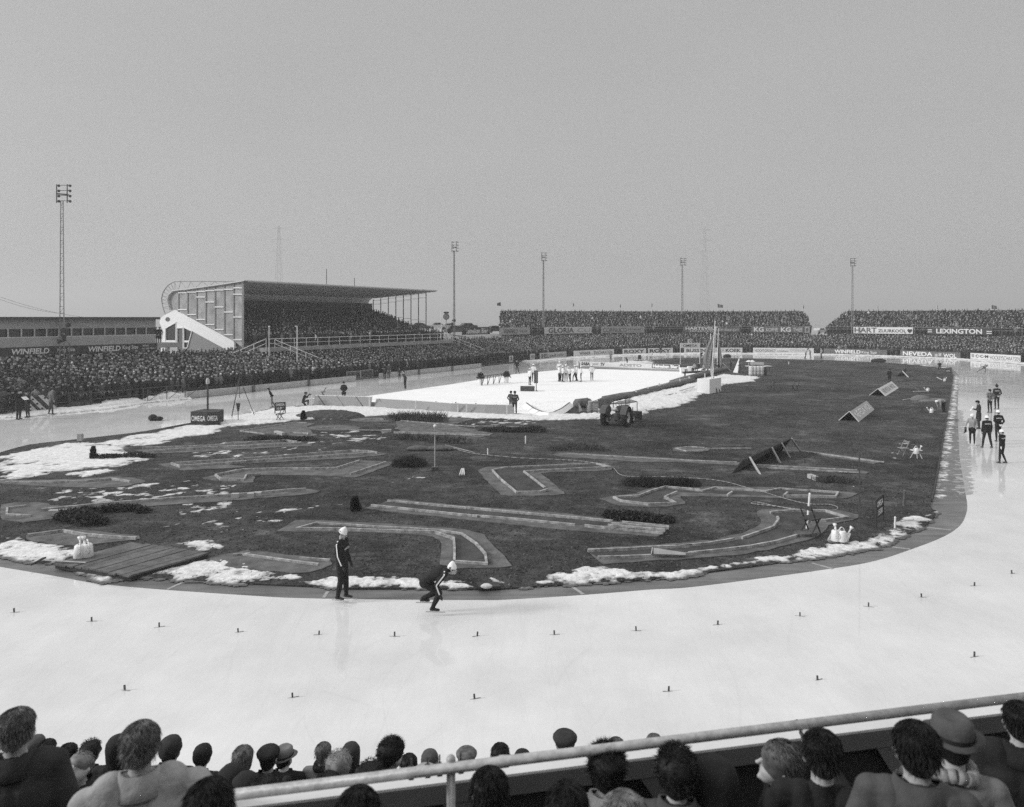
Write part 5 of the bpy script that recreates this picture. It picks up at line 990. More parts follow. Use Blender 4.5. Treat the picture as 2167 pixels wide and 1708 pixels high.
def roll(label, pts, r=.3, m='sign_grey', posts=()):
    P = [Vector(p)+Vector((0, 0, r*.9)) for p in pts]; t = thing('rink_board', label, 'rink boards', P[len(P)//2]); rr = [r*(1+.1*math.sin(i*2.1)) for i in range(len(P))]
    b = MB(); [(b.cyl(P[i], P[i+1], rr[i], rr[i+1], n=12)) for i in range(len(P)-1)]; b.obj('canvas_cover', m, t, True)
    b = MB(); [b.bar(p+Vector((-.1, .15, r*.95)), q+Vector((-.1, .15, r*.95)), .07, .06) for p, q in zip(P, P[1:])]; b.obj('top_rail', 'wood_light', t)
    for q in posts: part('post', 'paint', t, lambda b: b.bar(q, q+Vector((0, 0, .72)), .13))
roll('long canvas-wrapped rink boards running from the tractor to the white box', [g('C', x, y) for x, y in [(1330, 940), (1420, 922), (1500, 905), (1600, 893), (1700, 862), (1830, 828), (2000, 785), (2100, 760)]]+[g('R', x, y) for x, y in [(200, 878), (300, 845), (420, 812), (540, 778), (640, 752), (760, 728)]], posts=[g('C', x, y) for x, y in [(1612, 893), (1714, 862), (1812, 835), (1993, 790), (2075, 768)]]+[g('R', x, y) for x, y in [(88, 920), (288, 872), (378, 848)]])
roll('short broken end of the canvas-wrapped boards beside the crate', [g('C', 1095, 985), g('C', 1150, 978), g('C', 1205, 970)], .38, 'wood')
# far boards with advertising
a, c = g('X', 640, 225), g('X', 1915, 275)
lb_ = 'long white rink boards with three advertisements behind the team in white'
n = (c-a).normalized()
sign('rink_board', lb_, a, c, .98, 'sign_white', [(None, 0, 1, .02, .34, 'letter_grey'), ('SABA', .045, .135, .45, .93, 'ink', dict(bold=.05, shear=.25)), ('RADIO', .165, .225, .58, .82, 'sign_grey', dict(shear=.2)), ('TV', .245, .29, .42, .92, 'ink', dict(bold=.05, shear=.3)), ('ADSTO', .43, .65, .5, .9, 'letter_grey', dict(bold=.04)), (None, .745, .99, .42, .97, 'sign_grey'), ('Heineken Bier', .755, .985, .5, .92, 'white', dict(bold=.05))], .1, cat='rink boards')
# ================================================================= THINGS ON THE INFIELD AND THE ICE
def oriented(t, rz): t.rotation_euler = (0, 0, rz); return t
def watering_can(label, p, rz, s=1., m='plastic_white', group='white watering cans'):
    t = thing('watering_can', label, 'watering can', (0, 0, 0), group)
    part('body', m, t, lambda b: (b.lathe([(0, 0), (.15, 0), (.165, .03), (.15, .2), (.135, .34), (.1, .37), (.05, .375)], (0, 0, 0), 16)), True)
    part('handle', m, t, lambda b: b.tube([Vector((-.12-.1*math.sin(a)*1.0, 0, .26+.13*math.cos(a)*1.2+.02)) if a > 1.6 else Vector((.1-.22*a/1.6, 0, .37+.12*math.sin(a*1.9))) for a in [i*3.0/9 for i in range(10)]], .018, 6), True)
    sp = part('spout', m, t, lambda b: b.cyl((.13, 0, .1), (.34, 0, .42), .035, .022, n=8), True)
    part('rose', m, sp, lambda b: b.cyl((.32, 0, .4), (.38, 0, .48), .03, .075, n=12), True)
    t.location = p; t.rotation_euler = (0, 0, rz); t.scale = (s,)*3; return t
watering_can('left watering can of the two on the wooden platform', g('F', 682, 1348, .2), R(120), 1.05); watering_can('right watering can of the two on the wooden platform', g('F', 745, 1340, .2), R(135), 1.05)
watering_can('left watering can of the two on the tray at the lower right', g('I', 1568, 1375, .12), R(70), .92); watering_can('right watering can of the two on the tray, spout to the right', g('I', 1630, 1380, .12), R(10), .92)
watering_can('watering can on a small stand before the two folding chairs', g('E', 865, 1508, .5), R(10), .8); watering_can('watering can beside the bending man in the white top', g('E', 1010, 1120, .1), R(170), .85)
watering_can('watering can on the grass beyond the canvas heap', g('E', 975, 918), R(160), .85); watering_can('watering can lying near the track edge at the far right of the infield', g('E', 1135, 822), R(30), .9); watering_can('watering can on the mat by the camera tripod', g('B', 248, 1262), R(140), .9)
t = thing('tray', 'pale square tray under the two watering cans at the lower right', 'tray', g('I', 1600, 1385)); q = [g('I', *v, GZ) for v in [(1495, 1388), (1680, 1405), (1710, 1330), (1535, 1316)]]; part('base', 'wood_light', t, lambda b: b.prism(q, .05)); b = MB(); b.wall([p+Vector((0, 0, .05)) for p in q], .05, .04, True); b.obj('rim', 'wood_light', t)
# wooden platform
t = thing('wooden_platform', 'wide dark platform of planks at the lower left by the ice', 'platform', g('F', 1100, 1350)); zp = .2; q0, q1, q2, q3 = [g('F', *v, zp) for v in [(450, 1395), (1120, 1212), (1795, 1303), (1115, 1500)]]
b = MB(); n = 11
for i in range(n):
    a0, a1 = q0.lerp(q3, i/n+.004), q0.lerp(q3, (i+1)/n-.006); c0, c1 = q1.lerp(q2, i/n+.004), q1.lerp(q2, (i+1)/n-.006); j = random.uniform(-.02, .02); d = (c0-a0).normalized()*random.uniform(-.05, .05); dz = Vector((0, 0, j*.4))
    b.prism([p-Vector((0, 0, .05))+dz for p in (a0+d, a1+d, c1+d, c0+d)], .05)
b.obj('planks', 'wood', t); part('frame', 'wood_dark', t, lambda b: b.prism([p-Vector((0, 0, .055)) for p in (q0.lerp(q2, .015), q3.lerp(q1, .015), q2.lerp(q0, .015), q1.lerp(q3, .015))], Vector((0, 0, -.1))))
t = thing('shovel', 'long-handled snow shovel lying on the wooden platform', 'shovel', g('F', 500, 1370, .15)); a, c = g('F', 385, 1368, .25), g('F', 732, 1390, .24); part('handle', 'wood_light', t, lambda b: b.cyl(a, c, .022, n=6)); part('blade', 'steel_dark', t, lambda b: b.prism([g('F', *v, .1) for v in [(262, 1418), (300, 1400), (395, 1352), (360, 1360)]], .05))
def curved(f, a, b, n): return [f(a+(b-a)*i/n) for i in range(n+1)]
# lane markers on the ice
mk = [(30,1296),(194,1315),(337,1327),(504,1338),(675,1343),(835,1347),(1010,1346),(1173,1343),(1346,1335),(1519,1322),(1693,1304),(1838,1284),(1950,1264),(2062,1240),(2141,1214),(264,1461),(619,1476),(1004,1479),(1415,1463),(1730,1439),(2062,1390)]
b = MB(); b.box((0, 0, .06), (.04, .03, .11)); m0 = b.obj('lane_marker', 'sack'); bpy.data.objects.remove(m0); me_m = bpy.data.meshes['lane_marker']
mb_ = MB(); mb_.box((0, 0, .003), (.3, .02, .006)); mb_.obj('tmp_shadow_strip', 'letter_grey'); me_shadow = bpy.data.meshes['tmp_shadow_strip']; bpy.data.objects.remove(bpy.data.objects['tmp_shadow_strip'])  # thin grey strip: the faint shadow streak at a marker, put in as colour
for i, (x, y) in enumerate(mk):
    o = bpy.data.objects.new('lane_marker', me_m); C.objects.link(o); o.location = g('D', x, y); o.scale = (.8, .8, random.uniform(.75, .95)); o.rotation_euler = (0, random.uniform(-.08, .08), random.uniform(-.4, .4))
    n_ = i+1 if i < 15 else i-14; OR = ORD
    tag(o, f"wooden marker block in the near ice, {OR[n_-1]} from left in the {'long upper' if i < 15 else 'lower'} row", 'lane marker', 'marker blocks dotted along the lane on the near ice'); f = bpy.data.objects.new('foot', me_shadow); C.objects.link(f); f.parent = o  # each block gets its painted shadow streak, not a solid base
# leaning fence panel with props
t = thing('fallen_fence', 'dark wooden windscreen panel held up by three slanting props', 'panel', g('I', 850, 640)); a = g('I', 535, 738); d = g('I', 1040, 500); L = d-a; perp = Vector((L.y, -L.x, 0)).normalized()
t1, t2 = at('I', 670, 585, a.y+1.2), at('I', 1142, 373, 0)if False else None
Yr = g('I', 1000, 590).y; top0 = at('I', 668, 588, g('I', 640, 735).y+.9); top1 = at('I', 1142, 374, g('I', 1135, 560).y+.3)
part('panel', 'wood_dark', t, lambda b: b.add([a, d, top1, top0, a+Vector((-.04, .03, .0)), d+Vector((-.04, .03, 0)), top1+Vector((-.04, .03, .03)), top0+Vector((-.04, .03, .03))], [(0, 1, 2, 3), (7, 6, 5, 4), (0, 3, 7, 4), (3, 2, 6, 7), (2, 1, 5, 6)]))
for (x, y), f in (((838, 738), .12), ((1032, 624), .56), ((1130, 575), .77), ((1232, 510), .99)): q = g('I', x, y); part('prop', 'wood_light', t, lambda b: b.bar(q, top0.lerp(top1, f), .07))
# A-shaped advertising tents
def aframe(label, k, nl, apex_near, nr, apex_far, fr, m, text=None, tm='letter', zr_=None):
    a, c, e = g(k, *nl, GZ), g(k, *nr, GZ), g(k, *fr, GZ); mid = (a+c)/2; zr_ = zr_ or zz(px(k, *apex_near)[1], mid.y); r0 = Vector(((px(k, *apex_near)[0]-CX)/FL*mid.y, mid.y, zr_)); v = e-c; r1 = r0+v; f = a+v
    t = thing('advertising_tent', label, 'sign', mid, 'ridge-shaped advertising signs on the infield')
    part('right_panel' if False else 'panel', m, t, lambda b: b.prism([c, e, r1, r0], (e-c).cross(r0-c).normalized()*-.04)); part('panel', 'wood_dark' , t, lambda b: b.prism([a, f, r1, r0], (f-a).cross(r0-a).normalized()*.04)); b = MB(); b.bar(c, r0, .05); b.bar(a, r0, .05); b.obj('edge_trim', 'paint', t)
    if text:
        b = MB(); n = (e-c).cross(r0-c).normalized(); u = r0-c; letters(b, text, c+v*.08+u*.22, v*.84, u*.56, n if n.z > 0 else -n, bold=.02, eps=.02); b.obj('lettering', tm, t)
aframe('nearest grey ridge sign with wool brand lettering', 'E', (130, 1190), (232, 1102), (322, 1203), (388, 1000), (470, 1086), 'sign_pale', 'NEVEDA WOL')
aframe('pale ridge sign behind the grey lettered one', 'E', (420, 952), (502, 888), (577, 960), (638, 808), (700, 882), 'sign_white', 'NEVEDA WOL', 'sign_pale')
t = thing('leaning_sign', 'dark leaning panel with one pale prop beyond the ridge signs', 'sign', g('E', 730, 775)); a = g('E', 668, 778); c = g('E', 760, 770); r0 = at('E', 735, 722, a.y); r1 = at('E', 778, 686, a.y+1.5)
part('panel', 'wood_dark', t, lambda b: b.prism([a, c, r1, r0], Vector((0, .05, 0)))); part('prop', 'paint', t, lambda b: b.bar(g('E', 795, 785), r0, .07))
E_ = smooth_line(poly('J688,1085 775,640 878,0'), 6); t = thing('edging_board', 'long dark edging board between the grass and the right track', 'edging', E_[6]); b = MB(); b.wall([Vector((p.x+.05, p.y, 0)) for p in E_], .07, .13); b.obj('board', 'wood_dark', t)
# boxes, signs
t = thing('advertising_box', 'dark lettered box with a lamp pole at the inner track edge', 'sign', g('A', 1770, 1300)); a, m_, c = g('A', 1652, 1300), g('A', 1795, 1305), g('A', 1893, 1303); hb_ = .9
a2, c2 = a+Vector((.3, 1.5, 0)), c+Vector((-.2, 1.4, 0)); part('box', 'sign_dark', t, lambda b: b.prism([a, m_, c, c2, a2], hb_))
def nside(p, q): return (q-p).cross(Vector((0, 0, 1))).normalized()
b = MB(); letters(b, 'OMEGA', a.lerp(m_, .06)+Vector((0, 0, .27)), (m_-a)*.84, Vector((0, 0, .36)), nside(a, m_), bold=.015, eps=.02); letters(b, 'OMEGA', m_.lerp(c, .03)+Vector((0, 0, .3)), (c-m_)*.92, Vector((0, 0, .36)), nside(m_, c), bold=.015, eps=.02); b.obj('lettering', 'letter', t)
p = g('A', 1768, 1296)+Vector((0, .6, 0)); part('lamp_pole', 'steel_dark', t, lambda b: b.cyl(p, p+Vector((0, 0, zz(px('A', 0, 945)[1], p.y))), .07, n=8)); q = p+Vector((0, 0, zz(px('A', 0, 945)[1], p.y))); part('lamp', 'tin', t, lambda b: b.lathe([(.1, 0), (.12, .1), (.11, .3), (.05, .42)], q, 12), True)
def post_sign(label, k, bl, br, tb, lines, m='sign_dark', lm='letter', feet=None, hm=None, grp=None, cat='sign'):
    a, c = g(k, *bl), g(k, *br); h1 = zz(px(k, 0, tb[0])[1], a.y); h0 = zz(px(k, 0, tb[1])[1], a.y); t = thing('lettered_sign', label, cat, (a+c)/2, grp)
    part('panel', m, t, lambda b: b.prism([a+Vector((0, 0, h0)), c+Vector((0, 0, h0)), c+Vector((0, .05, h0)), a+Vector((0, .05, h0))], h1-h0)); b = MB(); n = nside(a, c)
    for s, x0, x1, y0, y1 in lines: letters(b, s, a+(c-a)*x0+Vector((0, 0, h0+(h1-h0)*y0)), (c-a)*(x1-x0), Vector((0, 0, (h1-h0)*(y1-y0))), n, bold=.015, eps=.02)
    if lines: b.obj('lettering', lm, t)
    for p in (a, c): part('post', m if m != 'sign_white' else 'white', t, lambda b: b.cyl(p, p+Vector((0, 0, h1)), .035, n=6))
    return t
post_sign('dark two-line sign with 10.000 at the near rink corner', 'B', (433, 1262), (522, 1255), (1150, 1222), [('OMEGA', .08, .92, .56, .88), ('10.000', .18, .85, .12, .42)])
post_sign('dark two-line sign with 1500 at the lower right track edge', 'J', (222, 1318), (282, 1265), (1065, 1235), [('OMEGA', .1, .92, .56, .86), ('1500', .2, .85, .12, .42)])
post_sign('small dark board on the infield at the far right curve', 'E', (1146, 775), (1188, 770), (702, 742), [('800', .1, .9, .2, .7)], feet=1)
post_sign('small dark board on the grass at the start of the far bend', 'C', (1632, 572), (1655, 572), (520, 558), [])
p, q = g('R', 291, 690), g('R', 478, 650); t = thing('start_sign', 'white watch brand sign with a round emblem on two tall thin posts', 'sign', (p+q)/2); Ym = (p.y+q.y)/2; P0, P1 = at('R', 293, 512, Ym), at('R', 480, 512, Ym); hh = at('R', 293, 463, Ym).z-P0.z
part('panel', 'sign_white', t, lambda b: b.prism([P0, P1, P1+Vector((0, .08, 0)), P0+Vector((0, .08, 0))], hh)); b = MB(); letters(b, 'OMEGA', P0.lerp(P1, .14)+Vector((0, 0, hh*.25)), (P1-P0)*.72, Vector((0, 0, hh*.5)), Vector((0, -1, 0)), bold=.01); b.obj('lettering', 'ink', t)
e0, e1 = at('R', 368, 463, Ym), at('R', 409, 463, Ym); he = at('R', 368, 427, Ym).z-e0.z; eo = part('emblem_panel', 'sign_white', t, lambda b: b.prism([e0, e1, e1+Vector((0, .08, 0)), e0+Vector((0, .08, 0))], he)); ce = (e0+e1)/2+Vector((0, -.03, he/2)); part('emblem', 'ink', eo, lambda b: b.lathe([(he*.3, -.01), (he*.38, -.01), (he*.38, .01), (he*.3, .01)], ce, 20, 'y'))
for P, k in ((P0, p), (P1, q)): part('post', 'white', t, lambda b: b.cyl((P.x, P.y+.04, 0), P+Vector((0, .04, hh)), .05, n=6))
# white box with the three flagpoles
a, c, e = g('R', 458, 950), g('R', 572, 957), g('R', 682, 935); d = a+(e-c); hb_ = zz(px('R', 0, 812)[1], c.y); t = thing('flag_stand_box', 'big white box holding the flagpoles beside the rink', 'box', c)
part('sides', 'white', t, lambda b: b.wall([a, c, e, d], .05, hb_, True)); part('lid', 'white', t, lambda b: b.prism([p+Vector((0, 0, hb_-.1)) for p in (a, c, e, d)], .05))
def fpole(label, k, x, y1, base, sag=None, m='flag_c', lean=0.):
    h = zz(px(k, 0, y1)[1], base.y); t = thing('flagpole', label, 'flagpole', base, 'flagpoles in the white box'); top = base+Vector((lean, 0, h-base.z)); part('pole', 'white', t, lambda b: b.cyl(base, top, .045, .035, n=8))
    if sag:
        x_, y0, y2, w = sag; b = MB(); n, r = 9, 14; vs = []; z0 = zz(px(k, 0, y0)[1], base.y); z2 = zz(px(k, 0, y2)[1], base.y)
        for j in range(r+1):
            f = j/r
            for i in range(n+1):
                s_ = i/n; wd = w*(math.sin(min(1, f*1.25)*math.pi*.5)**1.2)*(1 if f < .85 else 1-(f-.85)*3.5)
                vs.append(Vector((base.x+lean*(1-f)+x_*s_*wd, base.y+.16*math.sin(s_*13+f*2)*wd, z0+(z2-z0)*f+.12*math.sin(s_*5)*f)))
        b.add(vs, [(j*(n+1)+i, j*(n+1)+i+1, (j+1)*(n+1)+i+1, (j+1)*(n+1)+i) for j in range(r) for i in range(n)]); b.m = [0 if (k_ % n) < 3 else (1 if (k_ % n) < 6 else 2) for k_ in range(n*r)]; b.obj('flag', [m, 'flag_a', 'flag_b'], t, True)
bc = (a+e)/2
fpole('tallest bare white pole standing in the white box', 'R', 603, 247, c.lerp(d, .12)+Vector((.1, 0, 0)), None, lean=.45); fpole('white pole with a limp flag, right one in the white box', 'R', 638, 300, c.lerp(e, .4)+Vector((-.1, .4, 0)), (-1, 320, 700, .9), 'flag_b', .4); fpole('short white stub of a pole in the left of the white box', 'R', 540, 755, a.lerp(c, .7)+Vector((0, .3, 0)))
p = g('R', 560, 775); fpole('pole with a dark three-banded flag behind the white box', 'R', 560, 372, p+Vector((.3, 0, 0)), (-1, 392, 720, .8), 'flag_c', 0); p = g('R', 645, 745); fpole('pole with a long dark draped flag right of the white box', 'R', 640, 320, p, (1, 420, 735, .7), 'flag_c', .2)
t = thing('leaning_board', 'weathered narrow boards leaning on the side of the white box', 'board', g('R', 660, 945)); part('board', 'wood_light', t, lambda b: b.bar(g('R', 665, 945), g('R', 665, 945)+Vector((-.65, .35, 1.5)), .3, .05)); part('board', 'wood_dark', t, lambda b: b.bar(g('R', 680, 940), g('R', 680, 940)+Vector((-.6, .5, 1.55)), .12, .05))
# drums, jury tables
dg0 = None
for i, x in enumerate((975, 1008, 1040, 1073, 1100)):
    p = g('R', x, 785 if i < 4 else 780); h = zz(px('R', 0, 690)[1], p.y); lb_ = ['leftmost pale upright drum below the banner', 'second upright drum from the left below the banner', 'third upright drum from the left below the banner', 'fourth upright drum below the banner', 'dark rearmost drum at the right end of the row'][i]
    t = thing('drum', lb_, 'drum', p, 'row of tall drums on the infield'); part('body', 'tin' if i < 4 else 'steel_dark', t, lambda b: b.lathe([(0, 0), (.3, 0), (.3, .35), (.315, .38), (.3, .41), (.3, h*.6), (.315, h*.62), (.3, h*.64), (.3, h-.15), (.27, h), (0, h)], p, 16), True); part('lid', 'white', t, lambda b: b.cyl(p+Vector((0, 0, h)), p+Vector((0, 0, h+.06)), .25, n=16))
p = g('R', 1035, 775); q0, q1 = at('R', 968, 672, p.y), at('R', 1098, 674, p.y); t = thing('banner', 'narrow pale banner above the drums', 'banner', (q0+q1)/2); part('cloth', 'paint', t, lambda b: b.prism([q0, q1, q1+Vector((0, .04, 0)), q0+Vector((0, .04, 0))], .35)); 
for q in (q0, q1): part('pole', 'steel_dark', t, lambda b: b.cyl((q.x, q.y+.06, 0), q+Vector((0, .06, .35)), .03, n=6))
for i, (x0, x1, y) in enumerate(((940, 965, 780), (1110, 1175, 775))):
    a, c = g('R', x0, y), g('R', x1, y); h = zz(px('R', 0, 690)[1], a.y); t = thing('table', ['pale table left of the drums', 'pale table right of the drums'][i], 'table', (a+c)/2); part('top', 'paint', t, lambda b: b.prism([a+Vector((0, 0, h)), c+Vector((0, 0, h)), c+Vector((0, 1, h)), a+Vector((0, 1, h))], .06))
    for q in (a, c): part('leg', 'wood', t, lambda b: b.bar(q+Vector((0, .1, 0)), q+Vector((0, .1, h)), .06)); part('leg', 'wood', t, lambda b: b.bar(q+Vector((0, .9, 0)), q+Vector((0, .9, h)), .06))
for i, x in enumerate((952, 985)): p = g('R', x, 770); h = zz(px('R', 0, 642)[1], p.y); t = thing('lamp', ['left', 'right'][i]+' mushroom-shaped lamp above the drums', 'lamp', p); part('stem', 'white', t, lambda b: b.cyl(p, p+Vector((0, 0, h)), .03, n=6)); part('shade', 'white', t, lambda b: b.lathe([(.38, 0), (.2, .12), (.03, .18)], p+Vector((0, 0, h)), 14))
# crates with numbers at the start
for i, (x0, x1, yb, h, s) in enumerate(((298, 372, 758, .75, '3'), (370, 430, 745, .75, '2'))):
    a, c = g('R', x0, yb), g('R', x1, yb); t = thing('numbered_box', ['white box with numeral 3 at the far rink corner', 'white box with numeral 2 beside the starter table'][i], 'box', (a+c)/2); part('body', 'white', t, lambda b: b.prism([a, c, c+Vector((0, .8, 0)), a+Vector((0, .8, 0))], h)); w = c-a; part('plate', 'ink', t, lambda b: b.prism([a+w*.5+Vector((0, -.01, .18)), a+w*.82+Vector((0, -.01, .18)), a+w*.82+Vector((0, -.01, .58)), a+w*.5+Vector((0, -.01, .58))], Vector((0, -.01, 0)))); b = MB(); letters(b, s, a+w*.58+Vector((0, -.03, .25)), w*.16, Vector((0, 0, .26)), Vector((0, -1, 0))); b.obj('lettering', 'letter', t)
a, c = g('R', 325, 790), g('R', 560, 775); t = thing('table', 'low dark bench table at the far rink corner', 'table', (a+c)/2); part('top', 'wood_dark', t, lambda b: b.prism([a+Vector((0, 0, .4)), c+Vector((0, 0, .4)), c+Vector((0, .8, .4)), a+Vector((0, .8, .4))], .2)); [part('leg', 'wood_dark', t, lambda b: b.bar(q, q+Vector((0, 0, .4)), .15)) for q in (a.lerp(c, .05), a.lerp(c, .5), c)]
for i, (q0, q1, m) in enumerate(((at('R', 700, 657, g('R', 745, 745).y), g('R', 787, 742), 'white'), (g('R', 285, 925, .4), g('R', 425, 882, .4), 'wood_light'), (g('R', 20, 1003, .15), g('R', 250, 945, .2), 'wood'))): t = thing('plank', ['white plank leaning up beside the two officials', 'plank lying on the snow left of the white box', 'dark strip of wood on the snow near the canvas boards'][i], 'plank', q1); part('board', m, t, lambda b: b.bar(q0, q1, .16, .05))
t = thing('canvas_sheet', 'white folded sheet propped against the coated official', 'sheet', g('R', 830, 745)); q = g('R', 800, 750); part('sheet', 'white', t, lambda b: b.prism([q, g('R', 845, 755), g('R', 845, 755)+Vector((.3, .3, 2.0)), g('R', 800, 750)+Vector((.9, .2, .7))], Vector((0, .06, .02))))
# bench with two potted plants, pole sign, bag
a, c = g('C', 275, 790), g('C', 473, 765); t = thing('bench', 'long low bench with crossed legs on the rink ice', 'bench', (a+c)/2); hb_ = 1.0; w = Vector((.15, .8, 0)); part('seat', 'wood', t, lambda b: b.prism([a+Vector((0, 0, hb_)), c+Vector((0, 0, hb_)), c+w+Vector((0, 0, hb_)), a+w+Vector((0, 0, hb_))], .07))
for i in range(5): q = a.lerp(c, i/4); part('leg', 'wood_dark', t, lambda b: (b.bar(q, q+Vector((0, 0, hb_)), .06), b.bar(q+Vector((0, 0, .05)), a.lerp(c, min(1, (i+.5)/4))+Vector((0, 0, hb_)), .045)))
def leaf_clump(name, label, centers, n, m='leaf', cat='shrub', size=.09, group=None, stalk=.3, base=None, twig=False, thingp=None, pname='foliage'):
    """centers: (point, rx, ry, rz); n small blades and twigs through the volume"""
    t = thingp or thing(name, label, cat, centers[0][0], group); b = MB(); rr = random.Random(int(centers[0][0].x*97+centers[0][0].y*13))
    for _ in range(n):
        c, rx, ry, rz = rr.choice(centers); a = rr.uniform(0, 6.283); q = math.sqrt(rr.random()); z = rr.random()**.8; k = math.sqrt(max(.05, 1-z*z*.85)); p = Vector(c)+Vector((rx*q*k*math.cos(a), ry*q*k*math.sin(a), rz*z*rr.uniform(.7, 1.1)))
        d = Vector((rr.uniform(-1, 1), rr.uniform(-1, 1), rr.uniform(.2, 1.4) if twig else rr.uniform(-.4, 1.2))).normalized(); s = size*rr.uniform(.5, 1.5); w = d.cross(Vector((rr.uniform(-1, 1), rr.uniform(-1, 1), rr.uniform(-1, 1)))).normalized()*s*(.1 if twig else .3)
        b.add([p-w, p+w, p+d*s*(2 if twig else 1)], [(0, 1, 2)])
    b.obj(pname, m, t)
    if stalk:
        b = MB()
        for _ in range(10 if n < 900 else 26): c, rx, ry, rz = rr.choice(centers); q = Vector(c)+Vector((rr.uniform(-.7, .7)*rx, rr.uniform(-.7, .7)*ry, 0)); b.cyl(q, q+Vector((rr.uniform(-.4, .4)*rz, rr.uniform(-.4, .4)*rz, rz*.9)), .008, .004, n=4, caps=False)
        b.obj('stems', 'wood_dark', t)
    return t
for i, (x, y, yb) in enumerate(((265, 725, 785), (490, 700, 768))):
    p = g('C', x, yb); t = thing('potted_plant', ['bushy potted plant at the left end of the bench', 'bushy potted plant at the right end of the bench'][i], 'potted plant', p); part('pot', 'white', t, lambda b: b.cyl(p, p+Vector((0, 0, .75)), .2, .28, n=12)); leaf_clump('', '', [(p+Vector((0, 0, .7)), .45, .45, .6)], 420, size=.16, thingp=t, stalk=0)
p = g('C', 748, 838); h = zz(px('C', 0, 655)[1], p.y); t = thing('lap_counter', 'narrow dark scoreboard on a pole standing on the rink ice', 'scoreboard', p); part('pole', 'steel_dark', t, lambda b: b.cyl(p, p+Vector((0, 0, h)), .04, n=6)); part('base', 'steel_dark', t, lambda b: (b.bar(p+Vector((-.7, 0, .04)), p+Vector((.8, .05, .04)), .07), b.bar(p+Vector((0, -.4, .04)), p+Vector((.1, .5, .04)), .07))); part('panel', 'steel_dark', t, lambda b: b.prism([p+Vector((-.22, -.05, h*.4)), p+Vector((.16, -.1, h*.4)), p+Vector((.16, .1, h*.4)), p+Vector((-.22, .1, h*.4))], h*.6)); part('stripe', 'sign_grey', t, lambda b: b.prism([p+Vector((-.05, -.1, h*.42)), p+Vector((.08, -.1, h*.42)), p+Vector((.08, -.12, h*.42)), p+Vector((-.05, -.09, h*.42))], h*.55))
p = g('C', 672, 838); t = thing('suitcase', 'dark suitcase on the ice beside the scoreboard pole', 'suitcase', p); part('case', 'steel_dark', t, lambda b: b.box(p+Vector((0, 0, .28)), (1.35, .5, .5), rz=-.15)); part('lid_edge', 'wood', t, lambda b: b.box(p+Vector((0, 0, .45)), (1.38, .53, .03), rz=-.15))
# tractor -----------------------------------------------------------------
tr = thing('tractor', 'small farm tractor with front blade seen from behind on the infield', 'tractor', (0, 0, 0))
def wheel(x, y, r, w, nm, lug=True):
    o = part(nm, 'rubber', tr, lambda b: b.lathe([(r*.62, -w/2), (r*.9, -w/2), (r, -w*.32), (r*1.0, w*.32), (r*.9, w/2), (r*.62, w/2), (r*.62, -w/2)], (x, y, r), 28, 'x'), True)
    if lug: part('tread', 'rubber', o, lambda b: [b.box((x+s*w*.24, y+(r+.005)*math.cos(a+s*.08), r+(r+.005)*math.sin(a+s*.08)), (w*.5, .05, .06), rx=a+math.pi/2, rz=0) for a in [i*math.pi/9 for i in range(18)] for s in (-1, 1)])
    part('rim', 'paint', o, lambda b: b.lathe([(.03, w*.1), (r*.2, w*.12), (r*.4, w*.02), (r*.55, w*.25), (r*.63, w*.4), (r*.63, -w*.4), (r*.55, -w*.25), (.03, -w*.1)], (x, y, r), 24, 'x'), True); part('hub', 'tractor', o, lambda b: b.cyl((x-w*.2, y, r), (x+w*.35*(1 if x > 0 else -1), y, r), r*.14, n=10))
for x in (-.74, .74): wheel(x, 0, .62, .32, 'rear_wheel')
for x in (-.6, .6): wheel(x, 1.85, .31, .16, 'front_wheel', False)
part('bonnet', 'tractor', tr, lambda b: (b.prism([Vector(q) for q in [(-.25, .75, .72), (.25, .75, .72), (.25, 2.15, .68), (-.25, 2.15, .68)]], .42), b.prism([Vector(q) for q in [(-.21, .78, 1.14), (.21, .78, 1.14), (.19, 2.13, 1.1), (-.19, 2.13, 1.1)]], .07)))
part('gearbox', 'tractor', tr, lambda b: (b.box((0, .3, .62), (.34, 1.2, .36)), b.box((0, -.12, .58), (.5, .3, .3)), b.cyl((-.74, 0, .62), (.74, 0, .62), .11, n=10), b.box((0, -.32, .42), (.12, .3, .08)), b.bar((-.3, -.1, .45), (-.35, -.8, .35), .05), b.bar((.3, -.1, .45), (.35, -.8, .35), .05), b.bar((-.35, -.78, .35), (.35, -.78, .35), .06)))
part('engine', 'steel_dark', tr, lambda b: (b.box((0, 1.3, .55), (.32, 1.1, .35)), b.cyl((-.6, 1.85, .33), (.6, 1.85, .33), .05, n=8), b.cyl((.2, 1.5, 1.2), (.2, 1.5, 1.6), .03, n=8)))
for s in (-1, 1):
    b = MB(); n = 8; vs = []
    for i in range(n+1): a = R(25+i*17); vs += [(s*.5, .72*math.cos(a), .62+.72*math.sin(a)), (s*.92, .72*math.cos(a), .62+.72*math.sin(a))]
    b.add(vs, [(2*i, 2*i+1, 2*i+3, 2*i+2) for i in range(n)]); b.add([(s*.5, .72*math.cos(R(25+i*17)), .62+.72*math.sin(R(25+i*17))) for i in range(n+1)]+[(s*.5, 0, .62)], [tuple(range(n+2))]); b.obj('mudguard', 'tractor', tr)
part('seat', 'tin', tr, lambda b: (b.ball((0, -.1, 1.02), (.22, .2, .06), 12, 6), b.box((0, -.28, 1.12), (.4, .04, .2)), b.cyl((0, 0, .75), (0, -.1, 1.0), .03, n=6)), True)
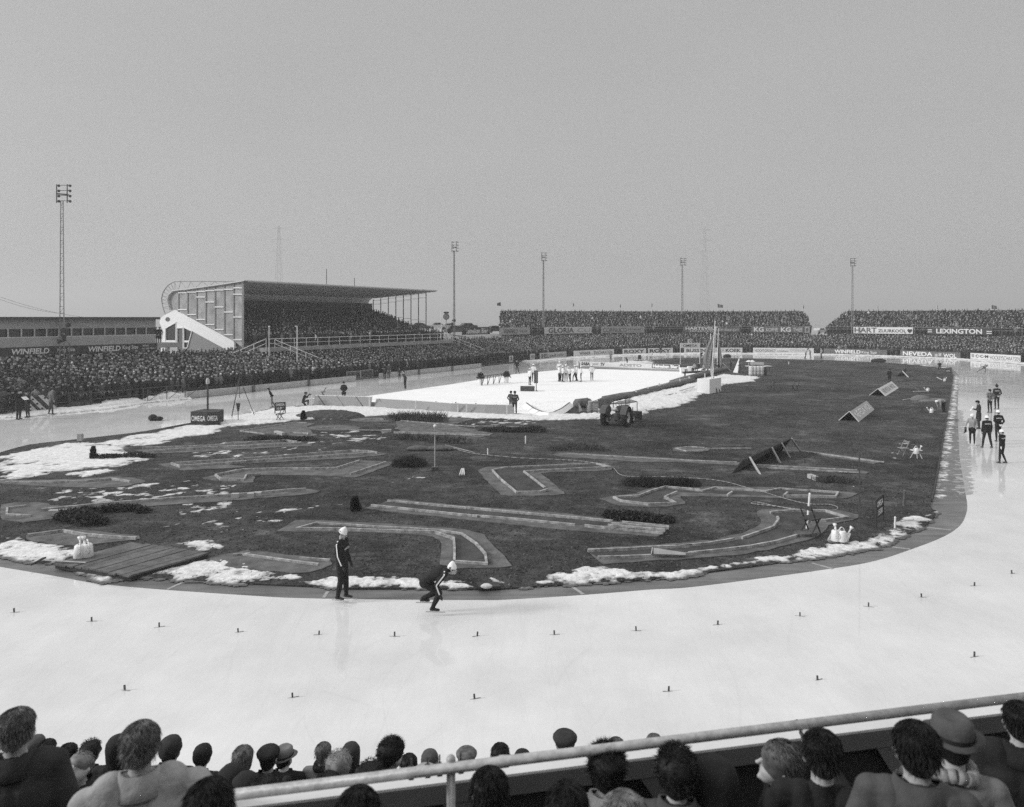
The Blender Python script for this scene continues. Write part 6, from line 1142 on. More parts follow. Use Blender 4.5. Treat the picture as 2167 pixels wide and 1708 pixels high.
part('steering_wheel', 'steel_dark', tr, lambda b: (b.tube([Vector((.2*math.cos(a), .62+.07*math.sin(a), 1.36+.19*math.sin(a))) for a in [i*math.pi/8 for i in range(17)]], .014, 5), b.cyl((0, .95, 1.1), (0, .62, 1.36), .018, n=6), b.cyl((-.2, .62, 1.36), (.2, .62, 1.36), .01, n=4)), True)
part('front_blade', 'steel_dark', tr, lambda b: (b.prism([Vector(q) for q in [(-.95, 2.75, .08), (.95, 2.75, .08), (.95, 2.82, .12), (-.95, 2.82, .12)]], .58), b.bar((-.3, 1.2, .4), (-.5, 2.72, .3), .07), b.bar((.3, 1.2, .4), (.5, 2.72, .3), .07), b.cyl((.45, 2.0, .3), (.45, 2.3, 1.0), .03, n=6)))
tr.location = g('T', 1010, 885, GZ); tr.rotation_euler = (0, 0, -R(27))
# racks of tubes, crates
def rack(label, k, pts, m='steel_dark', hgt=.3, n=6):
    P = [g(k, x, y, .9) for x, y in pts]; t = thing('bicycle_rack', label, 'rack', P[0]-Vector((0, 0, .9)))
    b = MB(); b.tube(P+[P[0]], .025, 5); [b.cyl(P[0].lerp(P[1], i/n), P[3].lerp(P[2], i/n), .018, n=5) for i in range(1, n)]; b.obj('frame', m, t)
    b = MB(); [b.cyl((q.x, q.y, GZ), q, .03, n=5) for q in P]; b.obj('supports', m, t)
rack('slatted tube rack tilted behind the tractor, right one', 'T', [(860, 350), (1290, 335), (1540, 290), (1340, 235)]); rack('slatted tube rack tilted behind the tractor, left one', 'T', [(420, 300), (760, 340), (950, 270), (630, 210)])
for i, (x0, x1, yb, m) in enumerate(((350, 575, 560, 'wood_light'), (585, 760, 520, 'wood'))):
    a, c = g('T', x0, yb), g('T', x1, yb); t = thing('wooden_crate', ['pale slatted crate left of the tractor', 'darker slatted crate behind the left tractor wheel'][i], 'crate', (a+c)/2)
    part('slats', m, t, lambda b: [b.prism([a+Vector((0, 0, .05+j*.135)), c+Vector((0, 0, .05+j*.135)), c+Vector((0, .6, .05+j*.135)), a+Vector((0, .6, .05+j*.135))], .11) for j in range(6)]); part('corner_post', 'wood_dark', t, lambda b: [b.bar(q+Vector((0, .3, 0)), q+Vector((0, .3, .85)), .08) for q in (a.lerp(c, .06), c.lerp(a, .06))])
for i, (x, y, r_, sx) in enumerate(((100, 560, .0, 1), (300, 580, .4, 1.3))): p = g('T', x, y); t = thing('broken_timber', ['torn upright board stump at the broken rink corner', 'splintered timber beside the pale crate'][i], 'timber', p); part('board', 'wood_light', t, lambda b: b.prism([p, p+Vector((.35, 0, 0)), p+Vector((.1, 0, .5)), p+Vector((-.03, 0, .75))], Vector((0, .06, 0)))); part('batten', 'wood', t, lambda b: b.bar(p+Vector((.1, -.05, .06)), p+Vector((1.3*sx, .1, .14)), .14))
# folding chairs
def chair(label, p, rz, m='paint', s=1., group=None, h=.85):
    t = thing('folding_chair', label, 'chair', (0, 0, 0), group); part('seat', m, t, lambda b: b.box((0, 0, .45), (.42, .4, .03))); part('backrest', m, t, lambda b: b.box((0, -.22, .78), (.42, .03, .12), rx=-.12))
    for x in (-.2, .2): part('leg', m, t, lambda b: b.bar((x, -.24, .86), (x, .2, 0), .03)); part('leg', m, t, lambda b: b.bar((x*.9, .18, .45), (x*.9, -.22, 0), .03))
    t.location = p; t.rotation_euler = (0, 0, rz); t.scale = (s,)*3; return t
chair('pale folding chair leaning open left of the stand with the watering can', g('E', 742, 1530), R(100), 'steel', .95); chair('dark folding chair on the round slab beside the white rod', g('I', 1320, 1305, .1), R(-60), 'wood_dark', 1.15); chair('folding chair under the 10.000 sign', g('B', 480, 1315), R(80), 'steel_dark', 1.2)
chair('small chair on the ice at the start of the far bend', g('C', 1740, 565), R(90), 'steel', 1.3); chair('left lone folding chair out on the wide grass', g('R', 1180, 920), R(80), 'wood_dark', 1.1); chair('right tipped folding chair out on the wide grass', g('R', 1400, 930), R(120), 'wood_dark', 1.3); chair('chair beside the kneeling man at the track edge', g('E', 930, 1120), R(60), 'wood_dark', 1.), chair('pale chair on the far ice by the dark board', g('E', 450, 635), R(0), 'white', 1.3); chair('dark chair by the track near the rink corner photographer', g('B', 852, 1100), R(100), 'wood_dark', 1.)
c0 = None
for i in range(26):
    q = on_line(offset_line(WALL, -.75), 'A', 1660+i*22.5) if i < 23 else None
    if q is None: continue
    if c0 is None: c0 = chair('dark folding chair behind the low wall, nearest the snow heap', q, -R(122), 'wood_dark', 1., 'folding chairs lined up behind the low wall'); continue
    r = c0.copy(); C.objects.link(r); r.location = q; r['label'] = f'dark folding chair behind the low wall, {ORD[i]} one counted from the snow heap'; r.rotation_euler = (0, 0, -R(122)+random.uniform(-.2, .2))
    for ch in c0.children: k_ = ch.copy(); C.objects.link(k_); k_.parent = r
t = thing('small_stand', 'low stool carrying the watering can near the chairs', 'stool', g('E', 865, 1560)); p = g('E', 865, 1560); part('top', 'paint', t, lambda b: b.box(p+Vector((0, 0, .47)), (.5, .3, .03))); [part('leg', 'paint', t, lambda b: b.bar(p+Vector((s*.1, 0, .46)), p+Vector((s*.25, -.1*s, .05)), .03)) for s in (-1, 1, .2)]
# tripods
def tripod(label, p, h, spread=.8, mast=0, cam_=False):
    t = thing('tripod', label, 'tripod', p); top = p+Vector((0, 0, h))
    for a in (0, 2.1, 4.2): part('leg', 'steel_dark', t, lambda b: b.cyl(top, p+Vector((spread*math.cos(a+.3), spread*math.sin(a+.3)*.8, 0)), .022, n=5))
    if mast: part('mast', 'steel_dark', t, lambda b: b.cyl(top-Vector((0, 0, h*.5)), top+Vector((0, 0, mast)), .02, n=5))
    if cam_: part('camera', 'steel_dark', t, lambda b: (b.box(top+Vector((0, 0, .15)), (.45, .25, .3)), b.cyl(top+Vector((.2, 0, .15)), top+Vector((.5, 0, .15)), .08, n=8)))
tripod('thin tripod with an aerial standing on a mat beside the ice', g('B', 125, 1285), 2.9, 1.1, 2.2); tripod('camera tripod at the left edge by the white board', g('Y', 60, 720), 1.5, .7, 0, True)
t = thing('mat', 'dark mat under the tripod at the inner edge of the ice', 'mat', g('B', 230, 1275)); part('cloth', 'wood_dark', t, lambda b: b.prism([g('B', *q, GZ) for q in [(40, 1292), (140, 1300), (430, 1252), (350, 1240)]], .06))
p = g('G', 1793, 605, GZ); t = thing('weather_mast', 'slim measuring mast with a small white head in the middle of the infield', 'mast', p); h = zz(px('G', 0, 232)[1], p.y); part('pole', 'galv', t, lambda b: (b.cyl(p, p+Vector((0, 0, h*.75)), .035, n=6), b.cyl(p+Vector((0, 0, h*.75)), p+Vector((0, 0, h)), .02, n=6))); part('head', 'white', t, lambda b: b.ball(p+Vector((0, 0, h)), .08, 8, 6)); part('foot', 'steel_dark', t, lambda b: b.box(p+Vector((0, 0, .09)), (.3, .3, .2)))
def rod(name, label, k, b_, t_, r, m='white', cat='post', z=GZ, grp=None):
    p = g(k, *b_, z); q = at(k, *t_, p.y); t = thing(name, label, cat, p, grp); part('rod', m, t, lambda b: b.cyl(p, q, r, n=7)); part('tip', m, t, lambda b: b.cyl(q, q+Vector((0, 0, .04)), r*1.25, r*.4, n=7))
rod('rod', 'bright white rod stuck upright beside the chair on the round slab', 'I', (1285, 1262), (1315, 918), .035); rod('rod', 'tall thin dark rod near the tray at the lower right', 'I', (1803, 1395), (1799, 510), .022, 'steel_dark'); rod('stake', 'short white stake by the hose, left of the boot-shaped lane', 'H', (323, 470), (322, 420), .03); rod('stake', 'short white stake out on the grass beyond the hose', 'H', (645, 372), (646, 312), .035)
rod('stake', 'short pale stake at the lower right edge of the infield', 'J', (383, 1308), (386, 1218), .03); rod('stake', 'brown wooden post with a dark head at the right of the infield', 'J', (460, 1120), (468, 990), .05, 'wood'); rod('stake', 'dark post beside the left lone chair', 'R', (1178, 918), (1182, 840), .05, 'wood'); rod('stake', 'small white stake on the far grass', 'R', (1337, 668), (1337, 645), .05)
p = g('A', 695, 1470); t = thing('litter_bin', 'square litter bin on a thin post in the snow at the left', 'bin', p); h = zz(px('A', 0, 1378)[1], p.y); part('post', 'steel_dark', t, lambda b: b.cyl(p, p+Vector((0, 0, h*.4)), .025, n=6)); part('bin', 'steel', t, lambda b: b.prism([p+Vector((-.13, -.1, h*.38)), p+Vector((.13, -.1, h*.38)), p+Vector((.13, .1, h*.38)), p+Vector((-.13, .1, h*.38))], h*.62))
p = g('B', 114, 1318); t = thing('litter_bin', 'small funnel-shaped bin on a post in front of the tripod', 'bin', p); part('post', 'steel_dark', t, lambda b: b.cyl(p, p+Vector((0, 0, .8)), .025, n=6)); part('funnel', 'steel_dark', t, lambda b: b.cyl(p+Vector((0, 0, .75)), p+Vector((0, 0, 1.3)), .06, .15, n=10))
p = g('A', 1342, 1262); t = thing('rubber_block', 'dark rounded block lying on the left ice', 'block', p); part('lump', 'rubber', t, lambda b: (b.ball(p+Vector((-.15, 0, .2)), (.3, .3, .25)), b.ball(p+Vector((.25, 0, .14)), (.35, .25, .16))), True)
for i, (x, y) in enumerate(((743, 605), (508, 640))): p = g('R' if i == 0 else 'E', x, y); t = thing('bag', ['dark bag on the far ice before the gingerbread board', 'dark bag on the far ice at the right'][i], 'bag', p); part('sack', 'rubber', t, lambda b: b.ball(p+Vector((0, 0, .25)), (.8 if i == 0 else 1.3, .5, .4)), True)
b = MB(); P = smooth_line(poly('G1880,385 1950,400 2135,450 H0,400 150,448 320,470 600,495 900,508 1100,520 1280,545 1380,570 1415,600 1450,635 1550,655 1800,655 2135,668 I0,762 300,772 500,800 700,855 870,900 1000,940 1200,995 1350,1018 1500,1020 1585,1045 1560,1075 1400,1085 1200,1075 1000,1040 800,1018 745,1008 800,998 1000,1038 1150,1060 1300,1088', GZ+.03), 4); b.tube(P, .02, 5); t = b.obj('garden_hose', 'steel', None, True, loc=P[0]); tag(t, 'long pale hose winding across the infield lanes to the right', 'hose')
t = thing('sandbags', 'pair of limp dark sandbags lying by the measuring mast', 'sandbag', g('G', 1740, 425)); p = g('G', 1660, 430, GZ); q = g('G', 1830, 430, GZ)
for c_, w in ((p, .62), (q, .75)): me_ = remesh(*(lambda b: (b.v, b.f))(MB().ball(c_-t.location+Vector((0, 0, .1)), (w, .3, .17), 16, 10).ball(c_-t.location+Vector((w*.8, 0, .08)), (.2, .24, .12)).ball(c_-t.location+Vector((-w*.8, 0, .08)), (.2, .2, .1))), .035, 4); me_.materials.append(MM['sack']); o = bpy.data.objects.new('sandbag', me_); C.objects.link(o); o.parent = t; me_.polygons.foreach_set('use_smooth', [True]*len(me_.polygons))
t = thing('bundle_of_sticks', 'three short white sticks lying side by side on the grass', 'sticks', g('H', 103, 612)); [part('stick', 'paint', t, lambda b: b.cyl(g('H', 82+i*20, 640, GZ+.03), g('H', 100+i*9, 586, GZ+.03), .03, n=6)) for i in range(3)]
t = thing('log', 'pale triangular timber lying in the curving lane', 'timber', g('H', 1870, 1310)); part('beam', 'board', t, lambda b: b.cyl(g('H', 1735, 1300, .2), g('H', 2010, 1318, .16), .16, .06, n=5)); part('end_cap', 'board', t, lambda b: b.cyl(g('H', 1728, 1299, .2), g('H', 1735, 1300, .2), .165, n=5))
t = thing('stone_slab', 'round stone slab under the dark chair', 'slab', g('I', 1280, 1320)); part('slab', 'slab', t, lambda b: b.prism(ell('I', 1272, 1318, 118, 24, z=GZ+.03), .1)); part('edge', 'kerb', t, lambda b: b.prism(ell('I', 1272, 1318, 120, 26, z=GZ+.02), .05))
a = g('C', 0, 0) if False else None
for i, (x, y, w) in enumerate(((1035, 1608, 200),)):
    t = thing('drain_cover', 'flat dark cover plate on the border by the crouching skater', 'cover', g('H', 330, 1600)); part('plate', 'wood_dark', t, lambda b: b.prism([g('H', *q, GZ) for q in [(225, 1578), (405, 1576), (432, 1612), (248, 1622)]], .07)); part('stone', 'paint', t, lambda b: b.ball(g('H', 312, 1590, .18), (.16, .1, .07), 8, 5))
for i, (k, pts) in enumerate((('F', [(420, 962), (615, 955)]), ('G', [(55, 818), (120, 816)]), ('G', [(190, 815), (250, 812)]), ('G', [(250, 805), (312, 805)]), ('G', [(1340, 265), (1420, 262)]), ('I', [(1310, 740), (1392, 770)]), ('G', [(430, 275), (500, 290)]))):
    q0, q1 = g(k, *pts[0], GZ+.1), g(k, *pts[1], GZ+.1); lb_ = ['long pale block on the round bowl lane at the left', 'first short block on the lane left of the small conifer', 'second short block on the lane left of the small conifer', 'third short block on the lane left of the small conifer', 'pair of pale blocks on the thin lane before the hedge', 'white plank lying on the grass right of the fallen fence', 'pale block beside the looped lane'][i]; t = thing('timber_block', lb_, 'block', (q0+q1)/2); part('block', 'wood_light' if i != 1 else 'board', t, lambda b: b.bar(q0, q1, .2, .18)); part('underside', 'wood_dark', t, lambda b: b.bar(q0-Vector((0, 0, .1)), q1-Vector((0, 0, .1)), .17, .04))
q = [g('E', 845, 1000, GZ), g('E', 985, 1010, GZ)]; t = thing('canvas_heap', 'crumpled dark canvas heap left of the bending man', 'canvas', q[0]); me_ = remesh(*(lambda b: (b.v, b.f))(MB().ball(q[0]-t.location+Vector((.7, .2, 0)), (.9, .6, .45), 14, 8).ball(q[1]-t.location+Vector((0, 0, 0)), (.9, .4, .18)).ball(q[0]-t.location+Vector((1.8, .1, 0)), (1.2, .4, .2))), .06, 2); me_.materials.append(MM['coat_grey']); o = bpy.data.objects.new('canvas', me_); C.objects.link(o); o.parent = t; part('pole', 'paint', t, lambda b: b.cyl(g('E', 742, 995, .1), g('E', 880, 972, .1), .035, n=5))
for i, (k, a_, c_, m) in enumerate((('E', (838, 917), (965, 913), 'paint'), ('E', (800, 845), (898, 908), 'wood'), ('E', (1060, 780), (1110, 805), 'paint'), ('E', (1150, 1180), (1265, 1185), 'wood'), ('C', (640, 0), (0, 0), None))):
    if m: p, q = g(k, *a_, .1), g(k, *c_, .1); t = thing('pole', ['pale rod lying by the far watering can', 'slanting dark rod lying behind the far watering can', 'short pale rod beside the lying watering can', 'plank across the snowy right edge of the infield'][i], 'rod', p); part('rod', m, t, lambda b: b.bar(p, q, .07 if i < 3 else .25, .06)); part('end', m, t, lambda b: b.bar(q, q+(q-p).normalized()*.05, .05))
# conifers and shrubs
def conifer(label, k, x, yb, yt, w=.5):
    p = g(k, x, yb, GZ); h = zz(px(k, 0, yt)[1], p.y)-GZ; t = thing('small_conifer', label, 'tree', p, 'small dark conifers on the infield'); part('trunk', 'wood_dark', t, lambda b: b.cyl(p, p+Vector((0, 0, h*.8)), .03, .01, n=6))
    b = MB(); rr = random.Random(int(x))
    for _ in range(1500):
        z = rr.random()**1.15; a = rr.uniform(0, 6.283); r = w*h*(1-z)**.62*(.55+.45*rr.random())*(.85+.25*math.sin(a*3+z*6)); q = p+Vector((r*math.cos(a), r*math.sin(a), h*(.02+z*.96))); d = Vector((math.cos(a), math.sin(a), .9)).normalized(); s = .07*rr.uniform(.6, 1.4); w_ = d.cross(Vector((rr.random()-.5, rr.random()-.5, rr.random()))).normalized()*s*.35; b.add([q-w_, q+w_, q+d*s*1.4], [(0, 1, 2)])
    b.obj('crown', 'leaf', t)
conifer('small dark conifer among the snow at the left', 'F', 797, 505, 398, .26); conifer('rounded dark conifer in the centre behind the standing skater', 'G', 1112, 945, 830, .4); conifer('small dark conifer left of the soil heap', 'B', 680, 1298, 1222, .36)
def beds(label, k, specs, n, m='leaf', size=.09, twig=False): leaf_clump('shrub', label, [(g(k, x, y, GZ), rx*1.05, ry, rz*.72) for x, y, rx, ry, rz in specs], n, m, 'shrub', size, 'low shrubs and heather beds', twig=twig)
beds('low heather patch right of the snow-field conifer', 'F', [(860, 500, .5, .4, .28), (920, 500, .6, .4, .3), (980, 495, .5, .3, .25)], 900); beds('low heather patch at the end of the snow field', 'F', [(1090, 490, .5, .4, .3), (1170, 488, .6, .4, .35), (1250, 490, .5, .4, .25)], 1000)
beds('large dark shrub beside the round bowl at the left', 'F', [(590, 1010, .5, .5, .4), (660, 1030, .6, .5, .5), (730, 1050, .6, .5, .55), (800, 1065, .5, .4, .4), (740, 980, .5, .4, .35)], 3800); beds('row of small shrubs along the long lane at the left', 'F', [(880, 955, .3, .25, .3), (970, 950, .35, .25, .35), (1070, 945, .4, .25, .3), (1150, 945, .4, .25, .3), (1220, 960, .3, .25, .25)], 1600)
beds('clipped low hedge before the looped lane', 'G', [(270, 352, .8, .5, .4), (340, 354, .8, .5, .42), (420, 354, .8, .5, .42), (500, 352, .7, .5, .4)], 2400); beds('thin dark undergrowth at the right end of the clipped hedge', 'G', [(600, 348, .7, .4, .3), (700, 345, .7, .4, .3)], 800)
beds('leafless brown thicket in front of the rink boards', 'G', [(1480, 175, 1., .5, .5), (1560, 178, 1., .5, .6), (1650, 182, 1., .5, .6), (1740, 188, 1., .5, .7), (1820, 190, .8, .5, .7)], 1500, 'leaf_brown', .2, True); beds('scrubby brown growth behind the measuring mast', 'G', [(1520, 335, .8, .4, .3), (1680, 345, 1., .4, .35), (1850, 362, 1., .4, .4), (2000, 372, 1., .4, .4)], 1600, 'leaf_brown', .12, True)
beds('rounded dark shrub by the bent lane in the middle', 'G', [(1500, 570, .5, .4, .4), (1570, 560, .6, .5, .55), (1640, 565, .5, .4, .45)], 2600, 'leaf', .1, True); beds('dark feathery hedge in front of the French team men', 'H', [(330, 268, .7, .4, .3), (430, 270, .8, .5, .45), (550, 272, .8, .4, .35), (660, 272, .8, .5, .5), (740, 272, .7, .5, .5)], 3000)
beds('sparse dry shrubs beyond the boot-shaped lane', 'H', [(900, 430, .6, .3, .2), (1010, 418, .7, .3, .4), (1120, 420, .8, .3, .4), (1240, 430, .6, .3, .3)], 1100, 'leaf_brown', .1, True)
beds('long dark heather bed above the zigzag lane', 'H', [(1560, 735, .5, .35, .35), (1660, 738, .5, .35, .5), (1760, 740, .5, .35, .4), (1860, 742, .5, .35, .42), (1960, 742, .5, .35, .45), (2050, 742, .5, .35, .35)], 4200, 'leaf', .1, True); beds('low dark conifer bed above the parallel rails of the long lane', 'H', [(1370, 1020, .35, .3, .45), (1450, 1022, .4, .3, .4), (1540, 1026, .4, .3, .45), (1640, 1030, .4, .3, .4), (1760, 1036, .4, .3, .3), (1850, 1040, .3, .3, .25)], 3800)
beds('dark shrub remnant behind the zigzag lane at the right', 'I', [(30, 845, .5, .35, .35), (100, 842, .5, .35, .3)], 900, 'leaf', .1, True); beds('dry grass tussocks at the right below the fallen fence', 'I', [(1450, 800, .6, .4, .3), (1560, 800, .7, .4, .3), (1680, 810, .7, .4, .25)], 900, 'leaf_brown', .1, True)
p = g('B', 890, 1283, GZ); b = MB(); n = 26; vs = []; fs = []
for j in range(n):
    for i in range(n): x, y = (i/(n-1)-.5)*5.2, (j/(n-1)-.5)*2.4; h = max(0, 1-(x/2.6)**2-(y/1.2)**2)**.6*.5; vs.append((p.x+x, p.y+y+.6, GZ-.02+h+(random.random()-.5)*.1*(h > 0)))
for j in range(n-1):
    for i in range(n-1): fs.append((j*n+i, j*n+i+1, (j+1)*n+i+1, (j+1)*n+i))
t = mesh_obj('soil_heap', vs, fs, 'soil', loc=p); tag(t, 'low heap of dark soil in the snow before the rink boards', 'soil heap')
# grass blades that break up the turf
b = MB(); rr = np.random.default_rng(9); N = 26000
xs_, ys_ = [], []
P2 = np.array([(q.x, q.y) for q in gpts])
yy = 17+45*rr.random(N*2)**1.4; xx = (rr.random(N*2)-.5)*1.45*yy; ins = inside_dist(xx, yy, gpts) > .05
xx, yy = xx[ins], yy[ins]; zh = .012+.03*rr.random(len(xx)); a = rr.random(len(xx))*6.283; w = .018+.03*rr.random(len(xx)); lx = (rr.random(len(xx))-.5)*.1
V = np.empty((len(xx)*3, 3)); V[0::3] = np.c_[xx-w*np.cos(a), yy-w*np.sin(a), np.full(len(xx), GZ)]; V[1::3] = np.c_[xx+w*np.cos(a), yy+w*np.sin(a), np.full(len(xx), GZ)]; V[2::3] = np.c_[xx+lx, yy+lx*.5, GZ+zh]
o = mesh_obj('grass', V, [(3*i, 3*i+1, 3*i+2) for i in range(len(xx))], 'blade_grass'); o['kind'] = 'stuff'
# ================================================================= PEOPLE ON THE ICE AND THE INFIELD
def P_(k, x, y, yt, face, label, z=0., hx=0., **kw):
    p, h = at_feet(k, x, y, yt, z); hat = kw.get('hat'); h -= {'cone': .0, 'beanie': .02, 'pompom': .04, 'fedora': .04, 'cap': .02, 'helmet': .04}.get(hat, 0); 
    if kw.get('sk'): h -= .1
    hh = kw.pop('hgt', None) or h
    if kw.get('pose') in ('crouch', 'race', 'bend', 'kneel', 'sit'): hh = kw.pop('tall', 1.76)
    kw.pop('tall', None); return person(p, face, label, hgt=hh, **kw)
def ussr(o, F): sleeve_stripe(o, F); back_text(o, F, 'CCCP', .24, .05, True, 1.3)
P_('P', 440, 942, 158, (1, -.28), 'person standing upright on skates in dark Soviet tracksuit and pointed white cap', pose='stand', sk=True, hat='cone', hatm='white', top='track', legs='track', hand='glove', voxel=.014, hpitch=-.35, bulk=1.25,
   over=dict(kL=(-.09,.06,.5), aL=(-.1,.07,.09), kR=(.09,.02,.49), aR=(.1,-.06,.09), wL=(-.25,.1,.87), wR=(.24,.16,.9), eR=(.24,.05,1.15)), extra=ussr)
P_('P', 1400, 1075, 560, (1, -.06), 'person crouching low on skates in dark Soviet tracksuit and pointed white cap', pose='crouch', sk=True, hat='cone', hatm='white', top='track', legs='!track', hand='glove', voxel=.014, tall=1.8, bulk=1.2, extra=lambda o, F: sleeve_stripe(o, F))
NT = lambda s: (lambda o, F: (back_text(o, F, s, .3, .06), sleeve_stripe(o, F, w=.008, m='letter_grey') if 0 else None))
P_('V', 755, 1312, 712, (.1, 1), 'person in black NORGE jacket and white helmet, legs apart, bold back lettering', pose='wide', top='coat_black', legs='track', hat='helmet', hatm='white', voxel=.018, bulk=1.08, extra=NT('NORGE'))
P_('V', 958, 1198, 615, (.05, 1), 'person in black NORGE jacket and white helmet with hands behind the back', pose='back', top='coat_black', legs='track', hat='helmet', hatm='white', voxel=.018, hand='coat_white', over=dict(kR=(.16,.2,.52), aR=(.24,.12,.2)), extra=NT('NORGE'))
P_('V', 1025, 1585, 962, (-.35, .9), 'rightmost person in dark NORGE jacket and white helmet, head turned left', pose='walk', top='coat_black', legs='track', hat='helmet', hatm='white', hand='coat_white', voxel=.018, hyaw=.5, over=dict(kR=(.12,.06,.5), aR=(.16,-.1,.09), kL=(-.1,.04,.5), aL=(-.16,.02,.09)), extra=NT('NORGE'))
P_('V', 490, 1265, 678, (-.55, -.8), 'person in pale sweater carrying dark boots, jacket tied round the waist', pose='stand', top='coat_light', legs='track', hat='helmet', hatm='white', sk=True, voxel=.018, over=dict(wR=(.32,.22,1.0), eR=(.3,.08,1.16), wL=(-.2,.2,1.0)), hpitch=-.2,
   extra=lambda o, F: (kid('boots', MB().cyl(F['J']['wR']+Vector((0, .1, 0)), F['J']['wR']+Vector((0, .1, -.26)), .055, .06).cyl(F['J']['wR']+Vector((0, .1, -.26)), F['J']['wR']+Vector((.05, .3, -.3)), .05, .035), 'boot', o), kid('tied_jacket', MB().ball((0, -.03, .86), (.2, .17, .26), 14, 8), 'coat_black', o)))
P_('V', 608, 968, 440, (-.9, .35), 'person in long dark overcoat and fur hat holding papers beside the Norwegian team', pose='reading', top='coat_dark', legs='trouser', coat=.85, hat='beanie', hatm='coat_black', voxel=.02, extra=lambda o, F: kid('papers', MB().box(F['J']['wL']+Vector((.08, .08, .02)), (.22, .02, .3), rx=.5), 'white', o, False))
P_('V', 808, 680, 245, (-.05, 1), 'person in pale grey sweater and dark tights with hands behind, seen from the back', pose='back', top='coat_grey', legs='track', hair='hair_dark')
P_('V', 932, 615, 160, (.15, 1), 'person in dark NORGE jacket and knitted cap, farthest of the Norwegian team', pose='back', top='coat_dark', legs='track', hat='pompom', hatm='coat_black', extra=NT('NORGE'))
P_('E', 1510, 745, 652, (-.35, -1), 'racing skater in light suit bent low at the far right of the track', pose='race', top='coat_grey', legs='!coat_grey', hand='coat_grey', sk=True, hat='beanie', hatm='coat_grey', tall=1.8)
P_('E', 1118, 1118, 985, (-1, -.1), 'person in white sweater and helmet bending down over the grass', pose='bend', top='coat_light', legs='track', hat='helmet', hatm='white', tall=1.7)
P_('E', 612, 832, 698, (.1, 1), 'person in black coat and hat standing behind the pale ridge sign', pose='pockets', top='coat_black', legs='trouser', coat=.5, hat='fedora', hatm='coat_black')
P_('E', 1088, 708, 655, (-.5, -.8), 'person kneeling small at the far end of the right track edge', pose='kneel', top='coat_dark', tall=1.7)
P_('R', 1650, 614, 505, (-1, 0), 'person in pale jacket standing on the far ice, facing left', pose='pockets', top='coat_light', legs='trouser')
P_('R', 1500, 616, 512, (1, -.1), 'left person of the pair leaning over equipment on the far ice', pose='lean', top='coat_light', legs='trouser'); P_('R', 1542, 610, 505, (-1, -.1), 'right person of the pair leaning over equipment on the far ice', pose='lean', top='coat_light', legs='trouser')
P_('R', 778, 728, 620, (1, -.2), 'person in dark jacket standing left of the propped white sheet', pose='reading', top='coat_black'); P_('R', 865, 757, 634, (-1, .1), 'person in long grey overcoat right of the propped white sheet', pose='reading', top='coat_mid', coat=.9, hat='fedora', hatm='coat_mid')
P_('R', 495, 608, 535, (.3, -1), 'person in black squatting on the far ice beside the start sign', pose='kneel', top='coat_black', tall=1.8)
for i, (x, y, m, lb_) in enumerate(((430, 748, 'coat_light', 'person in pale coat sitting at the starter table, left'), (465, 742, 'coat_black', 'person in dark cap sitting at the starter table'), (525, 752, 'coat_light', 'person in pale coat sitting right end of the starter table'), (655, 745, 'coat_black', 'person in black sitting behind the right flagpole'))): P_('R', x, y, y-90, (-.6, -.6), lb_, pose='sit', top=m, hat='cap' if i == 1 else None, tall=1.8)
# the team in white on the rink
team = [(60, 442, 220, 'stand', (.6, .6), 'person in white jacket left of the narrow scoreboard, nearest'), (106, 402, 166, 'back', (.2, .9), 'person in white jacket directly behind the narrow scoreboard'), (422, 398, 180, 'stand', (.9, .2), 'leftmost person of the huddled white-jacketed team'), (440, 388, 174, 'pockets', (.7, -.4), 'person half hidden behind the leftmost of the white-jacketed team'),
 (468, 403, 187, 'hips', (.8, .2), 'third person from the left in the white-jacketed huddle'), (508, 402, 172, 'pockets', (0, -1), 'tallest person in the middle of the white-jacketed huddle'), (553, 404, 190, 'lean', (-.5, -.7), 'person leaning with one leg out in the white-jacketed huddle'), (620, 398, 178, 'walk', (-.8, .1), 'person in white jacket holding a paper, right part of the huddle'), (636, 390, 176, 'stand', (-.9, -.3), 'person behind the paper holder in the white-jacketed huddle'),
 (694, 400, 192, 'back', (-1, .1), 'person in white jacket just right of the huddle, facing left'), (828, 386, 176, 'hips', (0, 1), 'person in white jacket standing alone at the right with arms akimbo'), (428, 352, 134, 'pockets', (0, -1), 'person in white jacket farthest back, left behind the huddle')]
for i, (x, y, tp, ps, fc, lb_) in enumerate(team): P_('X', x, y, tp, fc, lb_, pose=ps, top='coat_white', legs='track', hand='skin', sk=True, hat='helmet' if i % 3 else 'cap', hatm='white', group='skating team in white jackets on the rink')
P_('X', 672, 240, 120, (-.7, -.5), 'person in pale jacket bending behind the left end of the far rink boards', pose='lean', top='coat_light', hat='helmet', hatm='white')
P_('C', 562, 1043, 826, (-.15, .95), 'right person of the two, in blue-grey team jacket lettered FRANCE on the back', pose='back', top='coat_mid', legs='track', hat='beanie', hatm='coat_mid', hand='coat_mid', extra=NT('FRANCE')); P_('C', 528, 1015, 826, (.5, .8), 'left person of the two French team men, partly hidden, in dark jacket', pose='pockets', top='coat_mid', legs='coat_grey', hat='beanie', hatm='coat_dark')
P_('C', 580, 688, 560, (.1, -1), 'dark-clad skater standing beyond the potted plants, facing the camera', pose='pockets', top='coat_black', legs='track', sk=True, over=dict(kL=(-.16,.0,.5), aL=(-.3,-.05,.1)))
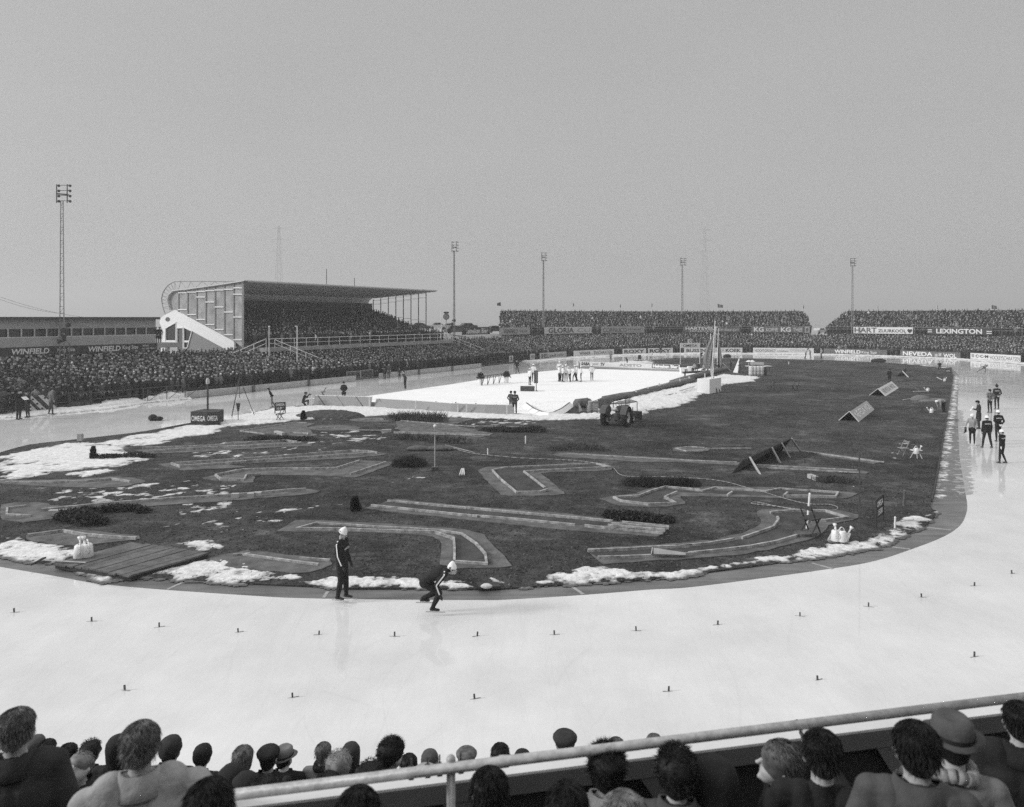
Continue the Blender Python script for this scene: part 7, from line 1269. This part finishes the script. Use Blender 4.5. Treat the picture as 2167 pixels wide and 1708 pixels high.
P_('C', 1535, 607, 535, (-.8, -.5), 'person in dark jacket bending forward beyond the far rink boards', pose='lean', top='coat_dark'); P_('C', 1393, 573, 495, (-.3, -1), 'person with pale top and hands on hips on the far ice', pose='hips', top='coat_grey', legs='trouser'); P_('C', 1229, 527, 447, (.1, -1), 'person in long grey coat before the white skate board', pose='pockets', top='coat_mid', coat=.8); P_('C', 1825, 516, 440, (.2, 1), 'person in black before the right one of two matching boards', pose='walk', top='coat_black')
for i, (x, y, tp, ps) in enumerate(((556, 588, 490, 'pockets'), (612, 582, 485, 'folded'), (652, 575, 505, 'lean'), (692, 572, 512, 'sit'), (300, 615, 525, 'pockets'))): P_('C', x, y, tp, (.5, -.8), ['person in black at the tiny numeral board, left', 'person in black with folded arms by the tiny numeral board', 'person stooping on the snow at the end of the crowd fence', 'person sitting on the snow before the first far board', 'person in black at the end of the pale wall'][i], pose=ps, top='coat_black', tall=1.75)
P_('R', 1197, 562, 505, (0, 1), 'person in dark coat in front of the white board, far ice', pose='pockets', top='coat_black')
# left straight
P_('B', 405, 1200, 1010, (-.9, -.4), 'skater leaning forward with arms behind, beside the tripod', pose='lean', top='coat_black', legs='coat_grey', sk=True, hat='beanie', hatm='coat_black', voxel=.02)
P_('B', 690, 1188, 1050, (.9, .3), 'photographer kneeling at the left corner of the rink boards', pose='kneel', top='coat_black', hat='fedora', hatm='coat_mid', tall=1.8, extra=lambda o, F: kid('camera', MB().box((0, .38, 1.0), (.16, .1, .12)).cyl((0, .4, 1.0), (0, .52, 1.0), .04), 'steel_dark', o, False))
P_('B', 1030, 1135, 965, (.1, -1), 'person in bulky dark coat and bobble cap walking behind the rink boards', pose='pockets', top='coat_dark', coat=.5, hat='pompom', hatm='coat_black', bulk=1.15)
P_('B', 1562, 1037, 870, (-.6, -.6), 'skater in dark striped tracksuit gliding at the far left track', pose='lean', top='coat_dark', legs='track', sk=True, over=dict(kR=(.16,-.02,.5), aR=(.3,-.2,.12), head=(0,.16,1.6), neck=(0,.08,1.46), chest=(0,.04,1.3)), extra=lambda o, F: sleeve_stripe(o, F))
for i, (x, y, tp, fc, m, ps, lb_) in enumerate(((1512, 948, 845, (.3, -.9), 'coat_dark', 'pockets', 'person in dark coat at the end of the gap, behind the gliding skater'), (1385, 946, 806, (-.4, -.8), 'coat_black', 'folded', 'person in black fur hat standing in the gap of the wall'), (1420, 943, 808, (.4, -.8), 'coat_mid', 'pockets', 'person in grey coat right of the one in the fur hat'), (1312, 935, 815, (0, -1), 'coat_black', 'pockets', 'person in black just left of the low wall gap end'), (1272, 925, 820, (.4, -1), 'coat_black', 'pockets', 'person in black behind the right crowd barrier'),
   (1172, 905, 795, (-.8, -.3), 'coat_white', 'reading', 'steward in white coat and cap behind the left crowd barrier'), (1135, 908, 800, (.8, -.3), 'coat_mid', 'reading', 'person in grey coat talking to the steward in white'), (280, 1000, 888, (.2, .9), 'coat_light', 'pockets', 'person in pale raincoat seen from behind at the low wall'), (345, 995, 886, (.2, .9), 'coat_mid', 'pockets', 'person in grey coat right of the one in the pale raincoat'))):
    P_('B', x, y, tp, fc, lb_, pose=ps, top=m, coat=.7 if i != 5 else .4, hat=['fedora', 'beanie', None, None, 'cap', 'cap', 'fedora', None, None][i], hatm='coat_black' if i != 5 else 'white')
P_('B', 1670, 862, 758, (-.2, -.9), 'steward in white coat sitting on the low wall at the far left', pose='sit', top='coat_white', hat='cap', hatm='white', legs='trouser', tall=2.0)
p = st(-69.3, 0)+Vector((0, 0, 0)); q = on_s(px('B', 1257, 0)[0], -69.4); person(q+Vector((0, 0, 3.7)), (NX.x, NX.y), 'steward in white coat standing on the grandstand walkway', pose='hips', top='coat_white', hat='cap', hatm='white')
P_('Y', 325, 772, 228, (.9, -.1), 'person in long black overcoat reading a white sheet at the left edge', pose='reading', top='coat_black', coat=.75, bulk=1.12, hat='cap', hatm='coat_black', legs='trouser', voxel=.018, extra=lambda o, F: kid('paper', MB().box((0, .4, 1.22), (.34, .02, .26), rx=.9), 'white', o, False))
P_('Y', 480, 738, 252, (-.35, -.9), 'person in dark sweater and narrow trousers beside the one in the long overcoat', pose='reading', top='coat_dark', legs='trouser', voxel=.018, hat='cap', hatm='coat_black')
P_('Y', 885, 690, 220, (.5, .8), 'person in pale grey jacket leaning a hand on the striped flag board', pose='pockets', top='coat_grey', legs='coat_mid', voxel=.018, over=dict(aL=(-.2,-.05,.09), kL=(-.14,.02,.5), wL=(-.3,.2,1.05), aR=(.0,.1,.09)))
P_('A', 1420, 1050, 868, (.3, -.9), 'person in pale jacket leaning on the fence above the snow heap', pose='rail', top='coat_light', legs='coat_mid')
q = fw(1378, 0, .0, za); person(q-NX*.6, (NX.x, NX.y), 'left person of the two standing on the flat annex roof', hgt=1.78, pose='pockets', top='coat_black', coat=.7, hat='cap', hatm='coat_black'); q = fw(1402, 0, .0, za); person(q-NX*.4, (NX.x-.3, NX.y), 'right person of the two standing on the flat annex roof', hgt=1.8, pose='pockets', top='coat_black', coat=.9, hat='cap', hatm='coat_dark')
# ================================================================= THE STAND IN FRONT OF THE CAMERA
t = thing('near_terrace', 'concrete steps of the near stand, hidden below the spectators', 'terrace', (0, 4, 0))
part('upper_step', 'concrete_dark', t, lambda b: b.box((2, 2.2, 1.8), (22, 4.1, 3.6))); part('middle_step', 'concrete_dark', t, lambda b: b.box((0, 5.3, 1.1), (24, 2.1, 2.2))); part('lower_step', 'concrete_dark', t, lambda b: b.box((0, 7.45, .6), (24, 2.2, 1.2)))
r0, r1 = at('D', 470, 1685.2, 3.32), at('D', 2260, 1463.5, 4.24); bh = thing('added_shade_wall', 'unseen dark wall added behind the camera to shade the foreground', 'grandstand', (0, -5, 0)); part('back_wall', 'wall_dark', bh, lambda b: b.box((0, -4.5, 4.8), (44, .3, 9.6)))  # out-of-view wall added to cut the sky light on the near spectators
rl = thing('pipe_railing', 'thick galvanised pipe railing crossing the foreground, on one visible post', 'railing', r0)
part('rail', 'galv', rl, lambda b: b.cyl(r0, r1, .0245, n=18), True); q = at('D', 955, 1622, 3.57); part('post', 'galv', rl, lambda b: b.cyl(Vector((q.x, q.y-.02, 3.5)), q+Vector((0, -.02, .04)), .0215, n=16), True); part('cap', 'galv', rl, lambda b: b.ball(q+Vector((0, -.02, .045)), .024), True)
q = at('D', 1066, 1685.2-(1066-470)*.12385, 3.32+(1066-470)/1790*.92); part('sleeve', 'galv', rl, lambda b: b.cyl(q-(r1-r0).normalized()*.022, q+(r1-r0).normalized()*.022, .029, n=16), True)
for x in (870, 905, 930, 975): q = at('D', x, 1685.2-(x-470)*.12385, 3.32+(x-470)/1790*.92); part('clamp', 'steel_dark', rl, lambda b: (b.cyl(q-(r1-r0).normalized()*.012, q+(r1-r0).normalized()*.012, .031, n=14), b.box(q+Vector((0, 0, .04)), (.008, .012, .06))))
p0, p1 = at('D', 430, 1719, 3.6), at('D', 2260, 1492, 4.5); pw = thing('parapet', 'steel parapet with pale top edge and dark face below the pipe railing', 'wall', p0); d = (p1-p0); nrm = d.cross(Vector((0, 0, 1))).normalized()
part('top_plate', 'paint', pw, lambda b: b.prism([p0, p1, p1-nrm*.09, p0-nrm*.09], -.012)); part('fascia', 'concrete_dark', pw, lambda b: b.prism([p0+nrm*.004-Vector((0, 0, .012)), p1+nrm*.004-Vector((0, 0, .012)), p1+nrm*.0-Vector((0, 0, .012)), p0-Vector((0, 0, .012))], -.1))
part('face', 'wall_dark', pw, lambda b: b.prism([p0-nrm*.05-Vector((0, 0, .11)), p1-nrm*.05-Vector((0, 0, .11)), p1-nrm*.07-Vector((0, 0, .11)), p0-nrm*.07-Vector((0, 0, .11))], -1.1))
for x in (905, 1300, 1827): f = (x-430)/1830; q = p0.lerp(p1, f)-Vector((0, 0, .112)); e = d.normalized(); part('gusset', 'concrete_dark', pw, lambda b: (b.prism([q-e*.13, q+e*.13, q+e*.025-Vector((0, 0, .16)), q-e*.025-Vector((0, 0, .16))], nrm*-.012), b.bar(q-Vector((0, 0, .14)), q-Vector((0, 0, 1.0)), .03, .012)))
def F_(k, x, yt, Y, label, face=(0, 1), hat=None, **kw):
    if Y < 4.3 and not kw.get('fingers'): Y *= 1.12
    q = at(k, x, yt, Y); fl = 3.6 if Y < 4.3 else (2.2 if Y < 6.4 else 1.2); ex = {'cone': .1, 'beanie': .025, 'pompom': .09, 'fedora': .04, 'cap': .02, 'hood': .03, 'balaclava': .03}.get(hat, .01); h = q.z-ex-fl; sc = min(1.9, max(1.6, h)) if Y > 4.3 else 1.62; z = q.z-ex-sc; face = (face[0]+(.6*q.x/q.y if Y < 4.3 else 0), face[1])
    M_ = kw.pop('ps', 'pockets'); o_ = dict(kw.pop('over', {})); vx = kw.pop('voxel', .016 if Y > 4.3 else .012); kw.setdefault('hair', 'hair_dark'); tp = kw.pop('top', 'coat_dark')
    if not hat: kw.setdefault('strands', 700 if Y > 4.3 else 2600)
    if hat not in ('hood', 'balaclava') and 'extra' not in kw: kw['extra'] = lambda o, F: wear(o, F, 'collar', tp)
    return person(Vector((q.x, q.y, z)), face, label, hgt=sc, hat=hat, pose=M_, top=tp, coat=.5, voxel=vx, over=o_, **kw)
G1 = 'spectators in the rows below the camera'
# lower rows
for a in [
 ('K', 335, 800, 7.6, 'head in knitted cap right beside the big dark man at the left edge', dict(hat='beanie', hatm='coat_mid', top='coat_mid')), ('K', 450, 838, 7.6, 'dark-haired man second from the left in the lower row', dict(hair='hair_dark', top='coat_mid')), ('K', 650, 878, 7.4, 'dark-haired youth in dark jacket, upright tuft of hair', dict(top='coat_mid')), ('K', 862, 862, 7.4, 'dark curly-haired spectator in black left of the pale-coated man', dict(top='coat_black', hairk='curly')),
 ('K', 772, 948, 6.6, 'fair-haired boy looking back towards the camera', dict(face=(-.1, -1), hair='hair_fair', top='coat_dark', hpitch=.45)), ('K', 1128, 793, 7.2, 'spectator in black knitted hood touching the pale-coated man', dict(hat='balaclava', hatm='coat_black', top='coat_black')), ('K', 1638, 803, 7.2, 'spectator in round dark beret above the pale coat shoulder', dict(hat='beanie', hatm='coat_dark')), ('K', 1925, 898, 7.4, 'spectator in black cap raising one hand to the face', dict(hat='beanie', hatm='coat_black', ps='reading')),
 ('L', 410, 668, 7.2, 'spectator with sleek brown hair and white collar', dict(hair='hair_grey', top='coat_black', collar='coat_white', hairk='bob')), ('L', 655, 663, 7.3, 'spectator in black peaked wool cap beside the one in the brimmed hat', dict(hat='cap', hatm='coat_black', top='coat_black', hair='hair_dark')), ('L', 810, 648, 7.5, 'spectator in grey brimmed hat and black coat with white scarf', dict(hat='fedora', hatm='coat_grey', top='coat_black', neck='white', hyaw=-.4)), ('L', 1187, 628, 7.6, 'grey-haired spectator in pale coat and thick dark scarf', dict(hair='hair_grey', top='coat_light', extra=lambda o, F: wear(o, F, 'scarf', 'coat_dark'))),
 ('L', 1332, 728, 6.5, 'blond tousled child before the one in the dark hood', dict(hair='hair_fair', top='coat_grey', hairk='curly')), ('L', 1450, 627, 7.4, 'spectator in dark knitted hood and dark anorak', dict(hat='balaclava', hatm='coat_dark', top='coat_dark')), ('L', 1828, 598, 6.7, 'woman with bushy dark curly hair turned to the right', dict(face=(.8, .6), hairk='curly', top='coat_black', strands=2200)), ('L', 2010, 738, 7.2, 'short dark-haired spectator just right of the curly woman', dict(top='coat_mid')),
 ('M', 285, 698, 7.6, 'spectator in tight knitted cap and tweed coat left of the railing post', dict(hat='beanie', hatm='coat_mid', top='plaid')), ('M', 640, 681, 7.4, 'spectator in checked flat cap right of the railing post', dict(hat='cap', hatm='plaid', top='coat_mid', hair='hair_fair')), ('M', 965, 634, 7.2, 'dark-haired spectator with protruding ears behind the railing', dict(top='coat_grey')), ('M', 1180, 697, 7.6, 'spectator in round black cap just above the railing', dict(hat='beanie', hatm='coat_black', top='coat_dark')),
 ('M', 1590, 516, 7.3, 'broad-shouldered older man in dark cap and coat rising above the railing', dict(hat='cap', hatm='coat_dark', hair='hair_fair', top='coat_mid', bulk=1.15)), ('M', 2085, 580, 7.4, 'spectator with light wispy hair partly behind the big dark head', dict(hair='hair_grey')), ('N', 525, 545, 7.6, 'balding spectator in checked coat above the railing', dict(hair='hair_grey', top='plaid', strands=250)), ('N', 925, 610, 7.8, 'dark-haired head visible under the railing', dict()),
 ('N', 1218, 560, 7.8, 'grey brimmed hat visible between railing and parapet', dict(hat='fedora', hatm='coat_grey')), ('N', 1580, 560, 7.6, 'bald-topped head between railing and parapet', dict(hair='hair_grey', strands=200)), ('N', 1903, 408, 8.2, 'black bobble hat peeping over the railing at the right', dict(hat='pompom', hatm='coat_black')), ('O', 450, 485, 8.0, 'left dark dome of hair between railing and parapet at the right', dict()), ('O', 655, 460, 8.0, 'right dark dome of hair between railing and parapet at the right', dict()), ('O', 1262, 385, 8.0, 'fair-rimmed dark head left of the big brimmed hat', dict(hat='beanie', hatm='coat_dark')),
 ('L', 300, 832, 5.9, 'black hood with pale stripe near the pale coat', dict(hat='hood', hatm='coat_black', top='coat_black')), ('L', 440, 905, 5.6, 'black hood with curved white stripes', dict(hat='hood', hatm='coat_black', top='coat_black')), ('L', 620, 935, 5.0, 'dark wavy-haired head directly above the left railing end', dict()), ('L', 905, 1000, 5.0, 'dark head close behind the railing at the left', dict()), ('L', 830, 945, 5.9, 'dark bobble hat with white pompom, left one', dict(hat='pompom', hatm='coat_black')), ('L', 1225, 905, 5.0, 'wide dark-haired head behind the railing', dict(top='coat_mid')),
 ('L', 1385, 925, 5.9, 'dark bobble hat with white pompom, right one', dict(hat='pompom', hatm='coat_black')), ('L', 1630, 828, 5.2, 'dark curly head below the curly woman', dict(hairk='curly')), ('M', 245, 832, 5.2, 'spectator in pale hood left of the railing post', dict(hat='hood', hatm='coat_light', top='coat_dark')), ('M', 1500, 735, 6.0, 'bald head low behind the railing in front of the older man', dict(hair='hair_grey', strands=150))]:
    kw = dict(a[5]); F_(a[0], a[1], a[2], a[3], a[4], group=G1, **kw)
G2 = 'large heads of spectators nearest the camera'
for a in [
 ('K', 150, 515, 3.3, 'large dark-haired man in dark coat cut off by the left edge', dict(top='coat_dark', bulk=1.35, hair='hair_grey', face=(.15, 1))), ('K', 1350, 640, 3.05, 'large greying man in pale coat leaning to the right in the left foreground', dict(top='coat_light', bulk=1.35, hair='hair_grey', collar='coat_light', over=dict(sR=(.26, .04, 1.36), sL=(-.25, 0, 1.37), eR=(.38, .1, 1.2), wR=(.3, .35, 1.1)))),
 ('K', 2010, 1190, 2.3, 'tousled dark hair at the bottom edge over the pale sleeve', dict()), ('L', 1520, 1035, 2.6, 'lank dark hair at the bottom edge left of the post', dict(hair='hair_dark', top='coat_dark')), ('M', 860, 850, 3.0, 'large dark-haired head with visible left ear right of the railing post', dict(top='coat_black')), ('M', 1610, 985, 2.7, 'blurred dark head at the bottom, centre', dict(top='coat_grey')), ('M', 1990, 650, 3.3, 'tousled dark head overlapping the railing in the centre', dict(hairk='curly', top='coat_light')),
 ('N', 235, 1075, 2.4, 'blond head at the bottom edge in the centre', dict(hair='hair_fair', top='coat_light')), ('N', 740, 680, 3.1, 'big round black hair in front of the parapet, with pale coat collar', dict(hair='hair_dark', hairk='curly', top='coat_mid')), ('N', 1110, 742, 3.15, 'big black fur hat right of the round black hair', dict(hat='hood', hatm='coat_black', top='coat_black')),
 ('N', 1745, 590, 3.35, 'woman in profile facing left with light brown hair and black coat', dict(face=(-1.15, .1), hair='hair_brown', hairk='bob', top='coat_black', hpitch=.3)), ('O', 1130, 392, 2.6, 'very large black-haired head in the right foreground', dict(top='coat_mid', bulk=1.1)), ('O', 1480, 292, 3.0, 'large man in grey brimmed hat with pale scarf at the right', dict(hat='fedora', hatm='coat_mid', top='coat_grey', extra=lambda o, F: wear(o, F, 'scarf', 'coat_light'))), ('O', 2140, 215, 3.5, 'man in black coat at the right edge', dict(top='coat_black', bulk=1.3))]:
    kw = dict(a[5]); F_(a[0], a[1], a[2], a[3], a[4], group=G2, **kw)
F_('O', 215, 482, 3.35, 'dark-haired man in black coat holding a cigarette on the railing', face=(0, 1), top='coat_black', group=G2, fingers=True, voxel=.008, over=dict(eR=(.2, .3, 1.22), wR=(.06, .53, 1.385), eL=(-.3, .12, 1.15), wL=(-.2, .3, 1.0)), ps='stand',
   extra=lambda o, F: kid('cigarette', MB().cyl(F['J']['wR']+Vector((-.02, .12, .02)), F['J']['wR']+Vector((-.11, .13, .02)), .004), 'white', o, False))
F_('N', 1800, 700, 5.2, 'gloved spectator whose fingers grip the railing from the far side', face=(0, -1), top='coat_black', hat='beanie', hatm='coat_black', group=G1, fingers=True, hand='glove', voxel=.009, over=dict(eR=(.24, .4, 1.45), wR=(.05, .78, 1.75), eL=(-.24, .4, 1.45), wL=(-.06, .78, 1.75)), ps='stand')
# ================================================================= THE CROWD
NAMED = sum(1 for o in S.objects if o.name.startswith('person') and o.type == 'MESH')
POOL.sort(key=lambda q: (q[1]/FL)*1.0 if True else 0); K_ = 300-NAMED
near, rest = POOL[:K_], POOL[K_:]
tmpl = []
for i, (tp, tn) in enumerate((('coat_black', 'black'), ('coat_dark', 'dark'), ('coat_mid', 'grey'), ('coat_grey', 'light grey'), ('coat_light', 'pale'))):
    for j, (hat, hm, hn) in enumerate((('cap', 'coat_dark', 'a flat cap'), (None, None, 'bare head'), ('beanie', 'coat_black', 'a knitted cap'), ('fedora', 'coat_dark', 'a brimmed hat'))):
        if i > 2 and j > 1: continue
        me, F = figure(pose=['pockets', 'folded', 'stand', 'rail'][(i+j) % 4], top=tp, coat=.6, voxel=.034, skin='skin_b' if (i+j) % 2 else 'skin_a'); o = put(me, F, (0, 0, 0), 0, ''); wear(o, F, 'hair', ['hair_dark', 'hair_grey', 'hair_fair'][(i+j) % 3], 0, i*7+j)
        if hat: wear(o, F, hat, hm)
        tmpl.append((o, f'spectator in {tn} coat and {hn}' if hat else f'bareheaded spectator in {tn} coat'))
wts = [6, 6, 4, 2, 6, 7, 4, 2, 3, 4, 2, 1, 1, 1.5, .6, .8]
used_ = set()
for x, y, z, rz in near:
    k = random.choices(range(len(tmpl)), wts)[0]; o, lb_ = tmpl[k]
    if k not in used_: used_.add(k); r = o
    else:
        r = o.copy(); C.objects.link(r)
        for ch in o.children: c_ = ch.copy(); C.objects.link(c_); c_.parent = r
    r.location = (x, y, z); r.rotation_euler = (0, 0, rz); h = random.gauss(.975, .04); r.scale = (h*1.02, h*1.02, h); 
    u_ = CX+x/y*FL; row_ = 'front row' if z < .2 else 'second row' if z < .3 else 'third row' if z < .4 else 'fourth row' if z < .5 else 'fifth row' if z < .6 else 'middle rows' if z < 1.1 else 'back rows'
    zn_ = 'behind the left edge board' if u_ < 50 else 'behind the striped flag board' if u_ < 110 else 'left of the double gate' if u_ < 145 else 'behind the double gate' if u_ < 195 else 'right of the double gate' if u_ < 250 else 'left of the snow heap' if u_ < 320 else 'behind the snow heap' if u_ < 395 else 'behind the folding chairs'
    tag(r, f'{lb_}, {row_}, {zn_}', 'person', 'spectators packed on the left terrace')
for k, (o, _) in enumerate(tmpl):
    if k not in used_:
        for ch in list(o.children): bpy.data.objects.remove(ch)
        bpy.data.objects.remove(o)
crowd_mesh('crowd', 'dense dark crowd filling the far terraces and stands', rest)
print('POOL', len(POOL), 'named', NAMED)

# ================================================================= AIR
hz = bpy.data.materials.new('haze'); hz.use_nodes = True; n_ = hz.node_tree; n_.nodes.remove(n_.nodes['Principled BSDF']); pv = n_.nodes.new('ShaderNodeVolumePrincipled')
pv.inputs['Color'].default_value = (1, 1, 1, 1); pv.inputs['Density'].default_value = .001; pv.inputs['Anisotropy'].default_value = .2
n_.links.new(pv.outputs[0], n_.nodes['Material Output'].inputs['Volume']); MM['haze'] = hz
hb = MB(); hb.hexa([(-1500, -150, -1), (1500, -150, -1), (1500, 2200, -1), (-1500, 2200, -1), (-1500, -150, 75), (1500, -150, 75), (1500, 2200, 75), (-1500, 2200, 75)])
ho = hb.obj('haze', 'haze'); ho['kind'] = 'stuff'
